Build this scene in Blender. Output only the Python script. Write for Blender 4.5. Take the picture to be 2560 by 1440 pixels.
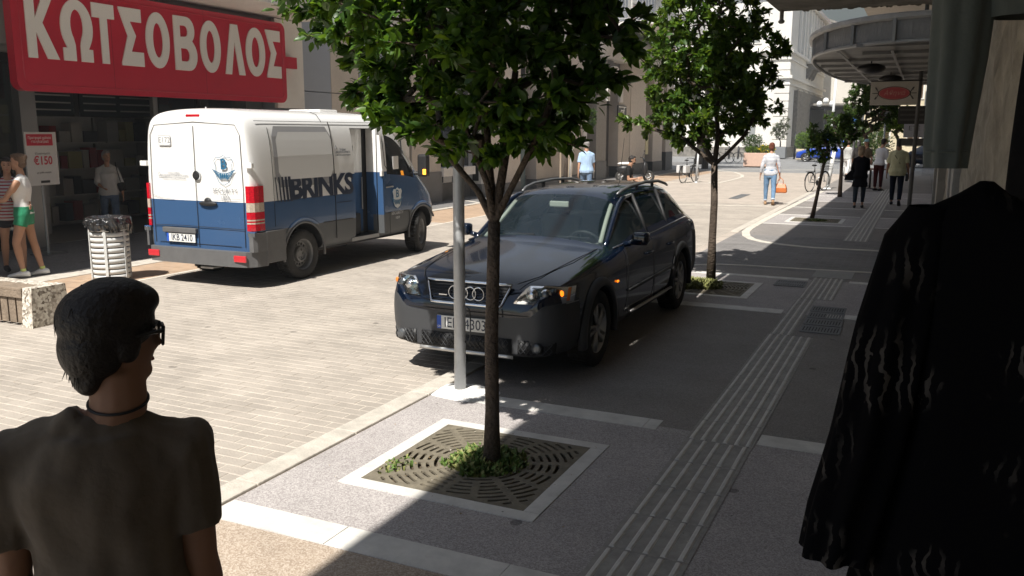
import bpy, bmesh, math, random
import numpy as np
from mathutils import Vector, Matrix, noise
R=math.radians; PI=math.pi
for o in list(bpy.data.objects): bpy.data.objects.remove(o)
SC=bpy.context.scene; COL=SC.collection
rnd=random.Random(7)
# ---------------------------------------------------------------- camera
CAMH=2.05; YAW=R(-25.1735); PIT=R(10.2210); ROL=R(0.1415); FPX=2162.7
_f=Vector((math.sin(YAW)*math.cos(PIT),math.cos(YAW)*math.cos(PIT),-math.sin(PIT)))
_r0=Vector((math.cos(YAW),-math.sin(YAW),0)); _u0=_r0.cross(_f)
_r=_r0*math.cos(ROL)+_u0*math.sin(ROL); _u=-_r0*math.sin(ROL)+_u0*math.cos(ROL)
cam=bpy.data.cameras.new('camera'); cam.lens=FPX/2560*36; cam.sensor_width=36; cam.clip_start=0.05; cam.clip_end=6000
co=bpy.data.objects.new('camera',cam); COL.objects.link(co); SC.camera=co
co.matrix_world=Matrix(((_r.x,_u.x,-_f.x,0),(_r.y,_u.y,-_f.y,0),(_r.z,_u.z,-_f.z,CAMH),(0,0,0,1)))
# ---------------------------------------------------------------- sky, sun, exposure
SUN_EL=R(55); SUN_AZ=R(-1.5)     # the sun stands behind the camera, almost along the street
w=bpy.data.worlds.new('World'); SC.world=w; w.use_nodes=True
nt=w.node_tree; bg=nt.nodes['Background']; sk=nt.nodes.new('ShaderNodeTexSky')
sk.sky_type='NISHITA'; sk.sun_disc=False; sk.sun_elevation=SUN_EL; sk.sun_rotation=R(180)+SUN_AZ; sk.air_density=1.0; sk.dust_density=0.6
nt.links.new(sk.outputs[0],bg.inputs[0]); bg.inputs[1].default_value=0.06
sl=bpy.data.lights.new('sun','SUN'); sl.energy=5.0; sl.angle=R(0.55); sl.color=(1,0.955,0.88)
so=bpy.data.objects.new('sun',sl); COL.objects.link(so)
_d=Vector((-math.sin(SUN_AZ)*math.cos(SUN_EL),math.cos(SUN_AZ)*math.cos(SUN_EL),-math.sin(SUN_EL)))  # travel direction of the light
so.rotation_euler=(-_d).to_track_quat('Z','Y').to_euler(); so.location=(0,-30,40)
SC.view_settings.view_transform='Standard'; SC.view_settings.look='None'; SC.view_settings.gamma=1; SC.view_settings.use_curve_mapping=False
SC.view_settings.exposure=0.74
SC.render.engine='CYCLES'; SC.cycles.max_bounces=8; SC.cycles.transparent_max_bounces=16; SC.cycles.use_denoising=True
try: SC.cycles.denoiser='OPENIMAGEDENOISE'
except Exception: pass
SC.cycles.caustics_reflective=False; SC.cycles.caustics_refractive=False
# ---------------------------------------------------------------- measuring helpers: a direction seen from the camera -> a point on a real plane
def ray(px,py): return _r*((px-1280)/FPX)-_u*((py-720)/FPX)+_f
def G(px,py,z=0.0):
    d=ray(px,py); t=(z-CAMH)/d.z; return Vector((d.x*t,d.y*t,z))
def atY(px,py,Y):
    d=ray(px,py); t=Y/d.y; return Vector((d.x*t,Y,CAMH+d.z*t))
def atX(px,py,X):
    d=ray(px,py); t=X/d.x; return Vector((X,d.y*t,CAMH+d.z*t))
# ---------------------------------------------------------------- materials
_M={}
def mat(name,col=(.5,.5,.5),rough=.6,metal=0,coat=0,var=0,vs=6,bump=0,bs=40,spec=.5,trans=0,alpha=1,emit=None,es=0,sheen=0,ior=1.45,dirt=0):
    if name in _M: return _M[name]
    m=bpy.data.materials.new(name); m.use_nodes=True; _M[name]=m
    n=m.node_tree; b=n.nodes['Principled BSDF']; L=n.links
    c=(*col,1); b.inputs['Base Color'].default_value=c; b.inputs['Roughness'].default_value=rough; b.inputs['Metallic'].default_value=metal
    b.inputs['Coat Weight'].default_value=coat; b.inputs['Coat Roughness'].default_value=.04; b.inputs['Specular IOR Level'].default_value=spec
    b.inputs['Transmission Weight'].default_value=trans; b.inputs['Alpha'].default_value=alpha; b.inputs['IOR'].default_value=ior
    b.inputs['Sheen Weight'].default_value=sheen
    if emit: b.inputs['Emission Color'].default_value=(*emit,1); b.inputs['Emission Strength'].default_value=es
    if var or bump or dirt:
        tc=n.nodes.new('ShaderNodeTexCoord')
    if var or dirt:
        nz=n.nodes.new('ShaderNodeTexNoise'); nz.inputs['Scale'].default_value=vs; nz.inputs['Detail'].default_value=6; nz.inputs['Roughness'].default_value=.65
        L.new(tc.outputs['Object'],nz.inputs['Vector'])
        mr=n.nodes.new('ShaderNodeMapRange'); mr.inputs[1].default_value=.3; mr.inputs[2].default_value=.7; mr.inputs[3].default_value=1-var-dirt; mr.inputs[4].default_value=1+var
        L.new(nz.outputs[0],mr.inputs[0])
        mx=n.nodes.new('ShaderNodeVectorMath'); mx.operation='SCALE'; mx.inputs[0].default_value=col
        L.new(mr.outputs[0],mx.inputs['Scale']); L.new(mx.outputs[0],b.inputs['Base Color'])
    if bump:
        nb=n.nodes.new('ShaderNodeTexNoise'); nb.inputs['Scale'].default_value=bs; nb.inputs['Detail'].default_value=5
        L.new(tc.outputs['Object'],nb.inputs['Vector'])
        bp=n.nodes.new('ShaderNodeBump'); bp.inputs['Strength'].default_value=bump; bp.inputs['Distance'].default_value=.02
        L.new(nb.outputs[0],bp.inputs['Height']); L.new(bp.outputs[0],b.inputs['Normal'])
    return m
def nodes(m): return m.node_tree.nodes,m.node_tree.links,m.node_tree.nodes['Principled BSDF']
def speckle(name,c1,c2,c3,scale=90,rough=.75,spots=1,patch=.12,bump=.25):
    """exposed aggregate: pebbles of three colours set in cement, with old chewing-gum spots"""
    if name in _M: return _M[name]
    m=mat(name,c1,rough); n,L,b=nodes(m)
    tc=n.new('ShaderNodeTexCoord'); v=n.new('ShaderNodeTexVoronoi'); v.inputs['Scale'].default_value=scale
    L.new(tc.outputs['Object'],v.inputs['Vector'])
    cr=n.new('ShaderNodeValToRGB'); e=cr.color_ramp.elements; e[0].color=(*c1,1); e[1].color=(*c3,1); e.new(.5).color=(*c2,1)
    sx=n.new('ShaderNodeSeparateColor'); L.new(v.outputs['Color'],sx.inputs[0]); L.new(sx.outputs[0],cr.inputs[0])
    nz=n.new('ShaderNodeTexNoise'); nz.inputs['Scale'].default_value=1.3; nz.inputs['Detail'].default_value=7; nz.inputs['Roughness'].default_value=.7
    L.new(tc.outputs['Object'],nz.inputs['Vector'])
    mr=n.new('ShaderNodeMapRange'); mr.inputs[1].default_value=.3; mr.inputs[2].default_value=.7; mr.inputs[3].default_value=1-patch*1.4; mr.inputs[4].default_value=1+patch
    L.new(nz.outputs[0],mr.inputs[0])
    sc=n.new('ShaderNodeVectorMath'); sc.operation='SCALE'; L.new(cr.outputs[0],sc.inputs[0]); L.new(mr.outputs[0],sc.inputs['Scale'])
    out=sc.outputs[0]
    if spots: out=gum(n,L,tc,out)
    L.new(out,b.inputs['Base Color'])
    bp=n.new('ShaderNodeBump'); bp.inputs['Strength'].default_value=bump; bp.inputs['Distance'].default_value=.004
    L.new(v.outputs['Distance'],bp.inputs['Height']); L.new(bp.outputs[0],b.inputs['Normal'])
    return m
def gum(n,L,tc,out,scale=1.9,r=.055,dark=.5):
    v2=n.new('ShaderNodeTexVoronoi'); v2.inputs['Scale'].default_value=scale; v2.inputs['Randomness'].default_value=1
    nz=n.new('ShaderNodeTexNoise'); nz.inputs['Scale'].default_value=14
    L.new(tc.outputs['Object'],nz.inputs['Vector'])
    ad=n.new('ShaderNodeVectorMath'); ad.operation='MULTIPLY_ADD'; ad.inputs[1].default_value=(.05,.05,0); L.new(nz.outputs['Color'],ad.inputs[0]); L.new(tc.outputs['Object'],ad.inputs[2])
    L.new(ad.outputs[0],v2.inputs['Vector'])
    mr=n.new('ShaderNodeMapRange'); mr.inputs[1].default_value=r; mr.inputs[2].default_value=r+.012; mr.inputs[3].default_value=dark; mr.inputs[4].default_value=1
    L.new(v2.outputs['Distance'],mr.inputs[0])
    sc=n.new('ShaderNodeVectorMath'); sc.operation='SCALE'; L.new(out,sc.inputs[0]); L.new(mr.outputs[0],sc.inputs['Scale'])
    return sc.outputs[0]
def brickmat(name,col,mortar,bw=.23,rh=.108,z=0,var=.12):
    if name in _M: return _M[name]
    m=mat(name,col,.85); n,L,b=nodes(m)
    tc=n.new('ShaderNodeTexCoord'); bt=n.new('ShaderNodeTexBrick'); bt.inputs['Scale'].default_value=1
    bt.inputs['Brick Width'].default_value=bw; bt.inputs['Row Height'].default_value=rh; bt.inputs['Mortar Size'].default_value=.005
    bt.inputs['Color1'].default_value=(*[c*(1-var) for c in col],1); bt.inputs['Color2'].default_value=(*[c*(1+var) for c in col],1); bt.inputs['Mortar'].default_value=(*mortar,1)
    L.new(tc.outputs['Object'],bt.inputs['Vector'])
    nz=n.new('ShaderNodeTexNoise'); nz.inputs['Scale'].default_value=.9; nz.inputs['Detail'].default_value=8; nz.inputs['Roughness'].default_value=.7
    L.new(tc.outputs['Object'],nz.inputs['Vector'])
    mr=n.new('ShaderNodeMapRange'); mr.inputs[1].default_value=.3; mr.inputs[2].default_value=.7; mr.inputs[3].default_value=.84; mr.inputs[4].default_value=1.1
    L.new(nz.outputs[0],mr.inputs[0])
    sc=n.new('ShaderNodeVectorMath'); sc.operation='SCALE'; L.new(bt.outputs[0],sc.inputs[0]); L.new(mr.outputs[0],sc.inputs['Scale'])
    L.new(gum(n,L,tc,sc.outputs[0]),b.inputs['Base Color'])
    bp=n.new('ShaderNodeBump'); bp.inputs['Strength'].default_value=.4; bp.inputs['Distance'].default_value=.004; bp.invert=True
    L.new(bt.outputs['Fac'],bp.inputs['Height']); L.new(bp.outputs[0],b.inputs['Normal'])
    return m
def glass(name,tint=(.02,.025,.03),alpha=.35,rough=.02):
    if name in _M: return _M[name]
    m=mat(name,tint,rough,spec=.8); n,L,b=nodes(m)
    tr=n.new('ShaderNodeBsdfTransparent'); tr.inputs[0].default_value=(.82,.9,.88,1)
    gl=n.new('ShaderNodeBsdfGlossy'); gl.inputs['Roughness'].default_value=rough
    fr=n.new('ShaderNodeFresnel'); fr.inputs[0].default_value=1.55
    m1=n.new('ShaderNodeMixShader'); m1.inputs[0].default_value=alpha; L.new(tr.outputs[0],m1.inputs[1]); L.new(b.outputs[0],m1.inputs[2])
    m2=n.new('ShaderNodeMixShader'); L.new(fr.outputs[0],m2.inputs[0]); L.new(m1.outputs[0],m2.inputs[1]); L.new(gl.outputs[0],m2.inputs[2])
    L.new(m2.outputs[0],n['Material Output'].inputs[0])
    return m
# ---------------------------------------------------------------- mesh builder
class MB:
    def __init__(s): s.v=[];s.f=[];s.m=[]
    def add(s,vs,fs,m=0):
        o=len(s.v); s.v+=[tuple(x) for x in vs]; s.f+=[tuple(i+o for i in f) for f in fs]; s.m+=[m]*len(fs); return s
    def box(s,a,b,m=0,bev=0,T=None):
        x0,y0,z0=a;x1,y1,z1=b
        if x0>x1:x0,x1=x1,x0
        if y0>y1:y0,y1=y1,y0
        if z0>z1:z0,z1=z1,z0
        if bev:
            bm=bmesh.new(); bmesh.ops.create_cube(bm,size=1)
            for v in bm.verts: v.co=Vector(((x0+x1)/2+v.co.x*(x1-x0),(y0+y1)/2+v.co.y*(y1-y0),(z0+z1)/2+v.co.z*(z1-z0)))
            bmesh.ops.bevel(bm,geom=bm.edges[:],offset=bev,segments=2,affect='EDGES',profile=.6)
            bm.verts.index_update(); vs=[v.co.copy() for v in bm.verts]; fs=[[v.index for v in f.verts] for f in bm.faces]; bm.free()
        else:
            vs=[Vector(p) for p in ((x0,y0,z0),(x1,y0,z0),(x1,y1,z0),(x0,y1,z0),(x0,y0,z1),(x1,y0,z1),(x1,y1,z1),(x0,y1,z1))]
            fs=[(0,3,2,1),(4,5,6,7),(0,1,5,4),(1,2,6,5),(2,3,7,6),(3,0,4,7)]
        if T is not None: vs=[T@v for v in vs]
        return s.add(vs,fs,m)
    def cyl(s,p0,p1,r0,r1=None,n=12,m=0,cap=True):
        return s.tube([p0,p1],[r0,r0 if r1 is None else r1],n,m,cap)
    def tube(s,pts,rad,n=8,m=0,cap=True,closed=False,flat=1,up=None):
        pts=[Vector(p) for p in pts]; N=len(pts)
        if not hasattr(rad,'__len__'): rad=[rad]*N
        prev=None; rings=[]
        for i,p in enumerate(pts):
            if closed: d=pts[(i+1)%N]-pts[i-1]
            else: d=pts[min(i+1,N-1)]-pts[max(i-1,0)]
            if d.length<1e-9: d=Vector((0,0,1))
            d.normalize()
            if prev is None:
                a=Vector(up) if up else (Vector((0,0,1)) if abs(d.z)<.9 else Vector((0,1,0)))
                prev=(a-d*a.dot(d)).normalized()
            else:
                q=prev-d*prev.dot(d)
                prev=q.normalized() if q.length>1e-6 else prev
            b=d.cross(prev)
            rings.append([p+prev*(rad[i]*math.cos(2*PI*k/n)*flat)+b*(rad[i]*math.sin(2*PI*k/n)) for k in range(n)])
        vs=[q for r in rings for q in r]; fs=[]
        K=N if closed else N-1
        for i in range(K):
            j=(i+1)%N
            for k in range(n): fs.append((i*n+k,i*n+(k+1)%n,j*n+(k+1)%n,j*n+k))
        if cap and not closed: fs.append(tuple(range(n-1,-1,-1))); fs.append(tuple((N-1)*n+k for k in range(n)))
        return s.add(vs,fs,m)
    def loft(s,secs,m=0,cap=True,closed=True):
        n=len(secs[0]); vs=[q for r in secs for q in r]; fs=[]
        for i in range(len(secs)-1):
            for k in range(n if closed else n-1): fs.append((i*n+k,i*n+(k+1)%n,(i+1)*n+(k+1)%n,(i+1)*n+k))
        if cap: fs.append(tuple(range(n-1,-1,-1))); fs.append(tuple((len(secs)-1)*n+k for k in range(n)))
        return s.add(vs,fs,m)
    def ell(s,c,r,nu=12,nv=8,m=0,T=None):
        c=Vector(c); vs=[];fs=[]
        if not hasattr(r,'__len__'): r=(r,r,r)
        for j in range(1,nv):
            t=PI*j/nv
            for k in range(nu): vs.append(Vector((r[0]*math.sin(t)*math.cos(2*PI*k/nu),r[1]*math.sin(t)*math.sin(2*PI*k/nu),r[2]*math.cos(t))))
        vs+= [Vector((0,0,r[2])),Vector((0,0,-r[2]))]; a=len(vs)-2
        for j in range(nv-2):
            for k in range(nu): fs.append((j*nu+k,(j+1)*nu+k,(j+1)*nu+(k+1)%nu,j*nu+(k+1)%nu))
        for k in range(nu): fs.append((a,k,(k+1)%nu)); fs.append((a+1,(nv-2)*nu+(k+1)%nu,(nv-2)*nu+k))
        if T is not None: vs=[T@v for v in vs]
        return s.add([v+c for v in vs],fs,m)
    def prism(s,poly,O,U,V,depth,m=0,bm_=None):
        """extrude a 2-D outline (u,v) lying in the plane O+uU+vV by depth along U x V"""
        O,U,V=Vector(O),Vector(U),Vector(V); N=U.cross(V).normalized()*depth; n=len(poly)
        a=[O+U*p[0]+V*p[1] for p in poly]
        fs=[tuple(range(n-1,-1,-1)),tuple(range(n,2*n))]+[(i,(i+1)%n,n+(i+1)%n,n+i) for i in range(n)]
        return s.add(a+[p+N for p in a],fs,m)
    def plate(s,outer,holes,O,U,V,depth,m=0):
        """flat plate with holes, thickness depth"""
        me=curve_mesh([outer]+list(holes),depth)
        O,U,V=Vector(O),Vector(U),Vector(V); N=U.cross(V).normalized()
        vs=[O+U*v.co.x+V*v.co.y+N*(v.co.z+depth/2) for v in me.vertices]; fs=[tuple(p.vertices) for p in me.polygons]
        bpy.data.meshes.remove(me); return s.add(vs,fs,m)
    def quad(s,a,b,c,d,m=0): return s.add([a,b,c,d],[(0,1,2,3)],m)
    def mesh(s,name,mats,smooth=False):
        me=bpy.data.meshes.new(name); me.from_pydata(s.v,[],s.f)
        if not isinstance(mats,(list,tuple)): mats=[mats]
        for x in mats: me.materials.append(x)
        if len(mats)>1: me.polygons.foreach_set('material_index',s.m)
        if smooth: me.polygons.foreach_set('use_smooth',[True]*len(s.f))
        me.update(); return me
    def build(s,name,mats,parent=None,smooth=False,loc=None,rot=None):
        return obj(name,s.mesh(name,mats,smooth),parent,loc,rot)
def obj(name,data,parent=None,loc=None,rot=None):
    o=bpy.data.objects.new(name,data); COL.objects.link(o)
    if parent is not None: o.parent=parent
    if loc is not None: o.location=loc
    if rot is not None: o.rotation_euler=rot
    return o
def thing(name,label,cat,loc=(0,0,0),rz=0,group=None):
    o=bpy.data.objects.new(name,None); COL.objects.link(o); o.empty_display_size=.1
    o.location=loc; o.rotation_euler=(0,0,rz); return tag(o,label,cat,group)
def tag(o,label,cat,group=None):
    o['label']=label; o['category']=cat
    if group: o['group']=group
    return o
def struct(o,kind='structure'): o['kind']=kind; return o
def dup(root,loc=None,rz=None,label=None,group=None):
    c=root.copy(); COL.objects.link(c)
    if loc is not None: c.location=loc
    if rz is not None: c.rotation_euler=(0,0,rz)
    if label: c['label']=label
    if group: c['group']=group
    def rec(a,b):
        for ch in [x for x in bpy.data.objects if x.parent==a]:
            d=ch.copy(); COL.objects.link(d); d.parent=b; rec(ch,d)
    rec(root,c); return c
def curve_mesh(loops,depth,bev=0):
    cu=bpy.data.curves.new('c','CURVE'); cu.dimensions='2D'; cu.fill_mode='BOTH'; cu.extrude=depth/2; cu.bevel_depth=bev
    for lp in loops:
        sp=cu.splines.new('POLY'); sp.points.add(len(lp)-1); sp.use_cyclic_u=True
        for i,p in enumerate(lp): sp.points[i].co=(p[0],p[1],0,1)
    o=bpy.data.objects.new('c',cu); me=bpy.data.meshes.new_from_object(o); bpy.data.objects.remove(o); bpy.data.curves.remove(cu); return me
def text_mesh(body,size=1,extrude=.005,bold=0,sx=1,align='CENTER',spacing=1,shear=0):
    cu=bpy.data.curves.new('t','FONT'); cu.body=body; cu.size=size; cu.extrude=extrude; cu.offset=bold; cu.align_x=align; cu.align_y='CENTER'; cu.space_character=spacing; cu.shear=shear
    cu.resolution_u=3
    o=bpy.data.objects.new('t',cu); me=bpy.data.meshes.new_from_object(o); bpy.data.objects.remove(o); bpy.data.curves.remove(cu)
    for v in me.vertices: v.co.x*=sx
    return me
def frame(O,U,V):
    """matrix: local x->U, y->V, z->UxV, placed at O"""
    U=Vector(U).normalized(); V=Vector(V); V=(V-U*V.dot(U)).normalized(); N=U.cross(V)
    return Matrix(((U.x,V.x,N.x,O[0]),(U.y,V.y,N.y,O[1]),(U.z,V.z,N.z,O[2]),(0,0,0,1)))
def text(name,body,O,U,V,size,m,parent=None,**k):
    me=text_mesh(body,size,**k); me.materials.clear(); me.materials.append(m)
    o=obj(name,me,parent); o.matrix_local=frame(O,U,V); return o
def evalmesh(o):
    dg=bpy.context.evaluated_depsgraph_get(); me=bpy.data.meshes.new_from_object(o.evaluated_get(dg)); return me
def remesh(mb,name,mats,parent=None,voxel=.014,smooth=2,disp=0,ds=8,extra=None):
    me=mb.mesh('t',mats); o=bpy.data.objects.new('t',me); COL.objects.link(o)
    md=o.modifiers.new('r','REMESH'); md.mode='VOXEL'; md.voxel_size=voxel; md.use_smooth_shade=True
    if smooth: sm=o.modifiers.new('s','SMOOTH'); sm.iterations=smooth; sm.factor=.5
    m2=evalmesh(o); bpy.data.objects.remove(o)
    if disp:
        m2.update(); no=[v.normal.copy() for v in m2.vertices]
        for v,nn in zip(m2.vertices,no):
            p=v.co; v.co=p+nn*(disp*noise.noise(Vector((p.x*ds,p.y*ds,p.z*ds*.45)))*1.0+disp*.5*noise.noise(Vector((p.x*ds*2.3,p.y*ds*2.3,p.z*ds))))
    if extra:
        bm=bmesh.new(); bm.from_mesh(m2); e=extra.mesh('e',mats,True); bm.from_mesh(e); bm.to_mesh(m2); bm.free()
    m2.materials.clear(); m2.materials.append(mats if not isinstance(mats,list) else mats[0])
    m2.name=name
    m2.polygons.foreach_set('use_smooth',[True]*len(m2.polygons))
    return obj(name,m2,parent)
def arc(c,r,a0,a1,n,ry=None):
    ry=r if ry is None else ry
    return [(c[0]+r*math.cos(a0+(a1-a0)*i/n),c[1]+ry*math.sin(a0+(a1-a0)*i/n)) for i in range(n+1)]
def rrect(x0,y0,x1,y1,r,n=4):
    return arc((x1-r,y1-r),r,0,PI/2,n)+arc((x0+r,y1-r),r,PI/2,PI,n)+arc((x0+r,y0+r),r,PI,1.5*PI,n)+arc((x1-r,y0+r),r,1.5*PI,2*PI,n)
def strip(name,pts,wd,z,m,kind='structure'):
    """a flat painted or stone band that follows a line on the ground"""
    pts=[Vector((p[0],p[1],0)) for p in pts]; L=[];Rr=[]
    for i,p in enumerate(pts):
        d=(pts[min(i+1,len(pts)-1)]-pts[max(i-1,0)]).normalized(); n=Vector((-d.y,d.x,0))*wd/2
        L.append(p+n);Rr.append(p-n)
    b=MB(); n=len(pts)
    b.add([(q.x,q.y,z) for q in L]+[(q.x,q.y,z) for q in Rr]+[(q.x,q.y,z-.02) for q in L]+[(q.x,q.y,z-.02) for q in Rr],
      [(n+i,n+i+1,i+1,i) for i in range(n-1)]+[(i,i+1,2*n+i+1,2*n+i) for i in range(n-1)]+[(n+i+1,n+i,3*n+i,3*n+i+1) for i in range(n-1)])
    return struct(b.build(name,m),kind)
# ================================================================ GROUND
SAND=(.56,.49,.41)
m_brick=mat('paver',(.36,.31,.265),.85,bump=.25,bs=60)
def _bk():
    n,L,b=nodes(m_brick); tc=n.new('ShaderNodeTexCoord'); oi=n.new('ShaderNodeObjectInfo'); at=n.new('ShaderNodeAttribute'); at.attribute_name='tint'
    ad=n.new('ShaderNodeMath'); ad.operation='ADD'; L.new(oi.outputs['Random'],ad.inputs[0]); L.new(at.outputs['Fac'],ad.inputs[1])
    fr=n.new('ShaderNodeMath'); fr.operation='FRACT'; L.new(ad.outputs[0],fr.inputs[0])
    mr=n.new('ShaderNodeMapRange'); mr.inputs[3].default_value=.93; mr.inputs[4].default_value=1.06; L.new(fr.outputs[0],mr.inputs[0])
    ge=n.new('ShaderNodeNewGeometry'); nz=n.new('ShaderNodeTexNoise'); nz.inputs['Scale'].default_value=1.1; nz.inputs['Detail'].default_value=8; nz.inputs['Roughness'].default_value=.7
    L.new(ge.outputs['Position'],nz.inputs['Vector'])
    m2=n.new('ShaderNodeMapRange'); m2.inputs[1].default_value=.3; m2.inputs[2].default_value=.7; m2.inputs[3].default_value=.74; m2.inputs[4].default_value=1.14; L.new(nz.outputs[0],m2.inputs[0])
    mu=n.new('ShaderNodeMath'); mu.operation='MULTIPLY'; L.new(mr.outputs[0],mu.inputs[0]); L.new(m2.outputs[0],mu.inputs[1])
    sc=n.new('ShaderNodeVectorMath'); sc.operation='SCALE'; sc.inputs[0].default_value=(.385,.343,.298); L.new(mu.outputs[0],sc.inputs['Scale'])
    class T: outputs={'Object':ge.outputs['Position']}
    L.new(gum(n,L,T,sc.outputs[0],1.6,.05,.55),b.inputs['Base Color'])
_bk()
m_sand=mat('joint_sand',(.60,.54,.46),.95,var=.2,vs=12)
m_pav_far=brickmat('paver_far',(.42,.365,.315),(.50,.45,.39))
m_pav_grey=brickmat('paver_grey',(.20,.19,.185),(.27,.26,.25))
m_kerb=mat('kerb_stone',(.52,.48,.42),.8,var=.14,vs=7,bump=.3,bs=70,dirt=.1)
m_marble=mat('white_stone',(.66,.64,.60),.6,var=.1,vs=5,dirt=.12)
m_agg=speckle('aggregate_mauve',(.27,.245,.24),(.38,.35,.34),(.52,.49,.475),150)
m_aggtan=speckle('aggregate_tan',(.30,.23,.175),(.42,.34,.265),(.54,.46,.38),140)
m_aggbr=speckle('aggregate_brown',(.18,.165,.155),(.24,.22,.205),(.31,.285,.265),150)
m_asph=speckle('asphalt',(.16,.16,.165),(.24,.24,.24),(.33,.33,.32),60,spots=0,patch=.2)
m_tan=brickmat('tan_pavers',(.40,.28,.19),(.42,.35,.28),.2,.1)
m_darkpav=speckle('dark_paving',(.12,.115,.115),(.17,.165,.16),(.24,.23,.225),70)
def sheet(name,x0,y0,x1,y1,z,m,th=.03):
    return struct(MB().box((x0,y0,z-th),(x1,y1,z)).build(name,m))
struct(MB().quad((-900,-300,-.12),(900,-300,-.12),(900,3000,-.12),(-900,3000,-.12)).build('ground',mat('earth',(.16,.15,.12),.9,var=.2,vs=.05)))
KX0,KX1=-3.56,-3.38; LX=-9.80
road=sheet('road',LX,-6,KX0,26,-.0035,m_sand)
# pavers: rows run across the street; the nearest visible ones are single objects, the others one joined mesh
BW,BH,GAP=.232,.104,.006
def brick_geo(b,x0,y0,x1,y1,z=0,ch=.004):
    b.add([(x0,y0,-.03),(x1,y0,-.03),(x1,y1,-.03),(x0,y1,-.03),(x0,y0,z-ch),(x1,y0,z-ch),(x1,y1,z-ch),(x0,y1,z-ch),(x0+ch,y0+ch,z),(x1-ch,y0+ch,z),(x1-ch,y1-ch,z),(x0+ch,y1-ch,z)],
      [(8,9,10,11),(4,5,9,8),(5,6,10,9),(6,7,11,10),(7,4,8,11),(0,1,5,4),(1,2,6,5),(2,3,7,6),(3,0,4,7)])
bme=MB(); brick_geo(bme,-BW/2+GAP/2,-BH/2+GAP/2,BW/2-GAP/2,BH/2-GAP/2); bme=bme.mesh('brick',m_brick)
fld=MB(); tints=[]; cand=[]
rr=random.Random(3); ny=int((26+1)/BH)
for j in range(ny):
    y=-1+j*BH+BH/2; off=(j%2)*BW/2+rr.uniform(-.006,.006)
    i=0; x=KX0-.004-off
    while x>LX+.09:
        xa=max(x-BW,LX+.085); xc=(x+xa)/2
        full=abs((x-xa)-BW)<1e-6 and x<KX0-.003
        if full and 3.0<y<6.5 and -6.2<xc: cand.append((y*y+xc*xc*.15,xc,y))
        else:
            z=rr.uniform(-.0015,.0012)
            if x-xa>.03: brick_geo(fld,xa+GAP/2,y-BH/2+GAP/2,x-GAP/2,y+BH/2-GAP/2,z); tints+=[rr.random()]*9
        x-=BW
    # first cut piece beside the kerb
    if off>.03: brick_geo(fld,KX0-.004-off+GAP/2,y-BH/2+GAP/2,KX0-.006,y+BH/2-GAP/2,0); tints+=[rr.random()]*9
cand.sort()
for k,(q,xc,y) in enumerate(cand):
    if k<300: obj('brick',bme,road,(xc,y,rr.uniform(-.0015,.0012)),(rr.uniform(-.008,.008),rr.uniform(-.008,.008),rr.uniform(-.006,.006)))
    else: brick_geo(fld,xc-BW/2+GAP/2,y-BH/2+GAP/2,xc+BW/2-GAP/2,y+BH/2-GAP/2,rr.uniform(-.0015,.0012)); tints+=[rr.random()]*9
fm=fld.mesh('brick_field',m_brick); at=fm.attributes.new('tint','FLOAT','FACE'); at.data.foreach_set('value',tints)
struct(obj('brick_field',fm,road),'stuff')
sheet('road',LX,26,KX0,47,0,m_pav_far)
sheet('road',-60,47,40,74,.0,m_asph)
sheet('road',-60,74,40,400,.0,m_asph)
sheet('gutter',KX0-.001,-6,KX1+.001,47,-.001,m_pav_far)
# kerb stones, each about a metre
for i in range(34):
    y0=-1.2+i*.98
    if 13.3<y0+.5<18.8: continue
    b=MB(); b.box((KX0+.003,y0+.003,-.1),(KX1-.003,y0+.977,.018 if y0<13 else .012),bev=.009)
    k=struct(b.build('kerb',m_kerb,smooth=False))
# right pavement in zones
def pave(y0,y1,m,x0=KX1,x1=.36): return sheet('pavement',x0,y0,x1,y1,0,m)
pave(-4,3.27,m_aggtan); pave(3.27,5.75,m_agg); pave(5.75,10.2,m_aggbr); pave(10.2,12.75,m_agg); pave(12.75,13.45,m_aggbr)
pave(13.45,18.0,m_pav_grey,KX1,.36); pave(18.0,20.45,m_aggbr); pave(20.45,22.9,m_agg); pave(22.9,27.8,m_aggbr); pave(27.8,33,m_agg); pave(33,47,m_aggbr)
sheet('pavement',.36,-4,14,60,.01,m_darkpav)
pv=sheet('pavement',-.02,47,14,74,.004,m_darkpav)
def band(y0,y1,x0,x1,seed=0):
    r=random.Random(seed); x=x0
    while x<x1-.02:
        l=min(r.uniform(.75,1.0),x1-x); sh=MB().box((x+.002,y0,-.02),(x+l-.002,y1,.004+r.uniform(0,.001))); struct(sh.build('stone_band',m_marble)); x+=l
band(3.275,3.49,KX1+.01,-1.32,1); band(3.275,3.49,-.86,.35,2)
band(5.67,5.875,-3.3,-1.55,3); band(5.67,5.875,-.86,.35,4)
band(10.13,10.37,KX1+.01,-1.34,5); band(10.13,10.37,-.86,.35,6)
band(12.63,12.8,KX1+.01,-1.34,7); band(12.63,12.8,-.8,.35,8)
for y in (20.4,22.85,25.3,27.75,30.2): band(y,y+.12,KX1+.01,-1.3,int(y)); band(y,y+.12,-.84,.35,int(y)+50)
m_line=mat('pale_line',(.60,.56,.49),.75,var=.12,vs=4,dirt=.1)
strip('kerb',[tuple(G(*p)[:2]) for p in ((2056,478),(2030,491),(1985,513),(1940,535),(1900,556),(1874,571),(1864,580),(1866,590),(1880,598),(1910,605),(1960,612),(2030,619),(2110,623),(2240,630))],.16,.006,m_line)
strip('kerb',[tuple(G(*p)[:2]) for p in ((1700,668),(1745,662),(1800,661),(1870,664),(1950,669),(2050,675),(2180,682),(2290,690))],.10,.006,m_line)
strip('paving_line',[(LX+.04,-5),(LX+.04,26)],.08,.003,m_line)
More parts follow.
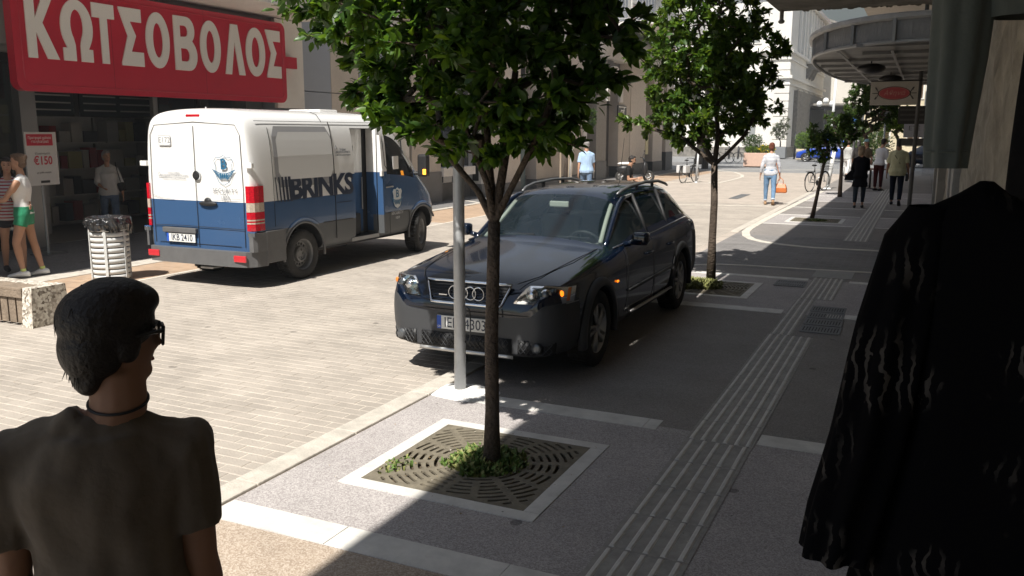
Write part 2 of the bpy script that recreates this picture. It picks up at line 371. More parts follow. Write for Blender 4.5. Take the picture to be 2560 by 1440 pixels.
# lines on the far paving and the rounded island on the left
strip('paving_line',[tuple(G(*p)[:2]) for p in ((1500,508),(1700,512),(1955,516))],.10,.008,m_line)
isl=[(1520,455),(1690,457),(1790,459),(1830,450),(1855,443),(1856,438),(1835,430),(1790,426),(1740,424)]
strip('paving_line',[tuple(G(*p)[:2]) for p in isl],.16,.008,m_line)
for a in (((1700,452),(1780,453)),((1795,438),(1850,439)),((1640,447),(1720,449)),((1770,458),(1800,449))): strip('paving_line',[tuple(G(*p)[:2]) for p in a],.12,.008,m_line)
strip('paving_line',[tuple(G(*p)[:2]) for p in ((1090,500),(1135,497),(1215,510))],.12,.008,m_line)
strip('paving_line',[tuple(G(*p)[:2]) for p in ((1240,545),(1330,520),(1420,508))],.12,.008,m_line)
strip('paving_line',[tuple(G(*p)[:2]) for p in ((1600,424),(1950,425),(2300,424))],.14,.008,m_line)
# left pavement
sheet('pavement',-10.85,-6,LX,16,0,m_tan)
for i in range(24):
    struct(MB().box((-11.33,-2+i*.8+.002,-.03),(-10.852,-2+(i+1)*.8-.002,.008),bev=.003).build('kerb',m_kerb))
sheet('pavement',-14.3,-6,-11.335,16,.012,m_darkpav)
sheet('pavement',-11.6,17.2,LX,47,0,m_tan)
sheet('pavement',-14.3,17.2,-11.6,47,.006,m_darkpav); sheet('pavement',-24,47,-14.3,60,.006,m_darkpav)
sheet('pavement',-14.3,16,LX,17.2,0,m_pav_far)
strip('kerb',[(-11.6,17.2),(-11.6,47)],.2,.016,m_kerb)
# tactile guiding strip: ribbed tiles
m_rib=mat('tactile_rib',(.60,.58,.54),.7,var=.12,vs=11)
m_tact=mat('tactile_tile',(.34,.325,.30),.75,var=.15,vs=9,dirt=.12)
def tact_mesh(w,l,nr=5):
    b=MB(); b.box((-w/2+.0015,-l/2+.002,-.02),(w/2-.0015,l/2-.002,.004))
    for k in range(nr):
        x=-w/2+w*(k+.5)/nr; a=.016
        b.add([(x-a,-l/2+.012,.004),(x+a,-l/2+.012,.004),(x+a*.5,-l/2+.018,.011),(x-a*.5,-l/2+.018,.011),(x-a,l/2-.012,.004),(x+a,l/2-.012,.004),(x+a*.5,l/2-.018,.011),(x-a*.5,l/2-.018,.011)],
          [(0,1,2,3),(5,4,7,6),(3,2,6,7),(1,5,6,2),(4,0,3,7)],1)
    return b.mesh('tile',[m_tact,m_rib])
tl=.43; tmesh=tact_mesh(.44,tl)
pav0=[o for o in COL.objects if o.name.startswith('pavement')][0]
def tiles(xc,y0,n,m=tmesh,st=tl):
    for i in range(n): obj('tile',m,pav0,(xc+rr.uniform(-.001,.001),y0+st*(i+.5),rr.uniform(-.0005,.0008)))
tiles(-1.09,1.28+.0,10); tiles(-1.09,5.58,8,tact_mesh(.45,.43,6)); tiles(-1.19,9.03,5,tact_mesh(.22,.43,3))
tiles(-1.08,11.2,4,tact_mesh(.42,.43,6))
tiles(-1.06,17.7,40)
m_blist=mat('tactile_plain',(.34,.33,.31),.8,var=.1,vs=20)
for i in range(2): obj('tile',MB().box((-.27,-.2,-.02),(.27,.2,.005)).mesh('tile',m_blist),pav0,(-1.06,13.2-i*.0+(.41*i if i else 0),0))
# metal covers with slots beside the strip
m_iron=mat('cast_iron',(.22,.225,.23),.65,metal=.2,var=.2,vs=30)
def cover(x,y,w,l,rows,label):
    t=thing('drain_cover',label,'drain cover',(x,y,0))
    holes=[]
    for r in range(rows):
        for k in range(12):
            u=-w/2+w*(k+.8)/13; v=-l/2+l*(r+.5)/rows
            holes.append([(u,v-l/rows*.34),(u+.012,v-l/rows*.34),(u+.012,v+l/rows*.34),(u,v+l/rows*.34)])
    MB().plate([(-w/2,-l/2),(w/2,-l/2),(w/2,l/2),(-w/2,l/2)],holes,(0,0,.004),(1,0,0),(0,1,0),.008).build('grate',m_iron,t)
    MB().box((-w/2+.01,-l/2+.01,-.006),(w/2-.01,l/2-.01,.0015)).build('pit',mat('pit_dark',(.045,.045,.045),.9),t)
    return t
cover(-.84,9.43,.40,.33,1,'grey slotted metal cover nearest the viewer beside the ribbed strip'); cover(-.85,9.82,.39,.33,1,'grey slotted metal cover, second of the row beside the ribbed strip')
cover(-.86,10.20,.38,.33,1,'grey slotted metal cover, third of the row beside the ribbed strip'); cover(-.87,10.58,.38,.33,1,'grey slotted metal cover farthest along the row beside the ribbed strip')
cover(-1.52,12.25,.40,.45,2,'narrow slotted cover between the second tree pit and the ribbed strip')
d=cover(-5.31,28.7,.3,2.2,4,'long drain grating lying in the sunlit street near the walking woman'); 
# tree grates
m_grate=mat('grate_iron',(.20,.175,.13),.75,metal=.2,var=.25,vs=14,bump=.3,bs=80)
m_soil=mat('soil',(.10,.075,.05),.95,var=.4,vs=30,bump=1,bs=50)
def slot(a0,a1,r,w,n=5):
    o=[(math.cos(a0+(a1-a0)*i/n)*(r+w/2),math.sin(a0+(a1-a0)*i/n)*(r+w/2)) for i in range(n+1)]
    e=[(math.cos(a1+.0)*r+math.cos(a1+PI/2)*w*.4,math.sin(a1)*r+math.sin(a1+PI/2)*w*.4)]
    i_=[(math.cos(a1-(a1-a0)*i/n)*(r-w/2),math.sin(a1-(a1-a0)*i/n)*(r-w/2)) for i in range(n+1)]
    s=[(math.cos(a0)*r-math.cos(a0+PI/2)*w*.4,math.sin(a0)*r-math.sin(a0+PI/2)*w*.4)]
    return o+e+i_+s
def grate(cx,cy,S,label,holer=.2,fr=.10):
    t=thing('tree_grate',label,'tree grate',(cx,cy,0)); h=S/2-fr
    circ=[(holer*math.cos(2*PI*i/24),holer*math.sin(2*PI*i/24)) for i in range(24)]
    holes=[circ[::-1]]; w=.022
    r=holer+.035; k=0
    while r<h*1.36:
        ns=8 if r<h*.62 else 16
        for s in range(ns):
            a0=2*PI*s/ns; a1=2*PI*(s+1)/ns; g=.028/r; a0+=g;a1-=g
            seg=[]; N=14; run=[]
            for q in range(N+1):
                a=a0+(a1-a0)*q/N; x,y=r*math.cos(a),r*math.sin(a)
                if max(abs(x),abs(y))<h-.035: run.append(a)
                else:
                    if len(run)>2: seg.append((run[0],run[-1]))
                    run=[]
            if len(run)>2: seg.append((run[0],run[-1]))
            for b0,b1 in seg:
                if (b1-b0)*r>.035: holes.append(slot(b0,b1,r,w,4)[::-1])
        r+=.050; k+=1
    MB().plate([(-h,-h),(h,-h),(h,h),(-h,h)],holes,(0,0,-.008),(1,0,0),(0,1,0),.014).build('grate',m_grate,t)
    MB().box((-h,-h,-.05),(h,h,-.024)).build('soil',m_soil,t)
    b=MB(); f=fr
    for x0,y0,x1,y1 in ((-S/2,-S/2,S/2,-S/2+f),(-S/2,S/2-f,S/2,S/2),(-S/2,-S/2+f,-S/2+f,S/2-f),(S/2-f,-S/2+f,S/2,S/2-f)):
        q=MB().box((x0+.0015,y0+.0015,-.03),(x1-.0015,y1-.0015,.006)); q.build('frame_stone',m_marble,t)
    return t
# pits: cut the pavement by lowering nothing - the grate pit sits in an opening of the sheet
def cutpit(cx,cy,S):
    for o in [x for x in COL.objects if x.name.startswith('pavement')]:
        bb=[Vector(v) for v in o.bound_box]; x0=min(v.x for v in bb);x1=max(v.x for v in bb);y0=min(v.y for v in bb);y1=max(v.y for v in bb);z1=max(v.z for v in bb);z0=min(v.z for v in bb)
        if x0<cx-S/2 and x1>cx+S/2 and y0<cy and y1>cy:
            a,b_,c,d_=cx-S/2,cx+S/2,max(cy-S/2,y0),min(cy+S/2,y1); m=o.data.materials[0]; q=MB()
            for A,B in (((x0,y0,z0),(x1,c,z1)),((x0,d_,z0),(x1,y1,z1)),((x0,c,z0),(a,d_,z1)),((b_,c,z0),(x1,d_,z1))):
                if B[0]-A[0]>1e-4 and B[1]-A[1]>1e-4: q.box(A,B)
            o.data=q.mesh('pavement',m)
G1=(-2.37,4.59); G2=(-2.50,11.5); G3=(-2.2,21.65)
cutpit(G1[0],G1[1],1.2); grate(G1[0],G1[1],1.27,'cast iron tree grate in a white stone frame around the nearest tree',.2)
cutpit(G2[0],G2[1],1.2); grate(G2[0],G2[1],1.27,'iron tree grate behind the dark car, weeds spilling over its slots',.22)
cutpit(G3[0],G3[1],1.2); grate(G3[0],G3[1],1.27,'shaded tree grate at the foot of the leaning young tree',.3)
# weeds and grass around the trunks
m_grass=mat('grass',(.10,.17,.035),.6,var=.4,vs=20)
m_grass2=mat('grass_dry',(.22,.23,.08),.7,var=.4,vs=20)
def weeds(name,cx,cy,rx,ry,n,h,seed,m=None):
    r=random.Random(seed); b=MB()
    for i in range(n):
        a=r.uniform(0,2*PI); q=math.sqrt(r.random())*(.75+.35*noise.noise(Vector((math.cos(a)*1.5,math.sin(a)*1.5,seed)))); x,y=cx+rx*q*math.cos(a),cy+ry*q*math.sin(a)
        hh=h*r.uniform(.35,1)*(1.15-.7*q); az=r.uniform(0,2*PI); ln=r.uniform(.2,1.3)*hh; w=r.uniform(.004,.010)
        dx,dy=math.cos(az),math.sin(az); px,py=-dy*w,dx*w
        b.add([(x-px,y-py,-.02),(x+px,y+py,-.02),(x+dx*ln*.4+px*1.5,y+dy*ln*.4+py*1.5,hh*.6),(x+dx*ln*.4-px*1.5,y+dy*ln*.4-py*1.5,hh*.6),(x+dx*ln,y+dy*ln,hh)],[(0,1,2,3),(3,2,4)],r.choice((0,0,1)))
    return struct(b.build(name,[m or m_grass,m_grass2]),'stuff')
weeds('weeds',G1[0]+.02,G1[1]+.02,.36,.34,900,.07,5); weeds('weeds',G1[0]-.45,G1[1]-.25,.12,.2,90,.03,6)
weeds('weeds',G2[0]-.2,G2[1]+.05,.55,.45,1800,.12,8,m_grass2); weeds('weeds',G3[0],G3[1],.25,.25,200,.06,9)
# ================================================================ BUILDINGS
m_white=mat('white_render',(.74,.72,.68),.8,var=.06,vs=1.5,bump=.1,bs=30,dirt=.05)
m_beige=mat('beige_render',(.58,.52,.45),.8,var=.07,vs=1.2,bump=.1,bs=30,dirt=.05)
m_greybase=mat('grey_plinth',(.17,.165,.16),.6,var=.12,vs=3)
m_darkbase=mat('dark_plinth',(.045,.05,.05),.4,var=.1,vs=3)
m_bluegrey=mat('blue_grey_panel',(.33,.36,.41),.5,var=.06,vs=1)
m_cream=mat('cream_render',(.70,.60,.42),.8,var=.06,vs=.8,dirt=.05)
m_shopglass=glass('shop_glass',(.02,.025,.03),.55)
m_darkglass=mat('dark_glass',(.018,.02,.024),.05,spec=.9,coat=.6)
m_frame=mat('dark_frame',(.03,.03,.032),.4,metal=.4)
m_alu=mat('aluminium',(.33,.33,.33),.35,metal=.8)
m_int=mat('shop_dark',(.36,.35,.34),.8)
m_red=mat('sign_red',(.52,.022,.05),.28,coat=.5,var=.05,vs=2)
m_wlet=mat('sign_white',(.80,.79,.77),.35,coat=.3)
m_conc=mat('old_concrete',(.27,.25,.22),.9,var=.25,vs=4,bump=.6,bs=25,dirt=.2)
m_rail=mat('railing_iron',(.60,.60,.58),.5,metal=.3)
m_shut=mat('shutter',(.30,.31,.30),.6,var=.05)
def window(parent,axis,pos,a0,a1,z0,z1,sgn,fm,gm,depth=.12,mull=1):
    """window on a facade: axis 'x' = facade plane X=pos (faces sgn), 'y' = plane Y=pos; a0..a1 along the other axis"""
    f=.05; b=MB(); g=MB()
    def P(a,d,z): return (pos+sgn*d,a,z) if axis=='x' else (a,pos+sgn*d,z)
    def bx(mb,a,b_,d0,d1,za,zb): mb.box(P(a,d0,za),P(b_,d1,zb))
    for (p,q,r_,s_) in ((a0-f*1.6,a0+f,z0,z1),(a1-f,a1+f*1.6,z0,z1)): bx(b,p,q,-.02,.045,r_,s_)
    bx(b,a0-f*1.6,a1+f*1.6,-.02,.05,z1,z1+f*2); bx(b,a0-f*2.2,a1+f*2.2,-.02,.09,z0-f*1.6,z0-.001)
    for k in range(mull):
        a=a0+(a1-a0)*(k+1)/(mull+1); bx(b,a-.03,a+.03,-.01,.03,z0,z1)
    w_=b.build('window',fm,parent); bx(g,a0+f,a1-f,-.02,.012,z0,z1); g.build('pane',gm,w_); return w_
def rail_mesh(b,p0,p1,h=1.0,sp=.12,r=.009):
    p0,p1=Vector(p0),Vector(p1); n=max(2,int((p1-p0).length/sp)); up=Vector((0,0,h))
    b.cyl(p0+up,p1+up,.02,n=6); b.cyl(p0+up*.1,p1+up*.1,.014,n=5)
    for i in range(n+1):
        q=p0.lerp(p1,i/n); b.cyl(q,q+up,r,n=4,cap=False)
# ---- electrical goods shop (left, behind the van)
sh=thing('shop_building','electrical shop with grey columns, open dark entrance and white canopy slab above its red sign','building',(-14,9,0))
def P(mb,name,m,par,smooth=False):
    o=mb.build(name,m,par,smooth); o.location=-Vector(par.location); return o
P(MB().box((-24,-6,4.7),(-12.7,15.9,16)),'upper_wall',m_white,sh)
P(MB().box((-12.9,-8,4.42),(-11.33,15.95,4.7),bev=.02),'canopy_slab',m_white,sh)
P(MB().box((-14.3,-6,3.35),(-12.72,15.9,4.41)),'fascia_beam',mat('fascia_grey',(.34,.34,.35),.6,var=.05),sh)
P(MB().box((-24,15.4,0),(-14.0,15.9,4.69)).box((-24,-6,0),(-23.7,15.4,4.69)).box((-24,-6,0),(-14,-5.7,4.69)),'wall',m_int,sh)
P(MB().box((-23.7,-5.7,3.28),(-14.3,15.4,3.34)),'ceiling',mat('ceiling_tiles',(.6,.6,.6),.8),sh)
P(MB().box((-23.7,-5.7,-.02),(-14.3,15.4,.02)),'shop_floor',mat('shop_floor',(.32,.32,.31),.35),sh)
for y0,y1,w_ in ((10.05,10.35,.3),(13.1,13.22,.1),(6.2,6.5,.3),(15.35,15.88,.5)):
    P(MB().box((-14.3,y0,.012),(-14.3+w_,y1,3.35)),'column',m_alu,sh)
P(MB().box((-14.25,10.35,3.05),(-14.1,13.1,3.34)),'roller_shutter_box',m_wlet,sh)
P(MB().box((-14.09,11.6,3.1),(-14.05,11.75,3.2)),'sensor',m_frame,sh)
for y0,y1 in ((13.22,14.25),(14.3,15.35),(6.5,10.05)):
    P(MB().box((-14.2,y0,.02),(-14.18,y1,3.3)),'window',m_shopglass,sh)
b=MB()
for y in (14.28,): b.box((-14.22,y-.03,.02),(-14.12,y+.03,3.3))
P(b,'mullion',m_frame,sh)
P(MB().box((-14.3,6.5,3.2),(-14.1,10.05,3.34)),'door_head',m_frame,sh)
P(MB().box((-12.69,15.0,2.55),(-12.6,15.9,4.4)),'side_panel',m_white,sh)
P(MB().box((-12.58,15.14,3.38),(-12.45,15.5,3.62)),'red_band',m_red,sh)
# shelves with television sets, boxes and white goods inside the shop
def shelf(x,y,n,lab,seed,w=1.15,az=PI/2):
    r=random.Random(seed); t=thing('shop_shelf',lab,'shelf',(x,y,.02),az)
    b=MB().box((-w/2,-.02,0),(w/2,0,2.5))
    for k in range(n+1): b.box((-w/2,-.42,.08+k*.56),(w/2,-.021,.11+k*.56))
    b.build('rack',mat('rack_white',(.6,.59,.57),.6),t)
    for k in range(n):
        x0=-w/2+.04
        while x0<w/2-.15:
            ww=r.uniform(.14,.42); ww=min(ww,w/2-.03-x0); hh=r.uniform(.18,.46)
            c=r.choice([(.55,.53,.50),(.03,.03,.035),(.45,.42,.2),(.35,.05,.05),(.5,.5,.5),(.08,.08,.1)])
            MB().box((x0,-.38,.112+k*.56),(x0+ww,-.06,.112+k*.56+hh),bev=.006).build('goods',mat('goods_%d'%int(c[0]*100+c[2]*7),c,.5),t); x0+=ww+.03
    return t
k=0
LAB=['shop shelf of mixed boxes seen through the pane left of the entrance','shop shelf of appliances at the left of the open entrance','shop shelf stacked with bright boxes in the middle of the entrance','shop shelf behind the woman in the white blouse','shop shelf at the right of the entrance near the van','deep shop shelf behind the price board','low shop shelf deeper inside, beside the fridge']
for (x,y,az) in ((-15.6,9.3,PI/2),(-17.0,13.3,PI/2),(-17.1,14.6,PI/2),(-15.9,15.3,PI),(-15.3,15.3,PI),(-16.9,12.1,PI/2),(-16.6,10.8,PI/2)):
    shelf(x,y,4,LAB[k],k+20,1.15,az if az<2 else 0); k+=1
def tv(x,y,z,lab):
    t=thing('television',lab,'television',(x,y,z)); MB().box((0,-.5,0),(.05,.5,.6),bev=.01).build('case',m_frame,t)
    MB().box((.05,-.47,.04),(.055,.47,.57)).build('screen',mat('tv_screen',(.05,.06,.07),.15,coat=1),t)
    b=MB()
    for q in range(3): b.box((.056,-.42,.12+q*.15),(.058,.42,.15+q*.15))
    b.build('price_stripe',mat('price_white',(.6,.58,.55),.5),t)
for i,(y,l) in enumerate(((12.9,'black television with white price strips, leftmost high on the shop wall'),(14.05,'black television with white price strips, middle of the high row'),(15.0,'black television with white price strips, nearest the van in the high row'))): tv(-16.5,y-.35,2.35,l)
f=thing('fridge','tall white fridge inside the shop entrance beside the price board','fridge',(-15.9,11.35,.02)); MB().box((-.3,-.3,0),(.3,.3,1.75),bev=.02).build('cabinet',mat('fridge_white',(.5,.5,.5),.4),f)
MB().box((.301,-.29,.62),(.315,.29,1.73),bev=.005).build('door',mat('fridge_white2',(.55,.55,.55),.35),f); MB().box((.316,-.27,.8),(.335,-.25,1.3)).build('handle',m_alu,f)
tag(P(MB().box((-15.4,10.6,1.95),(-15.35,11.25,2.55),bev=.005),'poster',mat('poster_yellow',(.55,.53,.25),.7),sh) if False else MB().box((-16.4,11.3,2.0),(-16.36,12.0,2.55)).build('hanging_poster',mat('poster_yellow',(.55,.53,.25),.7)),'pale yellow poster hanging high in the shop entrance','poster')
# blinds left of the column
bl=thing('window_blind','row of cream horizontal slats behind the shop window left of the grey column','blind',(-14.45,9.0,0))
for i in range(11): MB().box((-.02,-1.2,1.55+i*.145),(.02,.95,1.60+i*.145)).build('slat',mat('blind_slat',(.42,.39,.25),.6),bl)
# red sign board with big white letters
SX=-12.6; sg=thing('shop_sign','long glossy red sign board with large white Greek capitals above the shop','sign',(SX,8.7,2.72))
SY0,SY1,SZ0,SZ1=8.93,15.12,2.65,4.24
sb=MB(); sb.prism([(p[0]-8.7,p[1]-2.72) for p in rrect(SY0,SZ0,SY1,SZ1+.05,.16,6)],(0,0,0),(0,1,0),(0,0,1),.16); sb.build('board',m_red,sg)
rim=rrect(SY0-8.7+.13,SZ0-2.72+.1,SY1-8.7-.1,SZ1-2.72-.05,.12,6)
MB().tube([(.165,p[0],p[1]) for p in rim],.010,6,closed=True).build('rim',m_red,sg)
def seg_poly(kind):
    """heavy block glyph outlines in a 1 x 1 box, returned as outer loop and holes"""
    t=.27
    if kind=='K': return [(0,0),(t+.02,0),(t+.02,.42),(.62,0),(1.0,0),(.52,.56),(.93,1),(.60,1),(t+.02,.62),(t+.02,1),(0,1)],[]
    if kind=='T': return [(.34,0),(.66,0),(.66,.76),(1,.76),(1,1),(0,1),(0,.76),(.34,.76)],[]
    if kind=='S': return [(.02,0),(1,0),(1,.25),(.46,.25),(.70,.53),(.46,.77),(.97,.77),(.97,1),(0,1),(0,.97),(.34,.52),(.02,.05)],[]
    if kind=='L': return [(0,0),(.30,0),(.50,.66),(.70,0),(1,0),(.68,1),(.34,1)],[]
    if kind=='O': return arc((.5,.5),.5,0,2*PI,40)[:-1],[arc((.5,.5),.21,0,2*PI,30,.31)[:-1][::-1]]
    if kind=='B':
        o=[(0,0)]+arc((.60,.29),.40,-PI/2,PI/2*.55,10,.29)+arc((.56,.75),.36,-PI/2*.55,PI/2,10,.25)+[(0,1)]
        return o,[([(.27,.17)]+arc((.52,.29),.14,-PI/2,PI/2,6,.12)+[(.27,.41)])[::-1],([(.27,.62)]+arc((.50,.73),.12,-PI/2,PI/2,6,.10)+[(.27,.83)])[::-1]]
    if kind=='W': # omega
        o=[(.04,0),(.42,0),(.42,.26)]+[(.5+.20*math.cos(a),.58+.26*math.sin(a)) for a in [PI*1.28-i*(PI*1.56)/18 for i in range(19)]]+[(.58,.26),(.58,0),(.96,0),(.96,.21),(.83,.21)]
        o+=[(.5+.5*math.cos(a),.56+.44*math.sin(a)) for a in [-.68+i*(PI+1.36)/24 for i in range(25)]]+[(.17,.21),(.04,.21)]
        return o,[]
for y in (2.0,4.1): MB().box((.158,y,.02),(.1612,y+.006,1.55)).build('panel_joint',mat('joint_dark_red',(.16,.01,.015),.6),sg)
pxs=[('K',72,156,282),('W',157,243,280),('T',237,298,150),('S',303,366,0),('O',367,432,0),('B',437,499,0),('O',501,558,0),('L',561,617,0),('O',614,668,0),('S',664,707,0)]
for kd,a,b_,_ in pxs:
    # each letter spans these positions along the board
    y0=atX(a+3,180,SX+.17).y; y1=atX(b_-4,180,SX+.17).y; zb=SZ0+.50; zt=SZ1-.13
    o_,h_=seg_poly(kd); Wd=y1-y0; Ht=zt-zb
    sc=lambda L:[(p[0]*Wd,p[1]*Ht) for p in L]
    MB().plate(sc(o_),[sc(x) for x in h_],(.162,y0-8.7,zb-2.72),(0,1,0),(0,0,1),.022).build('letter',m_wlet,sg)
# free-standing price board
pb=thing('price_board','white price board with a red header beside the grey shop column','sign',(-13.2,9.75,.012),R(6))
MB().cyl((0,0,0),(0,0,1.55),.025,n=8).box((-.2,-.2,0),(.2,.2,.02)).build('post',m_alu,pb)
MB().box((.03,-.32,1.15),(.06,.30,2.02),bev=.008).build('panel',mat('board_white',(.62,.61,.60),.5),pb)
MB().box((.0605,-.29,1.80),(.064,.22,1.985)).build('header',m_red,pb)
text('lettering','Προσφορά χρόνου\nστα ηλεκτρικά',(.066,-.035,1.895),(0,1,0),(0,0,1),.06,m_wlet,pb,extrude=.0005,sx=.85)
text('lettering','Εξοικονομείτε',(.062,0,1.67),(0,1,0),(0,0,1),.045,m_frame,pb,extrude=.0005)
text('lettering','€150',(.062,0,1.55),(0,1,0),(0,0,1),.19,m_red,pb,extrude=.0005,bold=.004,sx=.9)
text('lettering','με κάθε αγορά',(.062,0,1.36),(0,1,0),(0,0,1),.04,m_frame,pb,extrude=.0005)
MB().box((.061,-.08,1.19),(.063,.1,1.23)).build('mark',m_frame,pb)
# ---- grey panelled block and pilastered row
PX=-12.8
gb=thing('panelled_building','grey blue panelled building between the red sign and the beige pilasters','building',(PX,18,0))
P(MB().box((-24,16.0,0),(PX-.06,20.6,13.4)),'wall',m_bluegrey,gb)
for i,(a,c) in enumerate(((16.02,m_bluegrey),(17.15,m_beige),(18.3,m_bluegrey),(19.45,m_white))):
    for j in range(5): P(MB().box((PX-.06,a+.012,.35+j*2.6+.01),(PX,a+1.13,.35+(j+1)*2.6-.01)),'panel',c,gb)
P(MB().box((PX-.06,16.0,.006),(PX+.02,20.6,.34)),'plinth',m_greybase,gb)
P(MB().box((PX-.3,16.0,13.4),(PX+.3,20.6,13.6)),'cornice',m_white,gb)
ar=thing('arcade_building','long beige building with dark plinths, tall pilasters and shop openings along the left pavement','building',(PX,34,0))
P(MB().box((-24,20.7,0),(PX-.62,48.4,8.3)),'wall',m_greybase,ar)
P(MB().box((PX-.6,20.7,5.25),(PX-.02,48.4,8.4)),'upper_wall',m_white,ar)
def pil(y0,y1,zb=.42,c=m_beige,bm=m_greybase,zt=5.24,dx=0):
    P(MB().box((PX-.6,y0,zb),(PX+dx,y1,zt)),'pilaster',c,ar); P(MB().box((PX-.6,y0-.01,.006),(PX+dx+.03,y1+.01,zb-.001)),'plinth',bm,ar)
pil(20.72,22.3,.9); pil(24.9,25.5,.4,m_white); pil(25.6,27.9,.35,mat('beige_light',(.66,.60,.53),.8,var=.05)); pil(29.3,34.0,.35); pil(34.0,34.4,.35,m_white,m_greybase,5.24,.06)
pil(35.7,37.0,.8,mat('beige_grey',(.30,.28,.25),.8,var=.08)); pil(38.7,40.4,.5,m_beige,m_darkbase,4.2); pil(40.5,43.0,.55,mat('beige_light'),m_darkbase); pil(44.4,46.2,.55,mat('beige_light'),m_darkbase); pil(46.9,48.3,1.0,mat('beige_light'),m_darkbase)
for y0,y1 in ((22.3,24.9),(28.9,29.3),(34.4,35.7),(37.0,38.7),(43.0,44.4),(46.2,46.9)):
    P(MB().box((PX-.5,y0,.5),(PX-.47,y1,4.6)),'shop_window',m_darkglass,ar); P(MB().box((PX-.6,y0,.006),(PX-.4,y1,.49)),'stall_riser',m_greybase,ar)
    P(MB().box((PX-.6,y0,4.61),(PX-.3,y1,5.24)),'lintel',m_greybase,ar)
P(MB().box((PX-.3,24.86,.5),(PX-.1,24.9,4.6)).box((PX-.3,23.5,.5),(PX-.25,23.56,4.6)),'mullion',m_frame,ar)
P(MB().box((PX-.35,22.3,.75),(PX+.1,24.3,1.0)),'window_sill',m_white,ar)
P(MB().box((PX-.3,27.92,.006),(PX-.25,28.88,3.9)),'door',mat('teal_door',(.09,.15,.16),.35,coat=.4),ar)
# archway over the cafe entrance
ab=MB(); outer=[(1.05*math.cos(PI*i/16),1.05*math.sin(PI*i/16)) for i in range(17)]+[(.82*math.cos(PI*(16-i)/16),.82*math.sin(PI*(16-i)/16)) for i in range(17)]
ab.prism(outer,(PX-.02,37.85,3.9),(0,1,0),(0,0,1),.14); P(ab,'arch_trim',m_white,ar)
P(MB().box((PX-.02,38.55,3.4),(PX+.12,38.95,3.9),bev=.01).box((PX-.02,36.75,3.4),(PX+.12,37.1,3.9),bev=.01),'capital',m_white,ar)
cs=thing('cafe_sign','small dark cafe sign with white lettering at the archway','sign',(PX+.05,38.9,2.95))
MB().box((0,-.62,-.28),(.06,.62,.30),bev=.01).build('panel',m_frame,cs); text('lettering','caf',(.065,0,.03),(0,1,0),(0,0,1),.5,m_wlet,cs,extrude=.004,bold=.01)
MB().box((.062,-.55,-.24),(.066,.55,-.2)).box((.062,-.55,.22),(.066,.55,.26)).build('border',m_wlet,cs)
# awning with a scalloped valance
aw=thing('awning','pale grey awning with a scalloped valance above the cafe arch','awning',(PX,40,5.2))
MB().quad((0,-3.2,1.35),(1.5,-3.2,.45),(1.5,4.2,.45),(0,4.2,1.35)).quad((0,-3.2,1.33),(0,4.2,1.33),(1.5,4.2,.43),(1.5,-3.2,.43)).build('canvas',mat('awning_cloth',(.50,.49,.47),.85,var=.05),aw)
poly=[(-3.2,.45)]; n=26
poly=[(4.2,.45),(-3.2,.45)]
for i in range(n):
    a=-3.2+7.4*i/n; s=7.4/n
    poly+= [(a+s*q/4,.14-.10*math.sin(PI*q/4)) for q in range(0,4)]
poly+=[(4.2,.14)]
MB().prism(poly[::-1] if False else poly,(1.5,0,0),(0,1,0),(0,0,1),.012).build('valance',mat('awning_cloth'),aw)
tag(P(MB().box((PX-.45,43.35,.95),(PX-.40,43.95,2.0)),'poster',mat('poster_cream',(.75,.68,.42),.7),sh) if False else MB().box((PX+.01,43.02,.95),(PX+.03,43.5,1.9)).build('notice_board',mat('poster_cream',(.75,.68,.42),.7)),'yellow cream notice on the edge of the shop opening behind the bicycle','notice board')
# upper floors: windows, balcony slabs and white railings
for y in (23,27.5,32,36.5,41,45.5):
    for z in (6.4,):
        window(ar,'x',PX-.02-0,y-.7+0,y+.7,z,z+1.6,1,m_white,m_darkglass).location=-Vector(ar.location)
for c in [c for c in COL.objects if c.parent and c.parent.name.startswith('window') and c.name.startswith('pane')]: pass
bal=thing('balcony','white balcony with thin railings on the pale upper floor above the awning','balcony',(PX,40,5.9))
MB().box((-.02,-3.5,.62),(2.2,6.2,.80),bev=.02).build('slab',m_white,bal)
b=MB(); rail_mesh(b,(2.15,-3.45,.8),(2.15,6.15,.8)); rail_mesh(b,(0,-3.45,.8),(2.15,-3.45,.8)); b.build('railing',m_rail,bal)
MB().box((.0,-2.5,.81),(.05,-.5,3.3)).box((.0,1,.81),(.05,4,3.3)).build('panel',m_bluegrey,bal)
# ---- white neoclassical building beyond the crossing
nx0,nx1,ny0,ny1=-26,-10.4,75.0,101
nb=thing('neoclassical_building','bright white neoclassical corner building with cornices and tall pilasters beyond the crossing','building',(nx1,ny0,0))
m_wht=mat('bright_white',(.80,.77,.71),.8,var=.04,vs=.6,dirt=.05)
P(MB().box((nx0,ny0,0),(nx1,ny1,13.2)),'wall',m_wht,nb)
for z,d,h in ((13.2,.5,.35),(8.45,.28,.22),(7.9,.16,.14),(6.4,.30,.25),(5.9,.14,.12)):
    P(MB().box((nx0,ny0-d,z),(nx1+d,ny1,z+h),bev=.02),'cornice',m_wht,nb)
for i in range(12):
    z=.9+i*.62
    if z<7.7: P(MB().box((nx1-1.1,ny0-.09,z),(nx1+.09,ny0+1.0,z+.56),bev=.02),'quoin',m_wht,nb)
P(MB().box((nx0,ny0-.08,0),(nx1+.08,ny1,.85)),'plinth',m_conc,nb)
P(MB().box((nx1-.02,78.5,.9),(nx1+.35,100,5.6)),'shop_front',m_conc,nb)
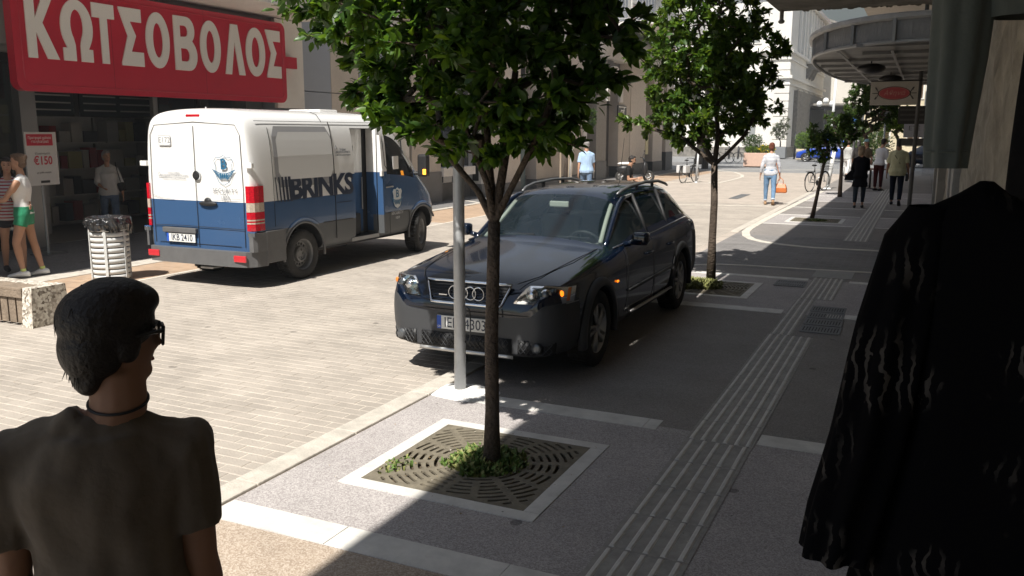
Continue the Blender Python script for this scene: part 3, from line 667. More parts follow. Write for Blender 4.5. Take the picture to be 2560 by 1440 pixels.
for i in range(5):
    y=80.2+i*4.2
    P(MB().box((nx1+.02,y-.9,8.7),(nx1+.22,y-.3,13.1)),'pilaster',m_wht,nb)
    P(MB().box((nx1+.02,y+1.4,8.7),(nx1+.22,y+2.0,13.1)),'pilaster',m_wht,nb)
    w_=window(nb,'x',nx1,y+.0,y+1.1,9.2,12.3,1,m_wht,m_shut); w_.location=-Vector(nb.location)
    w_=window(nb,'x',nx1,y+.0,y+1.1,6.75-3.3,5.8,1,m_wht,m_shut); w_.location=-Vector(nb.location)
for x in (-13.4,-16.4,-19.4,-22.4):
    for z in (1.6,9.3): w_=window(nb,'y',ny0,x-.6,x+.6,z,z+2.6,-1,m_wht,m_shut); w_.location=-Vector(nb.location)
nbl=thing('balcony','ornate stone balcony on carved brackets on the white corner building','balcony',(nx1,88,8.3))
MB().box((0,-2.6,0),(1.6,2.6,.28),bev=.04).build('slab',m_wht,nbl)
for y in (-2.0,0,2.0): MB().prism([(0,0),(1.35,0),(1.2,-.35),(.5,-.55),(.25,-1.25),(0,-1.35)],(0,y+.16,0),(1,0,0),(0,0,1),.32).build('bracket',m_conc,nbl)
b=MB(); rail_mesh(b,(1.55,-2.55,.28),(1.55,2.55,.28),1.05,.16,.02); rail_mesh(b,(0,-2.55,.28),(1.55,-2.55,.28),1.05,.16,.02); b.build('railing',m_rail,nbl)
# glazed porch with globe lamps
pc=thing('porch','dark glazed porch with columns under a thin metal canopy on the white building','porch',(nx1,95,0))
MB().box((.35,-8,4.55),(4.2,8,4.75),bev=.03).build('roof',m_conc,pc)
for y in (-7.4,-3.6,.2,4,7.6): MB().cyl((3.9,y,0),(3.9,y,4.54),.10,n=8).build('column',m_frame,pc)
MB().box((.36,-7.5,.6),(.45,7.5,4.4)).build('glazing',m_darkglass,pc)
b=MB()
for k in range(30): b.box((4.1,-7.8+k*.53,4.0),(4.14,-7.5+k*.53,4.54))
b.build('fringe',m_frame,pc)
def globes(x,y,h,lab,n=3):
    t=thing('globe_lamp',lab,'street lamp',(x,y,0)); MB().cyl((0,0,0),(0,0,h),.06,.045,8).cyl((0,0,0),(0,0,.5),.12,.09,8).build('post',m_frame,t)
    b=MB().tube([(-.45,0,h+.1),(-.3,0,h-.08),(0,0,h),(.3,0,h-.08),(.45,0,h+.1)],.025,6); b.build('arm',m_frame,t)
    for q in ((-.45,0,h+.32),(.45,0,h+.32),(0,0,h+.55))[:n]: MB().ell(q,.22,14,10).build('globe',mat('opal_globe',(.85,.84,.80),.3),t,True)
q=G(2062,398); globes(q.x,q.y-2,3.9,'black post carrying white globe lamps in front of the porch')
# ---- white house down the street, right of the neoclassical one
fh=thing('white_house','bright white house with balconies at the end of the street, behind the lamp mast','building',(-9,128,0))
P(MB().box((-22,128,0),(-8.6,140,9.6)),'wall',m_wht,fh); P(MB().box((-8.59,130,0),(-5.0,142,8.2)),'wing',m_wht,fh)
for z in (3.6,6.6):
    P(MB().box((-10.5,126.4,z),(-5.0,129.9,z+.2)),'balcony_slab',m_wht,fh); b=MB(); rail_mesh(b,(-10.4,126.5,z+.2),(-5.1,126.5,z+.2),1,.3,.03); P(b,'railing',m_rail,fh)
    for x in (-9.8,-7.2): w_=window(fh,'y',129.9 if x>-8.6 else 128,x-.6,x+.6,z+.3,z+2.3,-1,m_wht,m_shut); w_.location=-Vector(fh.location)
sl_=thing('side_house','pale house with a sloping roof line in front of the hill','building',(-11,104,0))
b=MB(); b.prism([(0,0),(5.5,0),(5.5,12.4),(0,14.6)],(-12,103,0),(1,0,0),(0,0,1),-9); P(b,'wall',m_wht,sl_)
b=MB(); b.prism([(-.2,14.7),(5.8,12.3),(5.8,12.5),(-.2,14.95)],(-12,102.8,0),(1,0,0),(0,0,1),-9.4); P(b,'roof',m_conc,sl_)
# ---- cream house with red tiled roof closing the street
ch=thing('cream_house','cream house with a red tiled roof at the end of the street','building',(-1,90,0))
P(MB().box((-5.4,90,0),(9,104,13.0)),'wall',m_cream,ch)
P(MB().box((-5.7,89.7,13.0),(9.3,104.3,13.35),bev=.03),'eaves',m_cream,ch)
mt_=mat('roof_tile',(.42,.15,.08),.8,var=.3,vs=3)
t0=MB(); 
t0.add([(math.cos(PI*k/5)*.13,0,math.sin(PI*k/5)*.11) for k in range(6)]+[(math.cos(PI*k/5)*.13,.55,.17+math.sin(PI*k/5)*.11) for k in range(6)]+[(math.cos(PI*k/5)*.09,0,math.sin(PI*k/5)*.07) for k in range(6)],[(k,k+1,7+k,6+k) for k in range(5)]+[(12+k,13+k,k+1,k) for k in range(5)])
t0=t0.mesh('tile',mt_)
for r_ in range(3):
    for k in range(52): obj('tile',t0,ch,(-4.7+k*.28,-.42+r_*.5,13.36+r_*.165))
P(MB().add([(-5.85,89.75,13.34),(9.4,89.75,13.34),(5,97,16),(-1,97,16),(-5.85,104.3,13.34),(9.4,104.3,13.34)],[(0,1,2,3),(3,2,5,4),(0,3,4),(1,5,2)]),'roof',mt_,ch)
P(MB().box((-5.5,89.9,3.9),(9,89.99,4.15)),'string_course',m_conc,ch)
for x in (-3.6,-1.0,1.6):
    for z in (1.0,5.2,9.2): w_=window(ch,'y',90,x-.55,x+.55,z,z+2.0,-1,m_wht,mat('window_brown',(.10,.06,.03),.4)); w_.location=-Vector(ch.location)
bh=thing('white_block','small white rooftop block above the curved marquee','building',(-.1,70,0)); P(MB().box((-.75,62,8.2),(8,72,11.2)).box((-.2,60,0),(8,72,8.2)),'wall',m_white,bh); w_=window(bh,'y',62,-.5,-.1,8.9,9.9,-1,m_white,m_bluegrey); w_.location=-Vector(bh.location)
# ---- wooded hill
m_hill=mat('hill_scrub',(.060,.085,.045),.95,var=.45,vs=.012,bump=.5,bs=.02)
hb=MB(); nxh,nyh=60,22
for j in range(nyh+1):
    for i in range(nxh+1):
        x=-1500+i*50; y=700+j*60; t=j/nyh
        h=420*math.sin(min(1,t*1.15)*PI/2)*(.75+.5*noise.noise(Vector((x*.0016,.3,4))))+38*noise.noise(Vector((x*.006,y*.006,1)))+16*noise.noise(Vector((x*.02,y*.02,1)))
        hb.v.append((x,y,max(h,-5) if j else -6))
for j in range(nyh):
    for i in range(nxh): a=j*(nxh+1)+i; hb.f.append((a,a+1,a+nxh+2,a+nxh+1)); hb.m.append(0)
struct(hb.build('hill',m_hill,smooth=True))
# ---- right-hand row: rough stone wall beside the viewer
m_stone=mat('rough_stone',(.42,.38,.31),.85,var=.25,vs=3,bump=1.6,bs=9,dirt=.2)
m_stone2=mat('smooth_stone',(.33,.32,.30),.6,var=.12,vs=4,bump=.5,bs=14,dirt=.1)
WX=.42
rw=thing('stone_building','old stone building along the right side of the pavement, in shade','building',(WX,8,0))
wb=MB()
ys=[-3+.09*i for i in range(260)]; zs=[0+.14*i for i in range(46)]
for j,z in enumerate(zs):
    for i,y in enumerate(ys):
        n_=noise.noise(Vector((1,y*1.7,z*1.9)))*.06+noise.noise(Vector((2,y*5,z*4.4)))*.035+.018*noise.noise(Vector((3,y*12,z*9)))
        wb.v.append((n_-.01,y-8,z))
for j in range(len(zs)-1):
    for i in range(len(ys)-1): a=j*len(ys)+i; wb.f.append((a,a+len(ys),a+len(ys)+1,a+1)); wb.m.append(0)
wb.build('wall_face',m_stone,rw,True)
P(MB().box((WX+.12,-12,0),(12,44,6.1)),'wall',m_conc,rw)
for y0,y1,dx in ((11.2,11.9,.10),(12.9,13.4,.10),(17.8,18.6,.16),(26,26.6,.13)):
    P(MB().box((WX-dx,y0,0),(WX+.2,y1,6.1),bev=.02),'pilaster',m_stone2,rw)
# unseen overhanging mass, added so that its edge throws the long straight shadow
P(MB().box((-2.585,-14,6.6),(12,26.5,15),bev=.02),'upper_storeys',m_conc,rw)
P(MB().box((-2.585,26.51,6.9),(12,52,16)),'upper_storeys',m_beige,rw)
# balcony slab close overhead
cn=thing('balcony_slab','weathered concrete balcony slab overhead with a short drain spout at its corner','balcony',(-.4,3,3.0))
b=MB(); b.box((-.735,-6,0),(.9,4.42,.26),bev=.012); b.build('slab',m_conc,cn)
e=MB(); rng=random.Random(4)
for k in range(40): 
    x=-.6+rng.random()*1.4; e.ell((x,4.41,.0),(rng.uniform(.01,.03),.012,rng.uniform(.004,.014)),6,4)
e.build('crumbling_edge',m_conc,cn)
MB().cyl((-.70,4.34,.03),(-.70,4.34,-.075),.016,.016,10).ell((-.70,4.34,-.085),(.026,.026,.018),10,6).build('spout',m_conc,cn,True)
# ---- curved marquee
mq=thing('marquee','curved grey iron and glass marquee projecting from the right-hand building','marquee',(0,18,3.3))
out=[(.3,-4.6),(-.3,-4.55),(-.9,-4.2),(-1.4,-3.5),(-1.75,-2.5),(-1.93,-1.2),(-2.0,0.4),(-2.0,2.4),(-1.9,4.4),(-1.6,6.0),(-1.1,7.0),(.3,7.3)]
def sm(p,k=3):
    o=[]
    for i in range(len(p)-1):
        a,b_,c,d_=p[max(i-1,0)],p[i],p[i+1],p[min(i+2,len(p)-1)]
        for q in range(k):
            t=q/k; o.append(tuple(.5*((2*b_[j])+(-a[j]+c[j])*t+(2*a[j]-5*b_[j]+4*c[j]-d_[j])*t*t+(-a[j]+3*b_[j]-3*c[j]+d_[j])*t**3) for j in range(2)))
    return o+[p[-1]]
o2=sm(out); m_mq=mat('marquee_grey',(.30,.30,.30),.6,metal=.3,var=.1); m_mqg=mat('marquee_panel',(.24,.235,.225),.55,var=.25,vs=3)
MB().prism(o2[::-1],(0,0,.30),(1,0,0),(0,1,0),.03).build('roof',mat('marquee_roof',(.42,.42,.42),.6,var=.2,vs=3),mq)
pn=MB()
MB().prism([(p[0]+.03,p[1]) for p in o2][::-1],(0,0,.015),(1,0,0),(0,1,0),.008).build('soffit',m_mqg,mq)
MB().tube([(p[0],p[1],0) for p in o2],.028,6).build('lower_rim',mat('marquee_light',(.36,.36,.36),.5,metal=.3),mq); MB().tube([(p[0]-.03,p[1],.34) for p in o2],.05,6).build('upper_rim',mat('marquee_roof'),mq)
b=MB()
for i in range(len(o2)-1):
    a,c=Vector((*o2[i],0)),Vector((*o2[i+1],0)); n=max(1,int((c-a).length/.06))
    for k in range(n):
        q=a.lerp(c,k/n); q2=a.lerp(c,(k+1)/n); z0,z1=Vector((0,0,.02)),Vector((0,0,.31))
        b.cyl(q+z0,q2+z1,.0022,n=3,cap=False); b.cyl(q2+z0,q+z1,.0022,n=3,cap=False)
b.build('fascia_lattice',m_mq,mq)
b=MB(); b.loft([[(p[0]+.03,p[1],.02),(p[0]+.03,p[1],.31)] for p in o2],closed=False,cap=False); b.build('fascia_panel',mat('marquee_fascia',(.30,.30,.30),.7,var=.15,vs=4),mq)
for i in (4,7,10,13,18,24,30):
    p=o2[min(i,len(o2)-1)]; MB().box((p[0]-.02,p[1]-.05,0),(p[0]+.02,p[1]+.05,.33)).build('fascia_post',mat('marquee_light'),mq)
for k in range(9):
    y=-4.2+k*1.35; MB().box((-1.9 if 1<k<8 else -1.0,y-.02,-.035),(.4,y+.02,.012)).build('rib',m_mq,mq)
for x in (-1.3,-.55): MB().box((x-.02,-3.6,-.045),(x+.02,6.4,-.034)).build('rib',m_mq,mq)
for x,y in ((-.95,-1.2),(-.75,2.2)):
    l=thing('hanging_lamp','dark bowl lamp hanging under the marquee, '+('nearer' if y<0 else 'farther')+' of the two','lamp',(x,18+y,3.3)); MB().cyl((0,0,0),(0,0,-.12),.012,n=6).build('rod',m_frame,l)
    MB().ell((0,0,-.14),(.24,.24,.09),14,8).build('bowl',m_frame,l,True)
# rods, cable and signs on the right-hand wall
po=thing('street_pole','slim dark pole standing against the right-hand building','pole',(-.2,20.4,0)); MB().cyl((0,0,0),(.04,0,6.2),.045,.04,10).build('shaft',mat('pole_dark',(.10,.10,.10),.6,var=.1),po)
os_=thing('oval_shop_sign','white hanging sign with a red oval and scroll ornaments under the marquee','sign',(-.62,20,2.86)); 
MB().box((-.49,-.02,-.24),(.42,.02,.24),bev=.005).build('panel',mat('sign_cream',(.50,.47,.42),.6,var=.05),os_)
el=arc((0,0),.31,0,2*PI,40,.135)[:-1]; MB().prism(el,(-.03,-.021,.0),(1,0,0),(0,0,1),.004).build('oval_rim',m_frame,os_)
MB().prism([(p[0]*.96,p[1]*.94) for p in el],(-.03,-.026,0),(1,0,0),(0,0,1),.003).build('oval',mat('oval_red',(.50,.09,.10),.4),os_)
MB().tube([(-.03+p[0]*.92,-.031,p[1]*.88) for p in el],.0035,4,closed=True).build('oval_line',mat('oval_pink',(.6,.35,.3),.5),os_)
text('lettering','Αθηνά',(-.03,-.031,0),(1,0,0),(0,0,1),.13,mat('oval_pink'),os_,extrude=.001,shear=.3)
for s in (-1,1):
    b=MB()
    for v in (-1,1): b.tube([(-.03+s*(.30+.13*t*(1-.3*t)-.05*max(0,t-.7)*3),-.024,v*(.01+.11*math.sin(t*2.6))) for t in [i/12 for i in range(13)]],.006,5)
    b.tube([(-.03+s*.31,-.024,0),(-.03+s*.42,-.024,0)],.006,5); b.build('scroll',m_frame,os_)
MB().box((-.49,-.01,.24),(.6,.01,.26)).build('bracket',m_frame,os_)
b2=thing('dark_shop_sign','stack of dark rectangular shop signs below the oval sign','sign',(-.33,24,2.55)); MB().box((-.32,-.02,-.28),(.30,.02,.16),bev=.005).build('panel',mat('sign_dark',(.035,.033,.03),.5),b2)
for k in range(3): MB().box((-.28,-.026,-.2+k*.12),(.26,-.021,-.15+k*.12)).build('stripe',mat('sign_stripe',(.09,.085,.08),.6),b2)
MB().box((.30,-.01,.1),(.6,.01,.13)).build('bracket',m_frame,b2)
b3=thing('small_white_sign','small pale sign with dark lettering lowest on the right-hand wall','sign',(-.28,26,2.05)); MB().box((-.26,-.02,-.12),(.24,.02,.26),bev=.005).build('panel',mat('sign_lilac',(.42,.42,.46),.5),b3)
text('lettering','ΕΤΕ',(0,-.022,.12),(1,0,0),(0,0,1),.16,mat('sign_dark'),b3,extrude=.001); MB().box((-.3,-.03,-.34),(.26,.03,-.14)).build('lower_box',mat('sign_stripe'),b3); MB().box((.24,-.01,.1),(.6,.01,.13)).build('bracket',m_frame,b3)
# ================================================================ VEHICLES
def grid_body(secs,mats,parent,matfn,levels=2,arches=(),cuts=(),names=None,creases=()):
    """secs: [(y,[(x,z)...bottom centre to top centre])]; mirrored, capped, subdivided, wheel arches cut; split into parts by material"""
    n=len(secs[0][1]); rings=[]
    for y,p in secs:
        r=[(q[0],y+(q[2] if len(q)>2 else 0),q[1]) for q in p]+[(-q[0],y+(q[2] if len(q)>2 else 0),q[1]) for q in p[-2:0:-1]]
        rings.append(r)
    N=len(rings[0]); me=bpy.data.meshes.new('b'); vs=[v for r in rings for v in r]; fs=[];mi=[]
    for i in range(len(rings)-1):
        for k in range(N):
            fs.append((i*N+k,(i+1)*N+k,(i+1)*N+(k+1)%N,i*N+(k+1)%N)); row=k if k<n-1 else N-1-k; mi.append(matfn(i,row))
    # end caps as strips between mirrored points
    for base,fl in ((0,False),((len(rings)-1)*N,True)):
        for k in range(n-1):
            a,b_=base+k,base+k+1; c,d_=base+(N-k-1)%N,base+(N-k)%N
            if k==0: f=(a,b_,c)
            elif k==n-2: f=(a,b_,d_)
            else: f=(a,b_,c,d_)
            fs.append(f if not fl else tuple(reversed(f))); mi.append(matfn(-1 if not fl else 99,k))
    me.from_pydata(vs,[],fs)
    for m in mats: me.materials.append(m)
    me.polygons.foreach_set('material_index',mi); me.update()
    bm=bmesh.new(); bm.from_mesh(me); bmesh.ops.recalc_face_normals(bm,faces=bm.faces[:])
    bm.to_mesh(me); bm.free()
    o=bpy.data.objects.new('b',me); COL.objects.link(o)
    s=o.modifiers.new('s','SUBSURF'); s.levels=levels; s.render_levels=levels
    tmp=[]
    if arches or cuts:
        cb=MB()
        for (y,z,r,x0,x1) in arches:
            for sg in (-1,1): cb.cyl((sg*x0,y,z),(sg*x1,y,z),r,n=40)
        for c in cuts: cb.box(*c)
        cm=cb.mesh('cut',mats[-1]); bmc=bmesh.new(); bmc.from_mesh(cm); bmesh.ops.recalc_face_normals(bmc,faces=bmc.faces[:]); bmc.to_mesh(cm); bmc.free()
        co_=bpy.data.objects.new('cut',cm); COL.objects.link(co_); tmp.append(co_)
        bo=o.modifiers.new('k','BOOLEAN'); bo.operation='DIFFERENCE'; bo.object=co_; bo.solver='EXACT'; bo.material_mode='TRANSFER'
    m2=evalmesh(o); bpy.data.objects.remove(o)
    for t in tmp: bpy.data.objects.remove(t)
    out={}
    for idx,nm in enumerate(names):
        if nm is None: continue
        bm=bmesh.new(); bm.from_mesh(m2)
        keep=[i for i,x in enumerate(m2.materials) if x==mats[idx]]
        bmesh.ops.delete(bm,geom=[f for f in bm.faces if f.material_index not in keep],context='FACES')
        if not bm.faces: bm.free(); continue
        if nm=='wheel_well':
            left=set(bm.faces)
            while left:
                st=[left.pop()]; isl=list(st)
                while st:
                    f=st.pop()
                    for e in f.edges:
                        for g in e.link_faces:
                            if g in left: left.discard(g); st.append(g); isl.append(g)
                vi={}; vv=[]; ff=[]
                for f in isl:
                    ff.append(tuple(vi.setdefault(v,len(vi)) for v in f.verts))
                vv=[tuple(v.co) for v in sorted(vi,key=vi.get)]
                q=bpy.data.meshes.new(nm); q.from_pydata(vv,[],ff); q.materials.append(mats[idx]); obj(nm,q,parent)
            bm.free(); continue
        mm=bpy.data.meshes.new(nm); bm.to_mesh(mm); bm.free(); mm.materials.clear(); mm.materials.append(mats[idx])
        mm.polygons.foreach_set('material_index',[0]*len(mm.polygons)); mm.polygons.foreach_set('use_smooth',[True]*len(mm.polygons))
        mm.set_sharp_from_angle(angle=R(38)); out[nm]=obj(nm,mm,parent)
    return out
def lathe(mb,prof,cx,cy,cz,n=36,m=0):
    """profile [(x,r)] turned about the X axis"""
    vs=[(cx+p[0],cy+p[1]*math.cos(2*PI*k/n),cz+p[1]*math.sin(2*PI*k/n)) for p in prof for k in range(n)]
    fs=[(i*n+k,i*n+(k+1)%n,(i+1)*n+(k+1)%n,(i+1)*n+k) for i in range(len(prof)-1) for k in range(n)]
    return mb.add(vs,fs,m)
m_tyre=mat('tyre_rubber',(.028,.027,.026),.85,var=.3,vs=9,bump=.2,bs=60,dirt=.0)
m_alloy=mat('alloy',(.42,.42,.42),.3,metal=.9)
m_steel=mat('wheel_steel',(.20,.20,.20),.5,metal=.5,var=.15,vs=20)
m_chrome=mat('chrome',(.75,.77,.80),.08,metal=1)
def wheel(parent,x,y,r,wd,style,side,steer=0,rimr=None):
    """axle along X; outer face towards side*X"""
    t=bpy.data.objects.new('wheel',None); COL.objects.link(t); t.parent=parent; t.location=(x,y,r); t.rotation_euler=(0,0,steer)
    rr_=rimr or r*.62; s=side
    b=MB(); lathe(b,[(-wd/2*s,rr_),(-wd/2*s,r*.9),(-wd*.42*s,r*.975),(-wd*.3*s,r),(wd*.3*s,r),(wd*.42*s,r*.975),(wd/2*s,r*.9),(wd/2*s*1.02,r*.8),(wd/2*s,rr_+.012),(wd*.44*s,rr_)],0,0,0,40)
    # tread blocks
    for k in range(40):
        a=2*PI*k/40
        for q in (-.26,-.09,.09,.26):
            T=Matrix.Rotation(a+(.04 if q>0 else 0),4,'X'); b.box((q*wd-.03*wd/.2,-r*.045,r-.001),(q*wd+.03*wd/.2,r*.045,r+.004),T=T)
    b.build('tyre',m_tyre,t,True)
    b=MB()
    if style=='steel':
        lathe(b,[(wd*.44*s,rr_),(wd*.36*s,rr_*.94),(wd*.10*s,rr_*.88),(wd*.06*s,rr_*.80)],0,0,0,40)
        o_=[(rr_*.84*math.cos(2*PI*i/40),rr_*.84*math.sin(2*PI*i/40)) for i in range(40)]; hs=[]
        for k in range(16):
            a=2*PI*k/16; c=(rr_*.68*math.cos(a),rr_*.68*math.sin(a)); hs.append([(c[0]+.020*math.cos(q*PI/5),c[1]+.020*math.sin(q*PI/5)) for q in range(10)][::-1])
        b.plate(o_,hs,(wd*.07*s,0,0),(0,1,0),(0,0,1),.012)
        lathe(b,[(wd*.08*s,rr_*.56),(wd*.30*s,rr_*.50),(wd*.33*s,rr_*.42),(wd*.2*s,rr_*.36),(wd*.2*s,0.001)],0,0,0,30)
        for k in range(6):
            a=2*PI*k/6; b.cyl((wd*.18*s,rr_*.27*math.cos(a),rr_*.27*math.sin(a)),(wd*.27*s,rr_*.27*math.cos(a),rr_*.27*math.sin(a)),.014,n=6)
        b.build('rim',m_steel,t)
        MB().cyl((wd*.02*s,0,0),(-wd*.3*s,0,0),rr_*.8,n=24).build('brake_disc',mat('brake_dark',(.03,.03,.03),.6),t)
    else:
        lathe(b,[(wd*.44*s,rr_),(wd*.40*s,rr_*.93),(-wd*.3*s,rr_*.9)],0,0,0,40)
        for k in range(5):
            a=2*PI*k/5; d=Vector((0,math.cos(a),math.sin(a))); e=Vector((0,-math.sin(a),math.cos(a)))
            for dv in (-.5,.5):
                p0=d*rr_*.15+e*dv*.02; p1=d*rr_*.95+e*dv*.07*(rr_/.2)
                b.tube([p0+Vector((wd*.34*s,0,0)),(p0+p1)/2+Vector((wd*.38*s,0,0)),p1+Vector((wd*.36*s,0,0))],[.020,.016,.018],6)
        lathe(b,[(wd*.30*s,rr_*.25),(wd*.40*s,rr_*.2),(wd*.42*s,.001)],0,0,0,16); b.build('rim',m_alloy,t,True)
        MB().cyl((wd*.05*s,0,0),(-wd*.1*s,0,0),rr_*.7,n=24).build('brake_disc',mat('brake_grey',(.12,.12,.12),.5,metal=.6),t)
    return t
# ---------------------------------------------------------------- the security van
van=thing('security_van','white and blue armoured security van with its side doorway open, seen from behind','van',(-8.70,8.66,0),R(.2))
m_liv=mat('van_paint',(.8,.8,.8),.25,coat=.6)
def _liv():
    n,L,b=nodes(m_liv); tc=n.new('ShaderNodeTexCoord'); sp=n.new('ShaderNodeSeparateXYZ'); L.new(tc.outputs['Object'],sp.inputs[0])
    def mt(op,a,b_=None,c=None):
        q=n.new('ShaderNodeMath'); q.operation=op
        for i,x in enumerate((a,b_,c)):
            if x is None: continue
            if isinstance(x,(int,float)): q.inputs[i].default_value=x
            else: L.new(x,q.inputs[i])
        return q.outputs[0]
    x,y,z=sp.outputs
    fwd=mt('GREATER_THAN',y,2.17); line=mt('MULTIPLY_ADD',fwd,.285,1.14)
    white=mt('GREATER_THAN',z,line)
    ax=mt('ABSOLUTE',x); side=mt('GREATER_THAN',ax,.85); low1=mt('LESS_THAN',z,.755); low2=mt('LESS_THAN',z,.50)
    grey=mt('MAXIMUM',mt('MULTIPLY',side,low1),low2)
    m1=n.new('ShaderNodeMix'); m1.data_type='RGBA'; m1.inputs['A'].default_value=(.042,.095,.205,1); m1.inputs['B'].default_value=(.80,.80,.79,1); L.new(white,m1.inputs['Factor'])
    m2=n.new('ShaderNodeMix'); m2.data_type='RGBA'; m2.inputs['B'].default_value=(.085,.09,.095,1); L.new(grey,m2.inputs['Factor']); L.new(m1.outputs['Result'],m2.inputs['A'])
    L.new(m2.outputs['Result'],b.inputs['Base Color'])
    nz=n.new('ShaderNodeTexNoise'); nz.inputs['Scale'].default_value=3; nz.inputs['Detail'].default_value=5; L.new(tc.outputs['Object'],nz.inputs['Vector'])
    L.new(mt('MULTIPLY_ADD',grey,.28,mt('MULTIPLY_ADD',nz.outputs[0],.22,.13)),b.inputs['Roughness']); L.new(mt('SUBTRACT',.6,mt('MULTIPLY',grey,.6)),b.inputs['Coat Weight'])
_liv()
m_vglass=mat('van_glass',(.012,.014,.016),.04,spec=.8,coat=.7); m_blk=mat('black_plastic',(.02,.02,.021),.55); m_seam=mat('seam',(.015,.015,.015),.8)
m_vgrey=mat('bumper_grey',(.11,.11,.112),.55,var=.12,vs=6)
def vs_(y,w=.94,zb=.36,p=None,top=2.36,s=1):
    a=[(0,zb),(.6,zb),(w-.05,zb+.01),(w,zb+.13),(w,.95)]
    b_=p or [(w-.005,1.40),(w-.02,1.75),(w-.055,2.03),(w-.105,2.19),(w-.22,2.31),(.42,top-.012),(0,top)]
    return (y,a+b_)
secs=[vs_(0,.84,.42,[(.83,1.40),(.82,1.75),(.80,2.0),(.77,2.12),(.70,2.19),(.40,2.22),(0,2.225)]),
 vs_(.012,.885,.41,[(.88,1.40),(.87,1.75),(.84,2.02),(.80,2.16),(.71,2.25),(.41,2.285),(0,2.29)]),
 vs_(.06,.925,.38,[(.92,1.40),(.905,1.75),(.87,2.03),(.82,2.18),(.72,2.29),(.42,2.33),(0,2.335)]),
 vs_(.2),vs_(.55),vs_(1.05),vs_(1.6),vs_(2.1),vs_(2.6),
 vs_(3.02,top=2.345),vs_(3.1,top=2.335),
 vs_(3.45,.94,.36,[(.935,1.38),(.915,1.68),(.875,1.97),(.82,2.13),(.70,2.21),(.4,2.25),(0,2.26)]),
 vs_(3.72,.94,.36,[(.93,1.37),(.90,1.58),(.87,1.77),(.815,1.89),(.70,1.96),(.4,2.02),(0,2.03)]),
 vs_(4.02,.94,.36,[(.92,1.34),(.89,1.42),(.865,1.50),(.81,1.57),(.70,1.64),(.4,1.72),(0,1.74)]),
 vs_(4.12,.94,.36,[(.915,1.31),(.885,1.36),(.86,1.41),(.80,1.45),(.70,1.50),(.4,1.59),(0,1.61)]),
 vs_(4.32,.93,.36,[(.89,1.20),(.86,1.235),(.82,1.26),(.77,1.28),(.68,1.31),(.4,1.37),(0,1.39)]),
 (4.6,[(0,.36),(.6,.36),(.85,.37),(.90,.49),(.90,.85),(.86,1.02),(.82,1.06),(.77,1.09),(.70,1.11),(.6,1.13),(.35,1.17),(0,1.18)]),
 (4.80,[(0,.36),(.55,.36),(.76,.38),(.82,.50),(.82,.72),(.78,.86),(.74,.90),(.69,.93),(.62,.95),(.52,.97),(.3,1.0),(0,1.01)]),
 (4.88,[(0,.38),(.5,.38),(.64,.42),(.70,.52),(.70,.62),(.66,.70),(.62,.73),(.58,.75),(.52,.77),(.44,.78),(.26,.80),(0,.81)])]
def vm(i,row):
    if 10<=i<=12 and 5<=row<=6: return 1
    if 11<=i<=14 and 8<=row<=10 : return 1
    return 0
grid_body(secs,[m_liv,m_vglass,m_blk],van,vm,2,arches=[(1.02,.36,.43,.64,1.2),(4.22,.36,.43,.60,1.2)],cuts=[((.72,2.26,.46),(1.2,2.88,2.10))],names=['body','window','wheel_well'])
# inside of the open doorway
MB().box((.70,2.17,.40),(.925,2.9,.455)).build('step',mat('tread_plate',(.35,.35,.35),.4,metal=.7,bump=1,bs=90),van)
MB().box((.722,2.262,.46),(.735,2.74,2.09)).build('inner_door',m_liv,van)
MB().box((.736,2.30,1.62),(.75,2.50,1.84),bev=.006).build('hatch_window',m_vglass,van)
MB().box((.735,2.862,.46),(.925,2.876,2.09)).build('door_frame',m_liv,van)
b=MB(); b.add([(.945,2.86,.46),(1.05,2.87,.46),(1.035,2.87,1.3),(.99,2.87,2.0),(.945,2.86,2.0),(.945,2.91,.46),(1.05,2.91,.46),(1.035,2.91,1.3),(.99,2.91,2.0),(.945,2.91,2.0)],[(0,1,2,3,4),(9,8,7,6,5),(1,6,7,2),(2,7,8,3),(3,8,9,4),(0,5,6,1)]); b.build('sunlit_wedge',m_liv,van)  # added wedge in the shape of the sunlit patch inside the doorway
MB().box((1.0,2.84,1.36),(1.04,2.9,1.46),bev=.01).build('latch',m_wlet,van)
MB().cyl((.76,2.70,.85),(.76,2.70,1.35),.012,n=6).build('grab_rail',m_alu,van)
MB().box((.737,2.25,.46),(.80,2.6,.80),bev=.03).build('jump_seat',m_blk,van)
def sx(z,y=1.5):
    T=[(.49,.94),(.95,.94),(1.40,.935),(1.75,.92),(2.03,.885),(2.19,.835)]
    for (a,p),(c,q) in zip(T,T[1:]):
        if z<=c: return p+(q-p)*max(0,(z-a))/(c-a)
    return .83
def side_panel(name,y0,y1,z0,z1,off,m,rad=.06,hole=None,th=.004,n=6):
    """panel following the bowed van side"""
    b=MB(); zs=[z0+(z1-z0)*i/n for i in range(n+1)]
    for i in range(n):
        za,zb=zs[i],zs[i+1]; ins=lambda z: rad-math.sqrt(max(0,rad*rad-max(0,(rad-(z1-z)))**2)) if z>z1-rad else (rad-math.sqrt(max(0,rad*rad-max(0,(rad-(z-z0)))**2)) if z<z0+rad else 0)
        a,c=ins(za),ins(zb)
        b.quad((sx(za)+off,y0+a,za),(sx(za)+off,y1-a,za),(sx(zb)+off,y1-c,zb),(sx(zb)+off,y0+c,zb))
    return b.build(name,m,van)
side_panel('panel_shadow',.47,1.74,1.31,2.12,.003,mat('shadow_grey',(.30,.30,.31),.6),.08)  # grey overlay paints the shadow that borders the sunken side panel
side_panel('side_panel',.54,1.74,1.41,2.045,.006,mat('panel_white',(.66,.66,.65),.4,coat=.3),.07)
def seam(pts,r=.0035,name='seam'): MB().tube(pts,r,5).build(name,m_seam,van)
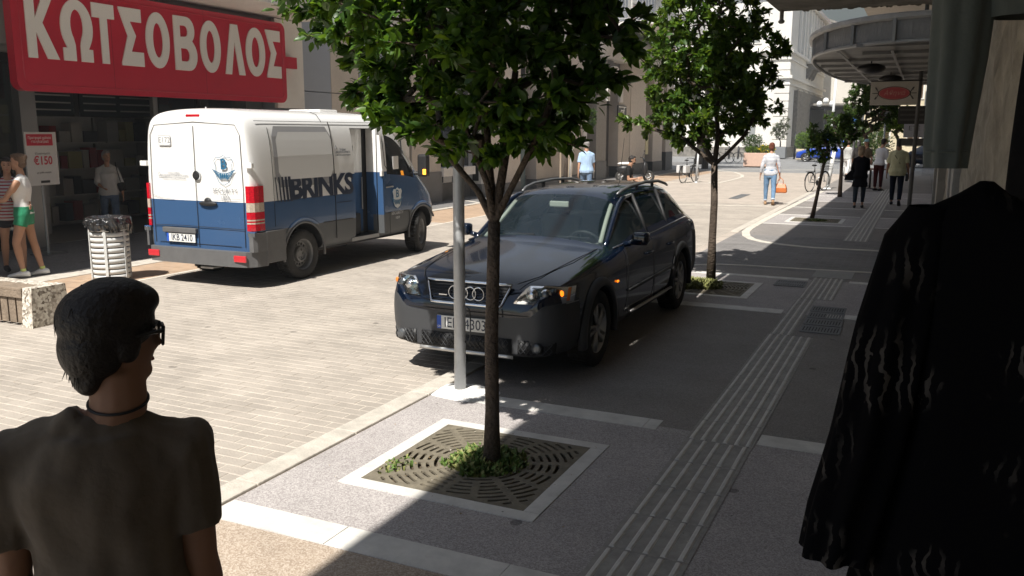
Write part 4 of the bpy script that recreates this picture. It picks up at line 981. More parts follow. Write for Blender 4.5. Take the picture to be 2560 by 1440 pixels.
for y in (1.76,): seam([(sx(z)+.002,y,z) for z in (.5,.8,1.1,1.41,1.7,1.95,2.1,2.19)],.006)
seam([(sx(z)+.002,2.99,z) for z in (.5,.8,1.1,1.41,1.7,1.95,2.1,2.18)],.004); seam([(sx(z)+.002,.42,z) for z in (.8,1.1,1.41,1.7,1.95,2.1)],.003)
seam([(.843,y,2.185) for y in (.2,.8,1.6,2.4,3.0)],.004,'roof_gutter'); seam([(.64,1.62,2.325),(.75,1.62,2.29),(.83,1.62,2.19)],.004)
seam([(.945,y,.76) for y in (1.46,2.1,2.18)],.005); seam([(.945,y,.76) for y in (2.9,3.3,3.78)],.005); seam([(.945,3.78,.76),(.945,3.82,.5)],.004); seam([(.945,3.2,.755),(.945,3.2,.42)],.003)
seam([(.945,y,1.02) for y in (1.8,2.15)],.003)
MB().box((.5,.0,2.355),(.62,.0,2.36)) if False else None
MB().box((-.3,2.3,2.33),(.3,2.75,2.385),bev=.02).build('roof_vent',m_wlet,van)
MB().cyl((0,.25,2.33),(0,.25,2.37),.008,n=6).build('aerial_base',m_wlet,van)
# lettering and crest on the side
sy=lambda px:atX(px,465,-7.85).y-8.62
YB0=sy(668); m_let=mat('livery_dark',(.012,.022,.05),.35,coat=.4)
for k in range(5):
    y0=sy(669+k*8.2); y1=y0+.020+.009*k
    MB().quad((sx(1.12)+.009,y0+.03,1.115),(sx(1.12)+.009,y1+.03,1.115),(sx(1.44)+.009,y1,1.45),(sx(1.44)+.009,y0,1.45)).build('livery_stripe',m_let,van)
me=text_mesh('BRINKS',.46,.001,.018,1,'LEFT',.92); x0=min(v.co.x for v in me.vertices);x1=max(v.co.x for v in me.vertices);z0=min(v.co.y for v in me.vertices);z1=max(v.co.y for v in me.vertices)
ya,yb=sy(708),sy(868)
for v in me.vertices: v.co.x=(v.co.x-x0)/(x1-x0)*(yb-ya); v.co.y=(v.co.y-z0)/(z1-z0)*.325
me.materials.clear(); me.materials.append(m_let); lo=obj('lettering',me,van); lo.matrix_local=frame((.947,ya,1.125),(0,1,0),(-.03,0,1))
def crest(O,U,V,s,m,par,m2):
    F=frame(O,U,V)
    def put(name,mb,mm): o=mb.build(name,mm,par); o.matrix_local=F
    shield=[(0,-.5),(.22,-.40),(.34,-.18),(.33,.1),(.40,.28),(.30,.40),(.15,.38),(0,.46),(-.15,.38),(-.30,.40),(-.40,.28),(-.33,.1),(-.34,-.18),(-.22,-.40)]
    shield=[(a*s,b_*s) for a,b_ in shield]
    if m2: put('crest_field',MB().prism(shield,(0,0,0),(1,0,0),(0,1,0),.001),m2)
    put('crest_outline',MB().tube([(a,b_,.002) for a,b_ in shield],.009*s,4,closed=True),m)
    for sg in (-1,1):
        b=MB()
        for k in range(5):
            a0=.10+.02*k; b.add([(sg*s*.12,s*(-.12-.05*k),.003),(sg*s*(.50-.06*k),s*(.02-.06*k),.003),(sg*s*(.46-.06*k),s*(-.03-.06*k),.003),(sg*s*.12,s*(-.15-.05*k),.003)],[(0,1,2,3)])
        put('wing',b,m)
    b=MB()
    for k in range(4): b.box((s*(-.16+.08*k),s*-.27,.002),(s*(-.10+.08*k),s*-.13,.004))
    b.box((-s*.17,s*-.12,.002),(s*.17,s*-.10,.004)).box((-s*.17,s*-.30,.002),(s*.17,s*-.28,.004)); put('emblem',b,m)
    text('lettering','B',Vector(O)+Vector(V)*s*.16+Vector(U).cross(Vector(V))*.003,U,V,s*.48,m,par,extrude=.0005,bold=s*.012)
m_cr=mat('crest_blue',(.03,.13,.24),.4); m_crw=mat('crest_white',(.62,.64,.66),.4)
crest((.949,3.42,.99),(0,1,0),(0,0,1),.36,m_cr,van,m_crw)
for t_,z,s_ in (('SECURITY',.74,.075),('1859',.66,.06)): text('lettering',t_,(.948,3.42,z),(0,1,0),(0,0,1),s_,m_crw,van,extrude=.0008,spacing=1.1)
for t_,z,s_ in (('Το όχημα',1.79,.045),('ΔΕΝ ΠΕΡΙΕΧΕΙ ΧΡΗΜΑΤΑ',1.75,.04),('η αποστολή αυτοκαταστρέφεται',1.71,.032)):
    text('lettering',t_,(sx(z)+.004,2.0,z),(0,1,0),(-.06,0,1),s_,m_let,van,extrude=.0005,sx=.75)
MB().tube([(sx(1.83)+.004,1.82,1.80),(sx(1.83)+.002,1.845,1.85),(sx(1.83)+.004,1.87,1.80)],.003,4,closed=True).build('warning_triangle',m_let,van)
# driver's door: handle, mirror, white note behind the glass, bright quarter strip
MB().tube([(.945,3.10,1.17),(.975,3.14,1.18),(.975,3.26,1.18),(.945,3.30,1.17)],.012,8).build('door_handle',m_alu,van)
t_=MB().box((.98,4.0,1.30),(1.16,4.14,1.68),bev=.04); t_.build('mirror',m_blk,van)
MB().tube([(.88,4.03,1.36),(1.0,4.06,1.36)],.03,8).build('mirror_arm',m_blk,van)
MB().box((1.10,3.985,1.34),(1.155,4.005,1.43),bev=.006).build('indicator',mat('indicator_on',(.9,.35,.04),.3,emit=(1,.35,.03),es=2.2),van)
MB().box((.925,3.34,1.45),(.932,3.50,1.66)).build('paper_note',m_wlet,van)
MB().tube([(.90,3.66,1.40),(.885,3.67,1.70),(.862,3.68,1.93)],.012,6).build('window_post',m_blk,van)
MB().tube([(.888,3.95,1.42),(.90,3.80,1.40),(.925,3.2,1.41),(.925,3.10,1.52),(.90,3.07,1.9),(.85,3.10,2.08),(.82,3.42,2.10)],.010,6).build('window_trim',m_blk,van)
MB().tube([(.80,4.28,1.30),(.835,4.05,1.50),(.835,3.75,1.82),(.83,3.48,2.10)],.022,6).build('windscreen_pillar',m_wlet,van)
MB().prism([(0,0),(.28,.10),(.30,.26),(.10,.22)],(.70,4.66,.80),(.35,-.9,0),(0,0,1),.05).build('headlamp',mat('lamp_clear',(.6,.62,.62),.1,coat=1),van)
# wheel-arch lips
for y in (1.02,4.22):
    for s in (-1,1):
        b=MB().tube([(s*(.935),y+.445*math.cos(a),.36+.445*math.sin(a)) for a in [(R(-8) if y<2 else R(30))+(R(196) if y<2 else R(158))*i/20 for i in range(21)]],.018,6,flat=1.0); b.build('arch_lip',m_vgrey,van,True)
        b=MB().tube([(s*(.925),y+.50*math.cos(a),.36+.50*math.sin(a)) for a in [R(46)+R(96)*i/16 for i in range(17)]],[.006]+[.028]*15+[.006],6); b.build('arch_flare',m_liv,van,True)
for y,st in ((1.02,0),(4.22,R(16))):
    for s in (-1,1): wheel(van,s*.80,y,.35,.235,'steel',s,st)
MB().box((-.6,.3,.30),(.6,4.3,.40)).box((-.75,.94,.28),(.75,1.1,.42)).build('underbody',m_blk,van)
MB().box((.0,-.02,.235),(.22,.3,.27),bev=.01).build('exhaust_strip',m_alu,van)
# rear: bumper, doors, lamps
bp=[(-.97,.22),(-.93,.05),(-.84,-.06),(-.6,-.09),(0,-.10),(.6,-.09),(.84,-.06),(.93,.05),(.97,.22),(.90,.22),(.86,.10),(.5,.03),(-.5,.03),(-.86,.10),(-.90,.22)]
MB().prism(bp,(0,0,.30),(1,0,0),(0,1,0),.20).build('bumper',m_vgrey,van)
for s in (-1,1):
    MB().prism([(s*.97,.22),(s*.965,.03),(s*.94,-.025),(s*.885,-.04),(s*.885,.03),(s*.93,.22)][::s],(0,0,.50),(1,0,0),(0,1,0),.245).build('corner_cladding',m_vgrey,van)
    MB().box((s*.93,.2,.33),(s*.972,.58,.755),bev=.01).build('side_cladding',m_vgrey,van)
    MB().box((s*.66,-.098,.37),(s*.86,-.07,.455),bev=.008).build('reflector',mat('reflector_red',(.55,.03,.04),.2,coat=1),van)
m_lr=mat('lamp_red',(.50,.008,.02),.12,coat=1,var=.35,vs=45); m_lw=mat('lamp_pale',(.50,.42,.34),.12,coat=1,var=.25,vs=50)
def tail(z0,z1,m,s):
    p=[(s*.845,-.018),(s*.90,-.012),(s*.945,.03),(s*.956,.10),(s*.953,.20),(s*.93,.20),(s*.93,.08),(s*.88,.03),(s*.845,.02)]
    MB().prism(p[::-s] if s<0 else p,(0,0,z0),(1,0,0),(0,1,0),z1-z0).build('tail_lamp',m,van)
for s in (-1,1):
    for z0,z1,m in ((1.14,1.355,m_lr),(1.02,1.138,m_lw),(.925,1.018,m_lr),(.905,.923,m_lw),(.885,.903,m_lr),(.865,.883,m_lw),(.775,.863,m_lr)): tail(z0,z1,m,s)
seam([(0,-.008,.52),(0,-.012,1.0),(0,-.012,1.5),(0,-.006,2.12)],.004)
seam([(-.79,-.004,.55),(-.80,-.006,1.3),(-.78,-.002,2.0),(-.70,.004,2.13),(0,-.002,2.17),(.70,.004,2.13),(.78,-.002,2.0),(.80,-.006,1.3),(.79,-.004,.55)],.004)
seam([(-.79,-.012,.79),(-.3,-.016,.80),(.79,-.012,.79)],.004)
seam([(-.72,-.004,.56),(.72,-.004,.56)],.003)
for s in (-1,1):
    for z in (1.62,.735): MB().box((s*.86,-.03,z-.035),(s*.975,.02,z+.035),bev=.008).build('hinge',m_liv,van); 
MB().box((-.12,.0,2.235),(.12,.05,2.27),bev=.006).build('brake_lamp',m_lr,van)
MB().prism(rrect(-.62,1.86,-.40,2.0,.02),(0,-.013,0),(1,0,0),(0,0,1),.002).build('number_plate_sticker',mat('sticker_grey',(.45,.46,.48),.4),van); MB().prism(rrect(-.61,1.87,-.41,1.99,.018),(0,-.0155,0),(1,0,0),(0,0,1),.001).build('sticker_face',m_wlet,van)
text('lettering','E172',(-.51,-.0168,1.93),(1,0,0),(0,0,1),.105,mat('grey_ink',(.22,.23,.25),.5),van,extrude=.0005)
crest((.50,-.017,1.56),(1,0,0),(0,0,1),.40,m_cr,van,None)
for t_,z,s_ in (('SECURITY',1.285,.085),('SINCE',1.235,.035),('1859',1.19,.07)): text('lettering',t_,(.50,-.016,z),(1,0,0),(0,0,1),s_,mat('grey_ink'),van,extrude=.0006,spacing=1.15)
for t_,z,s_ in (('Το όχημα διαθέτει',1.50,.035),('ΔΙΑΜΟΡΦΩΜΕΝΟ ΣΥΣΤΗΜΑ ΚΑΤΑΣΤΡΟΦΗΣ',1.465,.032),('η παραβίασή του θα εντοπιστεί και θα διωχθεί',1.43,.026)): text('lettering',t_,(-.38,-.015,z),(1,0,0),(0,0,1),s_,mat('grey_ink'),van,extrude=.0005,sx=.75)
MB().tube([(-.67,-.015,1.46),(-.64,-.015,1.51),(-.61,-.015,1.46)],.003,4,closed=True).build('warning_triangle',mat('grey_ink'),van)
MB().cyl((.03,-.012,1.475),(.03,-.03,1.475),.065,.06,20).build('lock_ring',m_chrome,van); MB().cyl((.03,-.02,1.475),(.03,-.034,1.475),.048,.044,20).build('lock_cap',m_blk,van)
MB().ell((.20,-.02,1.11),(.16,.03,.035),14,8).ell((.20,-.02,1.14),(.06,.025,.05),12,8).build('rear_handle',m_blk,van,True)
MB().box((-.62,-.05,.70),(-.02,.0,.77),bev=.012).build('plate_lamp_bar',m_vgrey,van)
MB().box((-.56,-.035,.575),(-.05,-.02,.69),bev=.004).build('licence_plate',mat('plate_white',(.72,.72,.70),.4),van); MB().box((-.56,-.0365,.576),(-.52,-.0352,.689)).build('plate_band',mat('plate_blue',(.02,.09,.45),.4),van)
text('lettering','IKB 2410',(-.285,-.0365,.632),(1,0,0),(0,0,1),.125,m_let,van,extrude=.0005,sx=.82,bold=.001)
MB().tube([(-.79,-.012,1.20),(-.6,-.014,1.16),(-.4,-.014,1.145)],.0025,4).build('livery_line',mat('grey_ink'),van); MB().tube([(.25,-.014,1.145),(.5,-.014,1.165),(.80,-.012,1.19)],.0025,4).build('livery_line',mat('grey_ink'),van)
# ---------------------------------------------------------------- the dark estate car
car=thing('estate_car','dark blue black estate car with grey bumpers and roof rails parked facing the viewer','car',(-3.335,8.60,0),PI); car.scale=(.955,.985,.99)
m_paint=mat('car_paint',(.003,.007,.018),.10,metal=.0,coat=.75,spec=.4); m_bump=mat('car_bumper',(.048,.050,.054),.5,var=.08,vs=5); m_cg=glass('car_glass',(.02,.05,.07),.16)
def cs_(y,w,zb,zs,r7,r8,r9,r10,z11):
    return (y,[(0,zb),(.55,zb),(w-.09,zb+.015),(w-.02,zb+.10),(w,.46),(w,.62),(w-.015,.69 if y>2.0 and zs>.72 else zs-.10),(w-.045,zs),r7,r8,r9,r10,(0,z11)])
csec=[cs_(2.45,.60,.27,.56,(.54,.585),(.50,.60),(.40,.61),(.2,.615),.62),
 cs_(2.42,.70,.25,.745,(.64,.685),(.55,.71),(.42,.73),(.2,.735),.74),
 cs_(2.36,.79,.23,.775,(.72,.765),(.60,.79),(.45,.805),(.2,.815),.82),
 cs_(2.26,.86,.22,.80,(.78,.825),(.62,.85),(.46,.865),(.2,.875),.88),
 cs_(2.05,.895,.21,.84,(.80,.865),(.64,.895),(.48,.91),(.22,.92),.925),
 cs_(1.55,.905,.20,.89,(.81,.915),(.67,.95),(.50,.97),(.24,.98),.985),
 cs_(1.12,.90,.20,.935,(.81,.96),(.71,.985),(.53,1.01),(.25,1.03),1.035),
 cs_(1.00,.90,.20,.945,(.81,.97),(.715,.995),(.53,1.03),(.25,1.055),1.06),
 cs_(.80,.90,.20,.955,(.81,.98),(.70,1.08),(.53,1.14),(.25,1.17),1.175),
 cs_(.55,.90,.20,.965,(.81,.995),(.66,1.23),(.51,1.29),(.25,1.32),1.325),
 cs_(.30,.90,.20,.975,(.81,1.005),(.625,1.36),(.49,1.425),(.25,1.45),1.455),
 cs_(.12,.90,.20,.98,(.81,1.01),(.61,1.405),(.47,1.465),(.25,1.49),1.495),
 cs_(-.45,.905,.20,.99,(.81,1.02),(.60,1.425),(.47,1.495),(.25,1.52),1.525),
 cs_(-1.1,.905,.20,1.01,(.81,1.04),(.60,1.42),(.47,1.49),(.25,1.515),1.52),
 cs_(-1.65,.90,.20,1.02,(.80,1.05),(.59,1.40),(.46,1.465),(.24,1.485),1.49),
 cs_(-1.95,.89,.21,1.02,(.785,1.05),(.575,1.34),(.45,1.41),(.24,1.43),1.435),
 cs_(-2.2,.87,.23,1.0,(.76,1.03),(.60,1.12),(.45,1.17),(.24,1.19),1.195),
 cs_(-2.34,.84,.25,.93,(.73,.96),(.60,.985),(.45,1.0),(.24,1.01),1.015),
 cs_(-2.43,.76,.28,.80,(.68,.83),(.56,.85),(.42,.86),(.22,.87),.875)]
def cmf(i,row):
    if row<=5 and i<=3: return 2
    if row<=5 and i>=15: return 2
    if row<=2: return 2
    if i in (7,8,9) and row>=9: return 1
    if 7<=i<=14 and row==8 : return 1
    if i in (15,) and row>=9: return 1
    return 0
grid_body(csec,[m_paint,m_cg,m_bump,m_blk],car,cmf,2,arches=[(1.52,.345,.385,.62,1.2),(-1.35,.345,.385,.62,1.2)],names=['body','window','bumper','wheel_well'])
for y in (1.52,-1.35):
    for s in (-1,1):
        wheel(car,s*.785,y,.345,.22,'alloy',s,0,.225)
        sec=[]
        for i in range(25):
            a=R(-14)+R(208)*i/24; c,sn=math.cos(a),math.sin(a)
            sec.append([(s*.86,y+.386*c,.345+.386*sn),(s*.925,y+.386*c,.345+.386*sn),(s*.932,y+.40*c,.345+.40*sn),(s*.925,y+.44*c,.345+.44*sn),(s*.90,y+.462*c,.345+.462*sn),(s*.86,y+.462*c,.345+.462*sn)])
        MB().loft(sec).build('arch_flare',m_bump,car,True)
def nosey(x):
    T=[(0,2.452),(.45,2.45),(.60,2.43),(.70,2.395),(.79,2.33),(.86,2.22),(.895,2.0),(.9,1.6)]; x=abs(x)
    for (a,p),(c,q) in zip(T,T[1:]):
        if x<=c: return p+(q-p)*(x-a)/(c-a)
    return 1.6
def npatch(name,top,bot,x0,x1,m,off=.004,n=10,par=None,lean=True,smooth=True,th=.012):
    """curved panel on the nose between two height curves"""
    s1=[];
    for i in range(n+1):
        x=x0+(x1-x0)*i/n; zt,zb=top(x),bot(x); r=[]
        for z,o_ in ((zb,off),(zt,off),(zt,off-th),(zb,off-th)):
            y=nosey(x)-(max(0,z-.60)*.42 if lean else 0)+o_; r.append((x,y,z))
        s1.append(r)
    return MB().loft(s1).build(name,m,par or car,smooth)
flat=lambda z:(lambda x:z)
# grille with chrome surround, bars and four rings
gt=lambda x:.83+.0*abs(x); gb=lambda x:.655
tw=lambda z:.335+.075*(z-.655)/.175
m_grd=mat('grille_dark',(.012,.012,.013),.5)
b=MB()
def gy(x,z): return nosey(x)-max(0,z-.60)*.42
poly=[(-.335,.655),(.335,.655),(.41,.83),(-.41,.83)]
b.loft([[(p[0],gy(p[0],p[1])+.004,p[1]) for p in poly],[(p[0],gy(p[0],p[1])+.014,p[1]) for p in poly]]).build('grille_back',m_grd,car)
for k in range(6):
    z=.68+k*.024; w_=tw(z)-.01; MB().loft([[(x,gy(x,z)+.016,z-.005),(x,gy(x,z)+.030,z-.002),(x,gy(x,z)+.016,z+.006)] for x in (-w_,-w_/2,0,w_/2,w_)]).build('grille_bar',mat('grille_bar',(.03,.03,.032),.3,coat=.6),car)
rim=[]
for p,q in zip(poly,poly[1:]+poly[:1]):
    for i in range(6): rim.append((p[0]+(q[0]-p[0])*i/6,p[1]+(q[1]-p[1])*i/6))
MB().tube([(x,gy(x,z)+.022,z) for x,z in rim],.013,8,closed=True).build('grille_surround',m_chrome,car,True)
for k in range(4):
    cx_=-.118+k*.0787; MB().tube([(cx_+.054*math.cos(a),gy(0,.745)+.040,.745+.054*math.sin(a)) for a in [2*PI*i/28 for i in range(28)]],.006,6,closed=True).build('ring',m_chrome,car,True)
MB().box((.19,gy(.2,.72)+.030,.713),(.27,gy(.2,.72)+.034,.722)).build('badge',m_chrome,car)
# head lamps
m_lens=glass('lamp_lens',(.3,.3,.3),.05); m_hous=mat('lamp_housing',(.03,.03,.032),.25,coat=.5); m_hous2=mat('lamp_reflector',(.55,.56,.58),.15,metal=.9)
m_amb=mat('amber_lamp',(.75,.22,.03),.2,coat=1); m_ambon=mat('amber_lit',(.8,.2,.01),.2,emit=(1,.20,.01),es=1.3)
for s in (-1,1):
    hd=bpy.data.objects.new('headlight',None); COL.objects.link(hd); hd.parent=car
    topc=lambda x:.845-.03*max(0,(abs(x)-.7)/.18); botc=lambda x:.70 if abs(x)>.52 else .70
    xi,xo=(.455,.875); 
    top2=lambda x:.705+min(1,(abs(x)-.455)/.11)*.135-.02*max(0,(abs(x)-.72)/.15)
    npatch('housing',top2,flat(.695),s*xi,s*xo,m_hous2 if s>0 else m_hous,.002,14,hd)
    for x,r_ in ((.60,.052),(.705,.050)):
        yy=gy(x,.765)+.006; dirv=Vector((s*.12 if x<.65 else s*.3,1,.1)).normalized()
        MB().cyl(Vector((s*x,yy,.765)),Vector((s*x,yy,.765))+dirv*.022,r_,r_*.95,20).build('lamp_ring',m_chrome,hd,True)
        MB().ell(Vector((s*x,yy+.020,.765)),(r_*.78,.02,r_*.78),16,8).build('lamp_bowl',mat('bowl_dark',(.05,.055,.06),.08,coat=1) if x>.65 else m_hous2,hd,True)
    npatch('indicator',lambda x:top2(x)-.006,flat(.712),s*.765,s*.862,m_amb,.030,6,hd)
    MB().ell((s*.815,gy(.815,.77)+.034,.775),(.022,.012,.026),12,8).build('bulb',m_ambon if s<0 else m_amb,hd,True)
    npatch('lens',top2,flat(.695),s*(xi+.005),s*xo,m_lens,.034,14,hd,th=.002)
    npatch('lamp_sill',flat(.692),flat(.684),s*.45,s*.885,m_alu if s<0 else m_bump,.012,12)
npatch('bumper_crease',flat(.60),flat(.594),-.86,.86,m_seam,.004,20,lean=False,th=.004)
# lower grille openings, lattice, skid strip, fog lamps, plate
for x0,x1 in ((-.44,.44),(.50,.80),(-.80,-.50)):
    npatch('intake',flat(.395),flat(.275),x0,x1,m_grd,.006,10,lean=False)
    b=MB(); n=int((x1-x0)/.045)
    for k in range(n+4):
        for d in (1,-1):
            pts=[]
            for q in range(5):
                z=.28+.11*q/4; x=x0+(k-2)*.045+ (q/4*.09 if d>0 else .09-q/4*.09)
                if x0<x<x1: pts.append((x,nosey(x)+.010,z))
            if len(pts)>1: b.tube(pts,.003,4,cap=False)
    b.build('intake_lattice',m_bump,car)
npatch('skid_strip',flat(.262),flat(.232),-.46,.46,mat('satin_silver',(.55,.55,.54),.35,metal=.6,var=.1),.012,12,lean=False)
for s in (-1,1): 
    MB().cyl((s*.66,nosey(.66)-.01,.335),(s*.67,nosey(.66)+.022,.335),.048,n=20).build('fog_lamp',m_bump,car,True); MB().ell((s*.67,nosey(.66)+.022,.335),(.04,.012,.04),16,8).build('fog_lens',mat('fog_glass',(.08,.085,.09),.08,coat=.6),car,True)
MB().box((-.25,2.456,.43),(.27,2.475,.545),bev=.004).build('licence_plate',mat('plate_white'),car)
MB().box((.226,2.4755,.432),(.268,2.477,.543)).build('plate_band',mat('plate_blue'),car)
text('lettering','GR',(.247,2.4775,.45),(-1,0,0),(0,0,1),.024,m_wlet,car,extrude=.0003)
text('lettering','IEM 4303',(-.01,2.476,.485),(-1,0,0),(0,0,1),.125,m_let,car,extrude=.0006,sx=.88)
# wipers, mirrors, rails, trims
for x0,x1,yo in ((.62,.02,.0),(.02,-.55,.02)): MB().tube([(x0,1.02-abs(x0)*.22,1.035-abs(x0)*.05),((x0+x1)/2,.99-abs(x0+x1)*.08,1.075),(x1,.97-abs(x1)*.12,1.085-abs(x1)*.03)],[.012,.010,.007],6).build('wiper',m_blk,car)
npt=MB().tube([(x,1.035-abs(x)**2*.25,1.03-abs(x)*.03) for x in [-.68+i*.136 for i in range(11)]],.022,6,flat=.6); npt.build('cowl',m_blk,car,True)
for s in (-1,1):
    mr_=MB(); mr_.box((s*.915,.60,1.0),(s*1.085,.72,1.125),bev=.035); mr_.tube([(s*.83,.66,1.0),(s*.95,.66,1.03)],[.03,.025],8); mr_.build('mirror',m_paint,car,True)
    b=MB().tube([(s*.555,.12,1.44),(s*.57,.0,1.475),(s*.58,-.25,1.505),(s*.58,-.8,1.522),(s*.575,-1.35,1.508),(s*.56,-1.72,1.46),(s*.55,-1.85,1.43)],[.014,.018,.018,.018,.018,.018,.013],8); b.build('roof_rail',mat('rail_grey',(.16,.165,.17),.35,metal=.5),car,True)
    for y in (-.5,-1.1): MB().box((s*.575-.012,y-.03,1.45),(s*.575+.012,y+.03,1.51),bev=.004).build('rail_foot',m_bump,car)
    for ya,yb,z0 in ((1.0,-.15,0),(-.22,-1.02,0)): pass
    MB().tube([(s*.725,.95,.975),(s*.705,.80,1.065),(s*.668,.55,1.215),(s*.632,.30,1.345),(s*.615,.12,1.40),(s*.605,-.2,1.415)],[.03,.028,.027,.027,.026,.02],8).build('windscreen_pillar',m_paint,car,True)
    for y,dy in ((-.17,.0),(-.98,-.10)): MB().tube([(s*.812,y,1.0),(s*.74,y-.01+dy*.3,1.18),(s*.615,y-.02+dy,1.425)],.022,8).build('pillar',m_blk,car,True)
    MB().tube([(s*.80,.92,.99),(s*.822,.5,1.005),(s*.825,-.4,1.02),(s*.825,-1.2,1.045),(s*.80,-1.85,1.055)],.008,6).build('window_trim',m_chrome if s<0 else m_blk,car,True)
    for y in (.72,-.19,-1.04): MB().tube([(s*(.905 if z<.8 else .905-(z-.8)*.28),y-(0.05 if y<-1 and z>.7 else 0),z) for z in (.34,.5,.7,.85,.98)],.0035,5).build('seam',m_seam,car)
    MB().tube([(s*.912,.66,.34),(s*.912,-.1,.34),(s*.912,-.86,.34)],.022,6,flat=.6).build('sill_strip',mat('satin_silver'),car,True)
    MB().tube([(s*.912,.70,.56),(s*.912,-.2,.57),(s*.912,-.90,.58)],.018,6).build('side_moulding',m_bump,car,True)
    for y in (-.02,-.86): MB().tube([(s*.885,y+.10,.84),(s*.915,y+.07,.845),(s*.915,y-.05,.845),(s*.885,y-.08,.84)],.012,6).build('door_handle',m_paint,car,True)
    MB().ell((s*.905,1.05,.70),(.008,.03,.012),10,6).build('side_repeater',m_ambon,car,True)
    MB().tube([(s*.69,1.06,.995),(s*.66,1.6,.955),(s*.58,2.15,.885),(s*.46,2.36,.845)],.004,5).build('seam',m_seam,car)
# cabin seen through the glass
m_seat=mat('seat_leather',(.20,.185,.165),.6,var=.1); m_dash=mat('dashboard',(.22,.22,.20),.6); m_trim=mat('cabin_trim',(.45,.45,.40),.7)
MB().box((-.70,-2.1,.30),(.70,1.0,.42)).build('floor_pan',m_blk,car)
MB().box((-.70,.62,.55),(.70,.98,.90),bev=.05).ell((-.36,.66,.93),(.2,.14,.07),12,6).build('dashboard',m_dash,car,True)
for x in (-.36,.36):
    MB().box((x-.25,-.45,.42),(x+.25,.10,.62),bev=.06).build('seat',m_seat,car,True)
    T=Matrix.Translation((x,-.45,.6))@Matrix.Rotation(R(14),4,'X'); MB().box((-.24,-.08,0),(.24,.06,.56),bev=.06,T=T).build('backrest',m_seat,car,True); MB().box((-.12,-.06,.60),(.12,.04,.76),bev=.04,T=T).build('headrest',m_seat,car,True)
T=Matrix.Translation((0,-1.35,.55))@Matrix.Rotation(R(16),4,'X'); MB().box((-.62,-.4+.9,-.12),(.62,.9,.05),bev=.05).box((-.62,-.08,0),(.62,.08,.58),bev=.06,T=T).build('rear_bench',m_seat,car,True)
T=Matrix.Translation((-.36,.52,.93))@Matrix.Rotation(R(62),4,'X')
MB().tube([T@Vector((.185*math.cos(2*PI*k/30),.185*math.sin(2*PI*k/30),0)) for k in range(30)],.016,8,closed=True).build('steering_wheel',m_blk,car,True)
b=MB()
for a in (.3,PI-.3,-PI/2): b.tube([T@Vector((0,0,-.02)),T@Vector((.18*math.cos(a),.18*math.sin(a),0))],.018,6)
b.ell(T@Vector((0,0,-.01)),(.06,.04,.06),10,6); b.build('wheel_hub',m_dash,car,True)
MB().box((-.11,.36,1.31),(.11,.39,1.37),bev=.012).build('rear_view_mirror',m_trim,car)
for s in (-1,1): MB().tube([(s*.64,.84,1.02),(s*.585,.53,1.20),(s*.555,.30,1.34),(s*.53,-.2,1.40),(s*.53,-1.0,1.40)],.024,6).build('pillar_trim',m_trim,car,True)
MB().ell((.56,.72,.93),(.10,.05,.03),10,6).build('yellow_cloth',mat('yellow_cloth',(.75,.55,.02),.8,var=.3,vs=60,bump=1,bs=60),car)
MB().cyl((.0,-1.6,1.49),(.0,-1.75,2.0),.005,.002,6).build('aerial',m_blk,car)
# ---------------------------------------------------------------- far cars
def small_car(label,loc,rz,pm,L=3.9,Hh=1.5,roof=(.9,-1.5),name='parked_car'):
    t=thing(name,label,'car',loc,rz); h=L/2
    def s_(y,w,zs,x8,z8,zt): return (y,[(0,.22),(.5,.22),(w-.08,.24),(w,.40),(w,.62),(w-.03,zs),(w-.07,zs+.03),(x8,z8),(x8*.7,zt-.01),(0,zt)])
    f,b_=roof
    S=[s_(h,.55,.55,.45,.60,.62),s_(h-.12,.72,.64,.6,.70,.72),s_(h-.5,.84,.74,.65,.80,.83),s_(f+.35,.86,.88,.70,.93,.96),s_(f+.25,.86,.90,.70,.96,.99),s_(f-.35,.87,.92,.60,Hh-.06,Hh-.01),s_(0,.87,.93,.59,Hh-.04,Hh),s_(b_+.25,.87,.94,.58,Hh-.07,Hh-.02),s_(b_-.15,.85,.94,.6,1.05,1.1),s_(-h+.15,.80,.85,.6,.92,.95),s_(-h,.68,.7,.5,.74,.76)]
    def mf(i,r):
        if 4<=i<=7 and r==6: return 1
        if i==4 and r>=7: return 1
        if i==7 and r>=7: return 1
        return 0
    grid_body(S,[pm,m_vglass,m_blk],t,mf,2,arches=[(h-.75,.31,.35,.6,1.2),(-h+.70,.31,.35,.6,1.2)],names=['body','window','wheel_well'])
    for y in (h-.75,-h+.70):
        for s in (-1,1): wheel(t,s*.76,y,.31,.19,'alloy',s,0,.215)
    for s in (-1,1): MB().ell((s*.58,h-.10,.66),(.16,.10,.07),12,6).build('headlight',m_hous2,t,True); MB().ell((s*.93,f+.2,.95),(.08,.06,.05),8,6).build('mirror',pm,t,True)
    return t
q=atY(2075,398,66); small_car('bright blue small car parked across the end of the street beside the hedge planter',(-6.35,66.5,0),R(90),mat('blue_paint',(.01,.06,.42),.25,coat=1),4.1,1.62,(.7,-1.6))
small_car('dark saloon car parked on the right beyond the man in the cream shirt',(.55,58,0),R(80),m_paint,4.2,1.45)
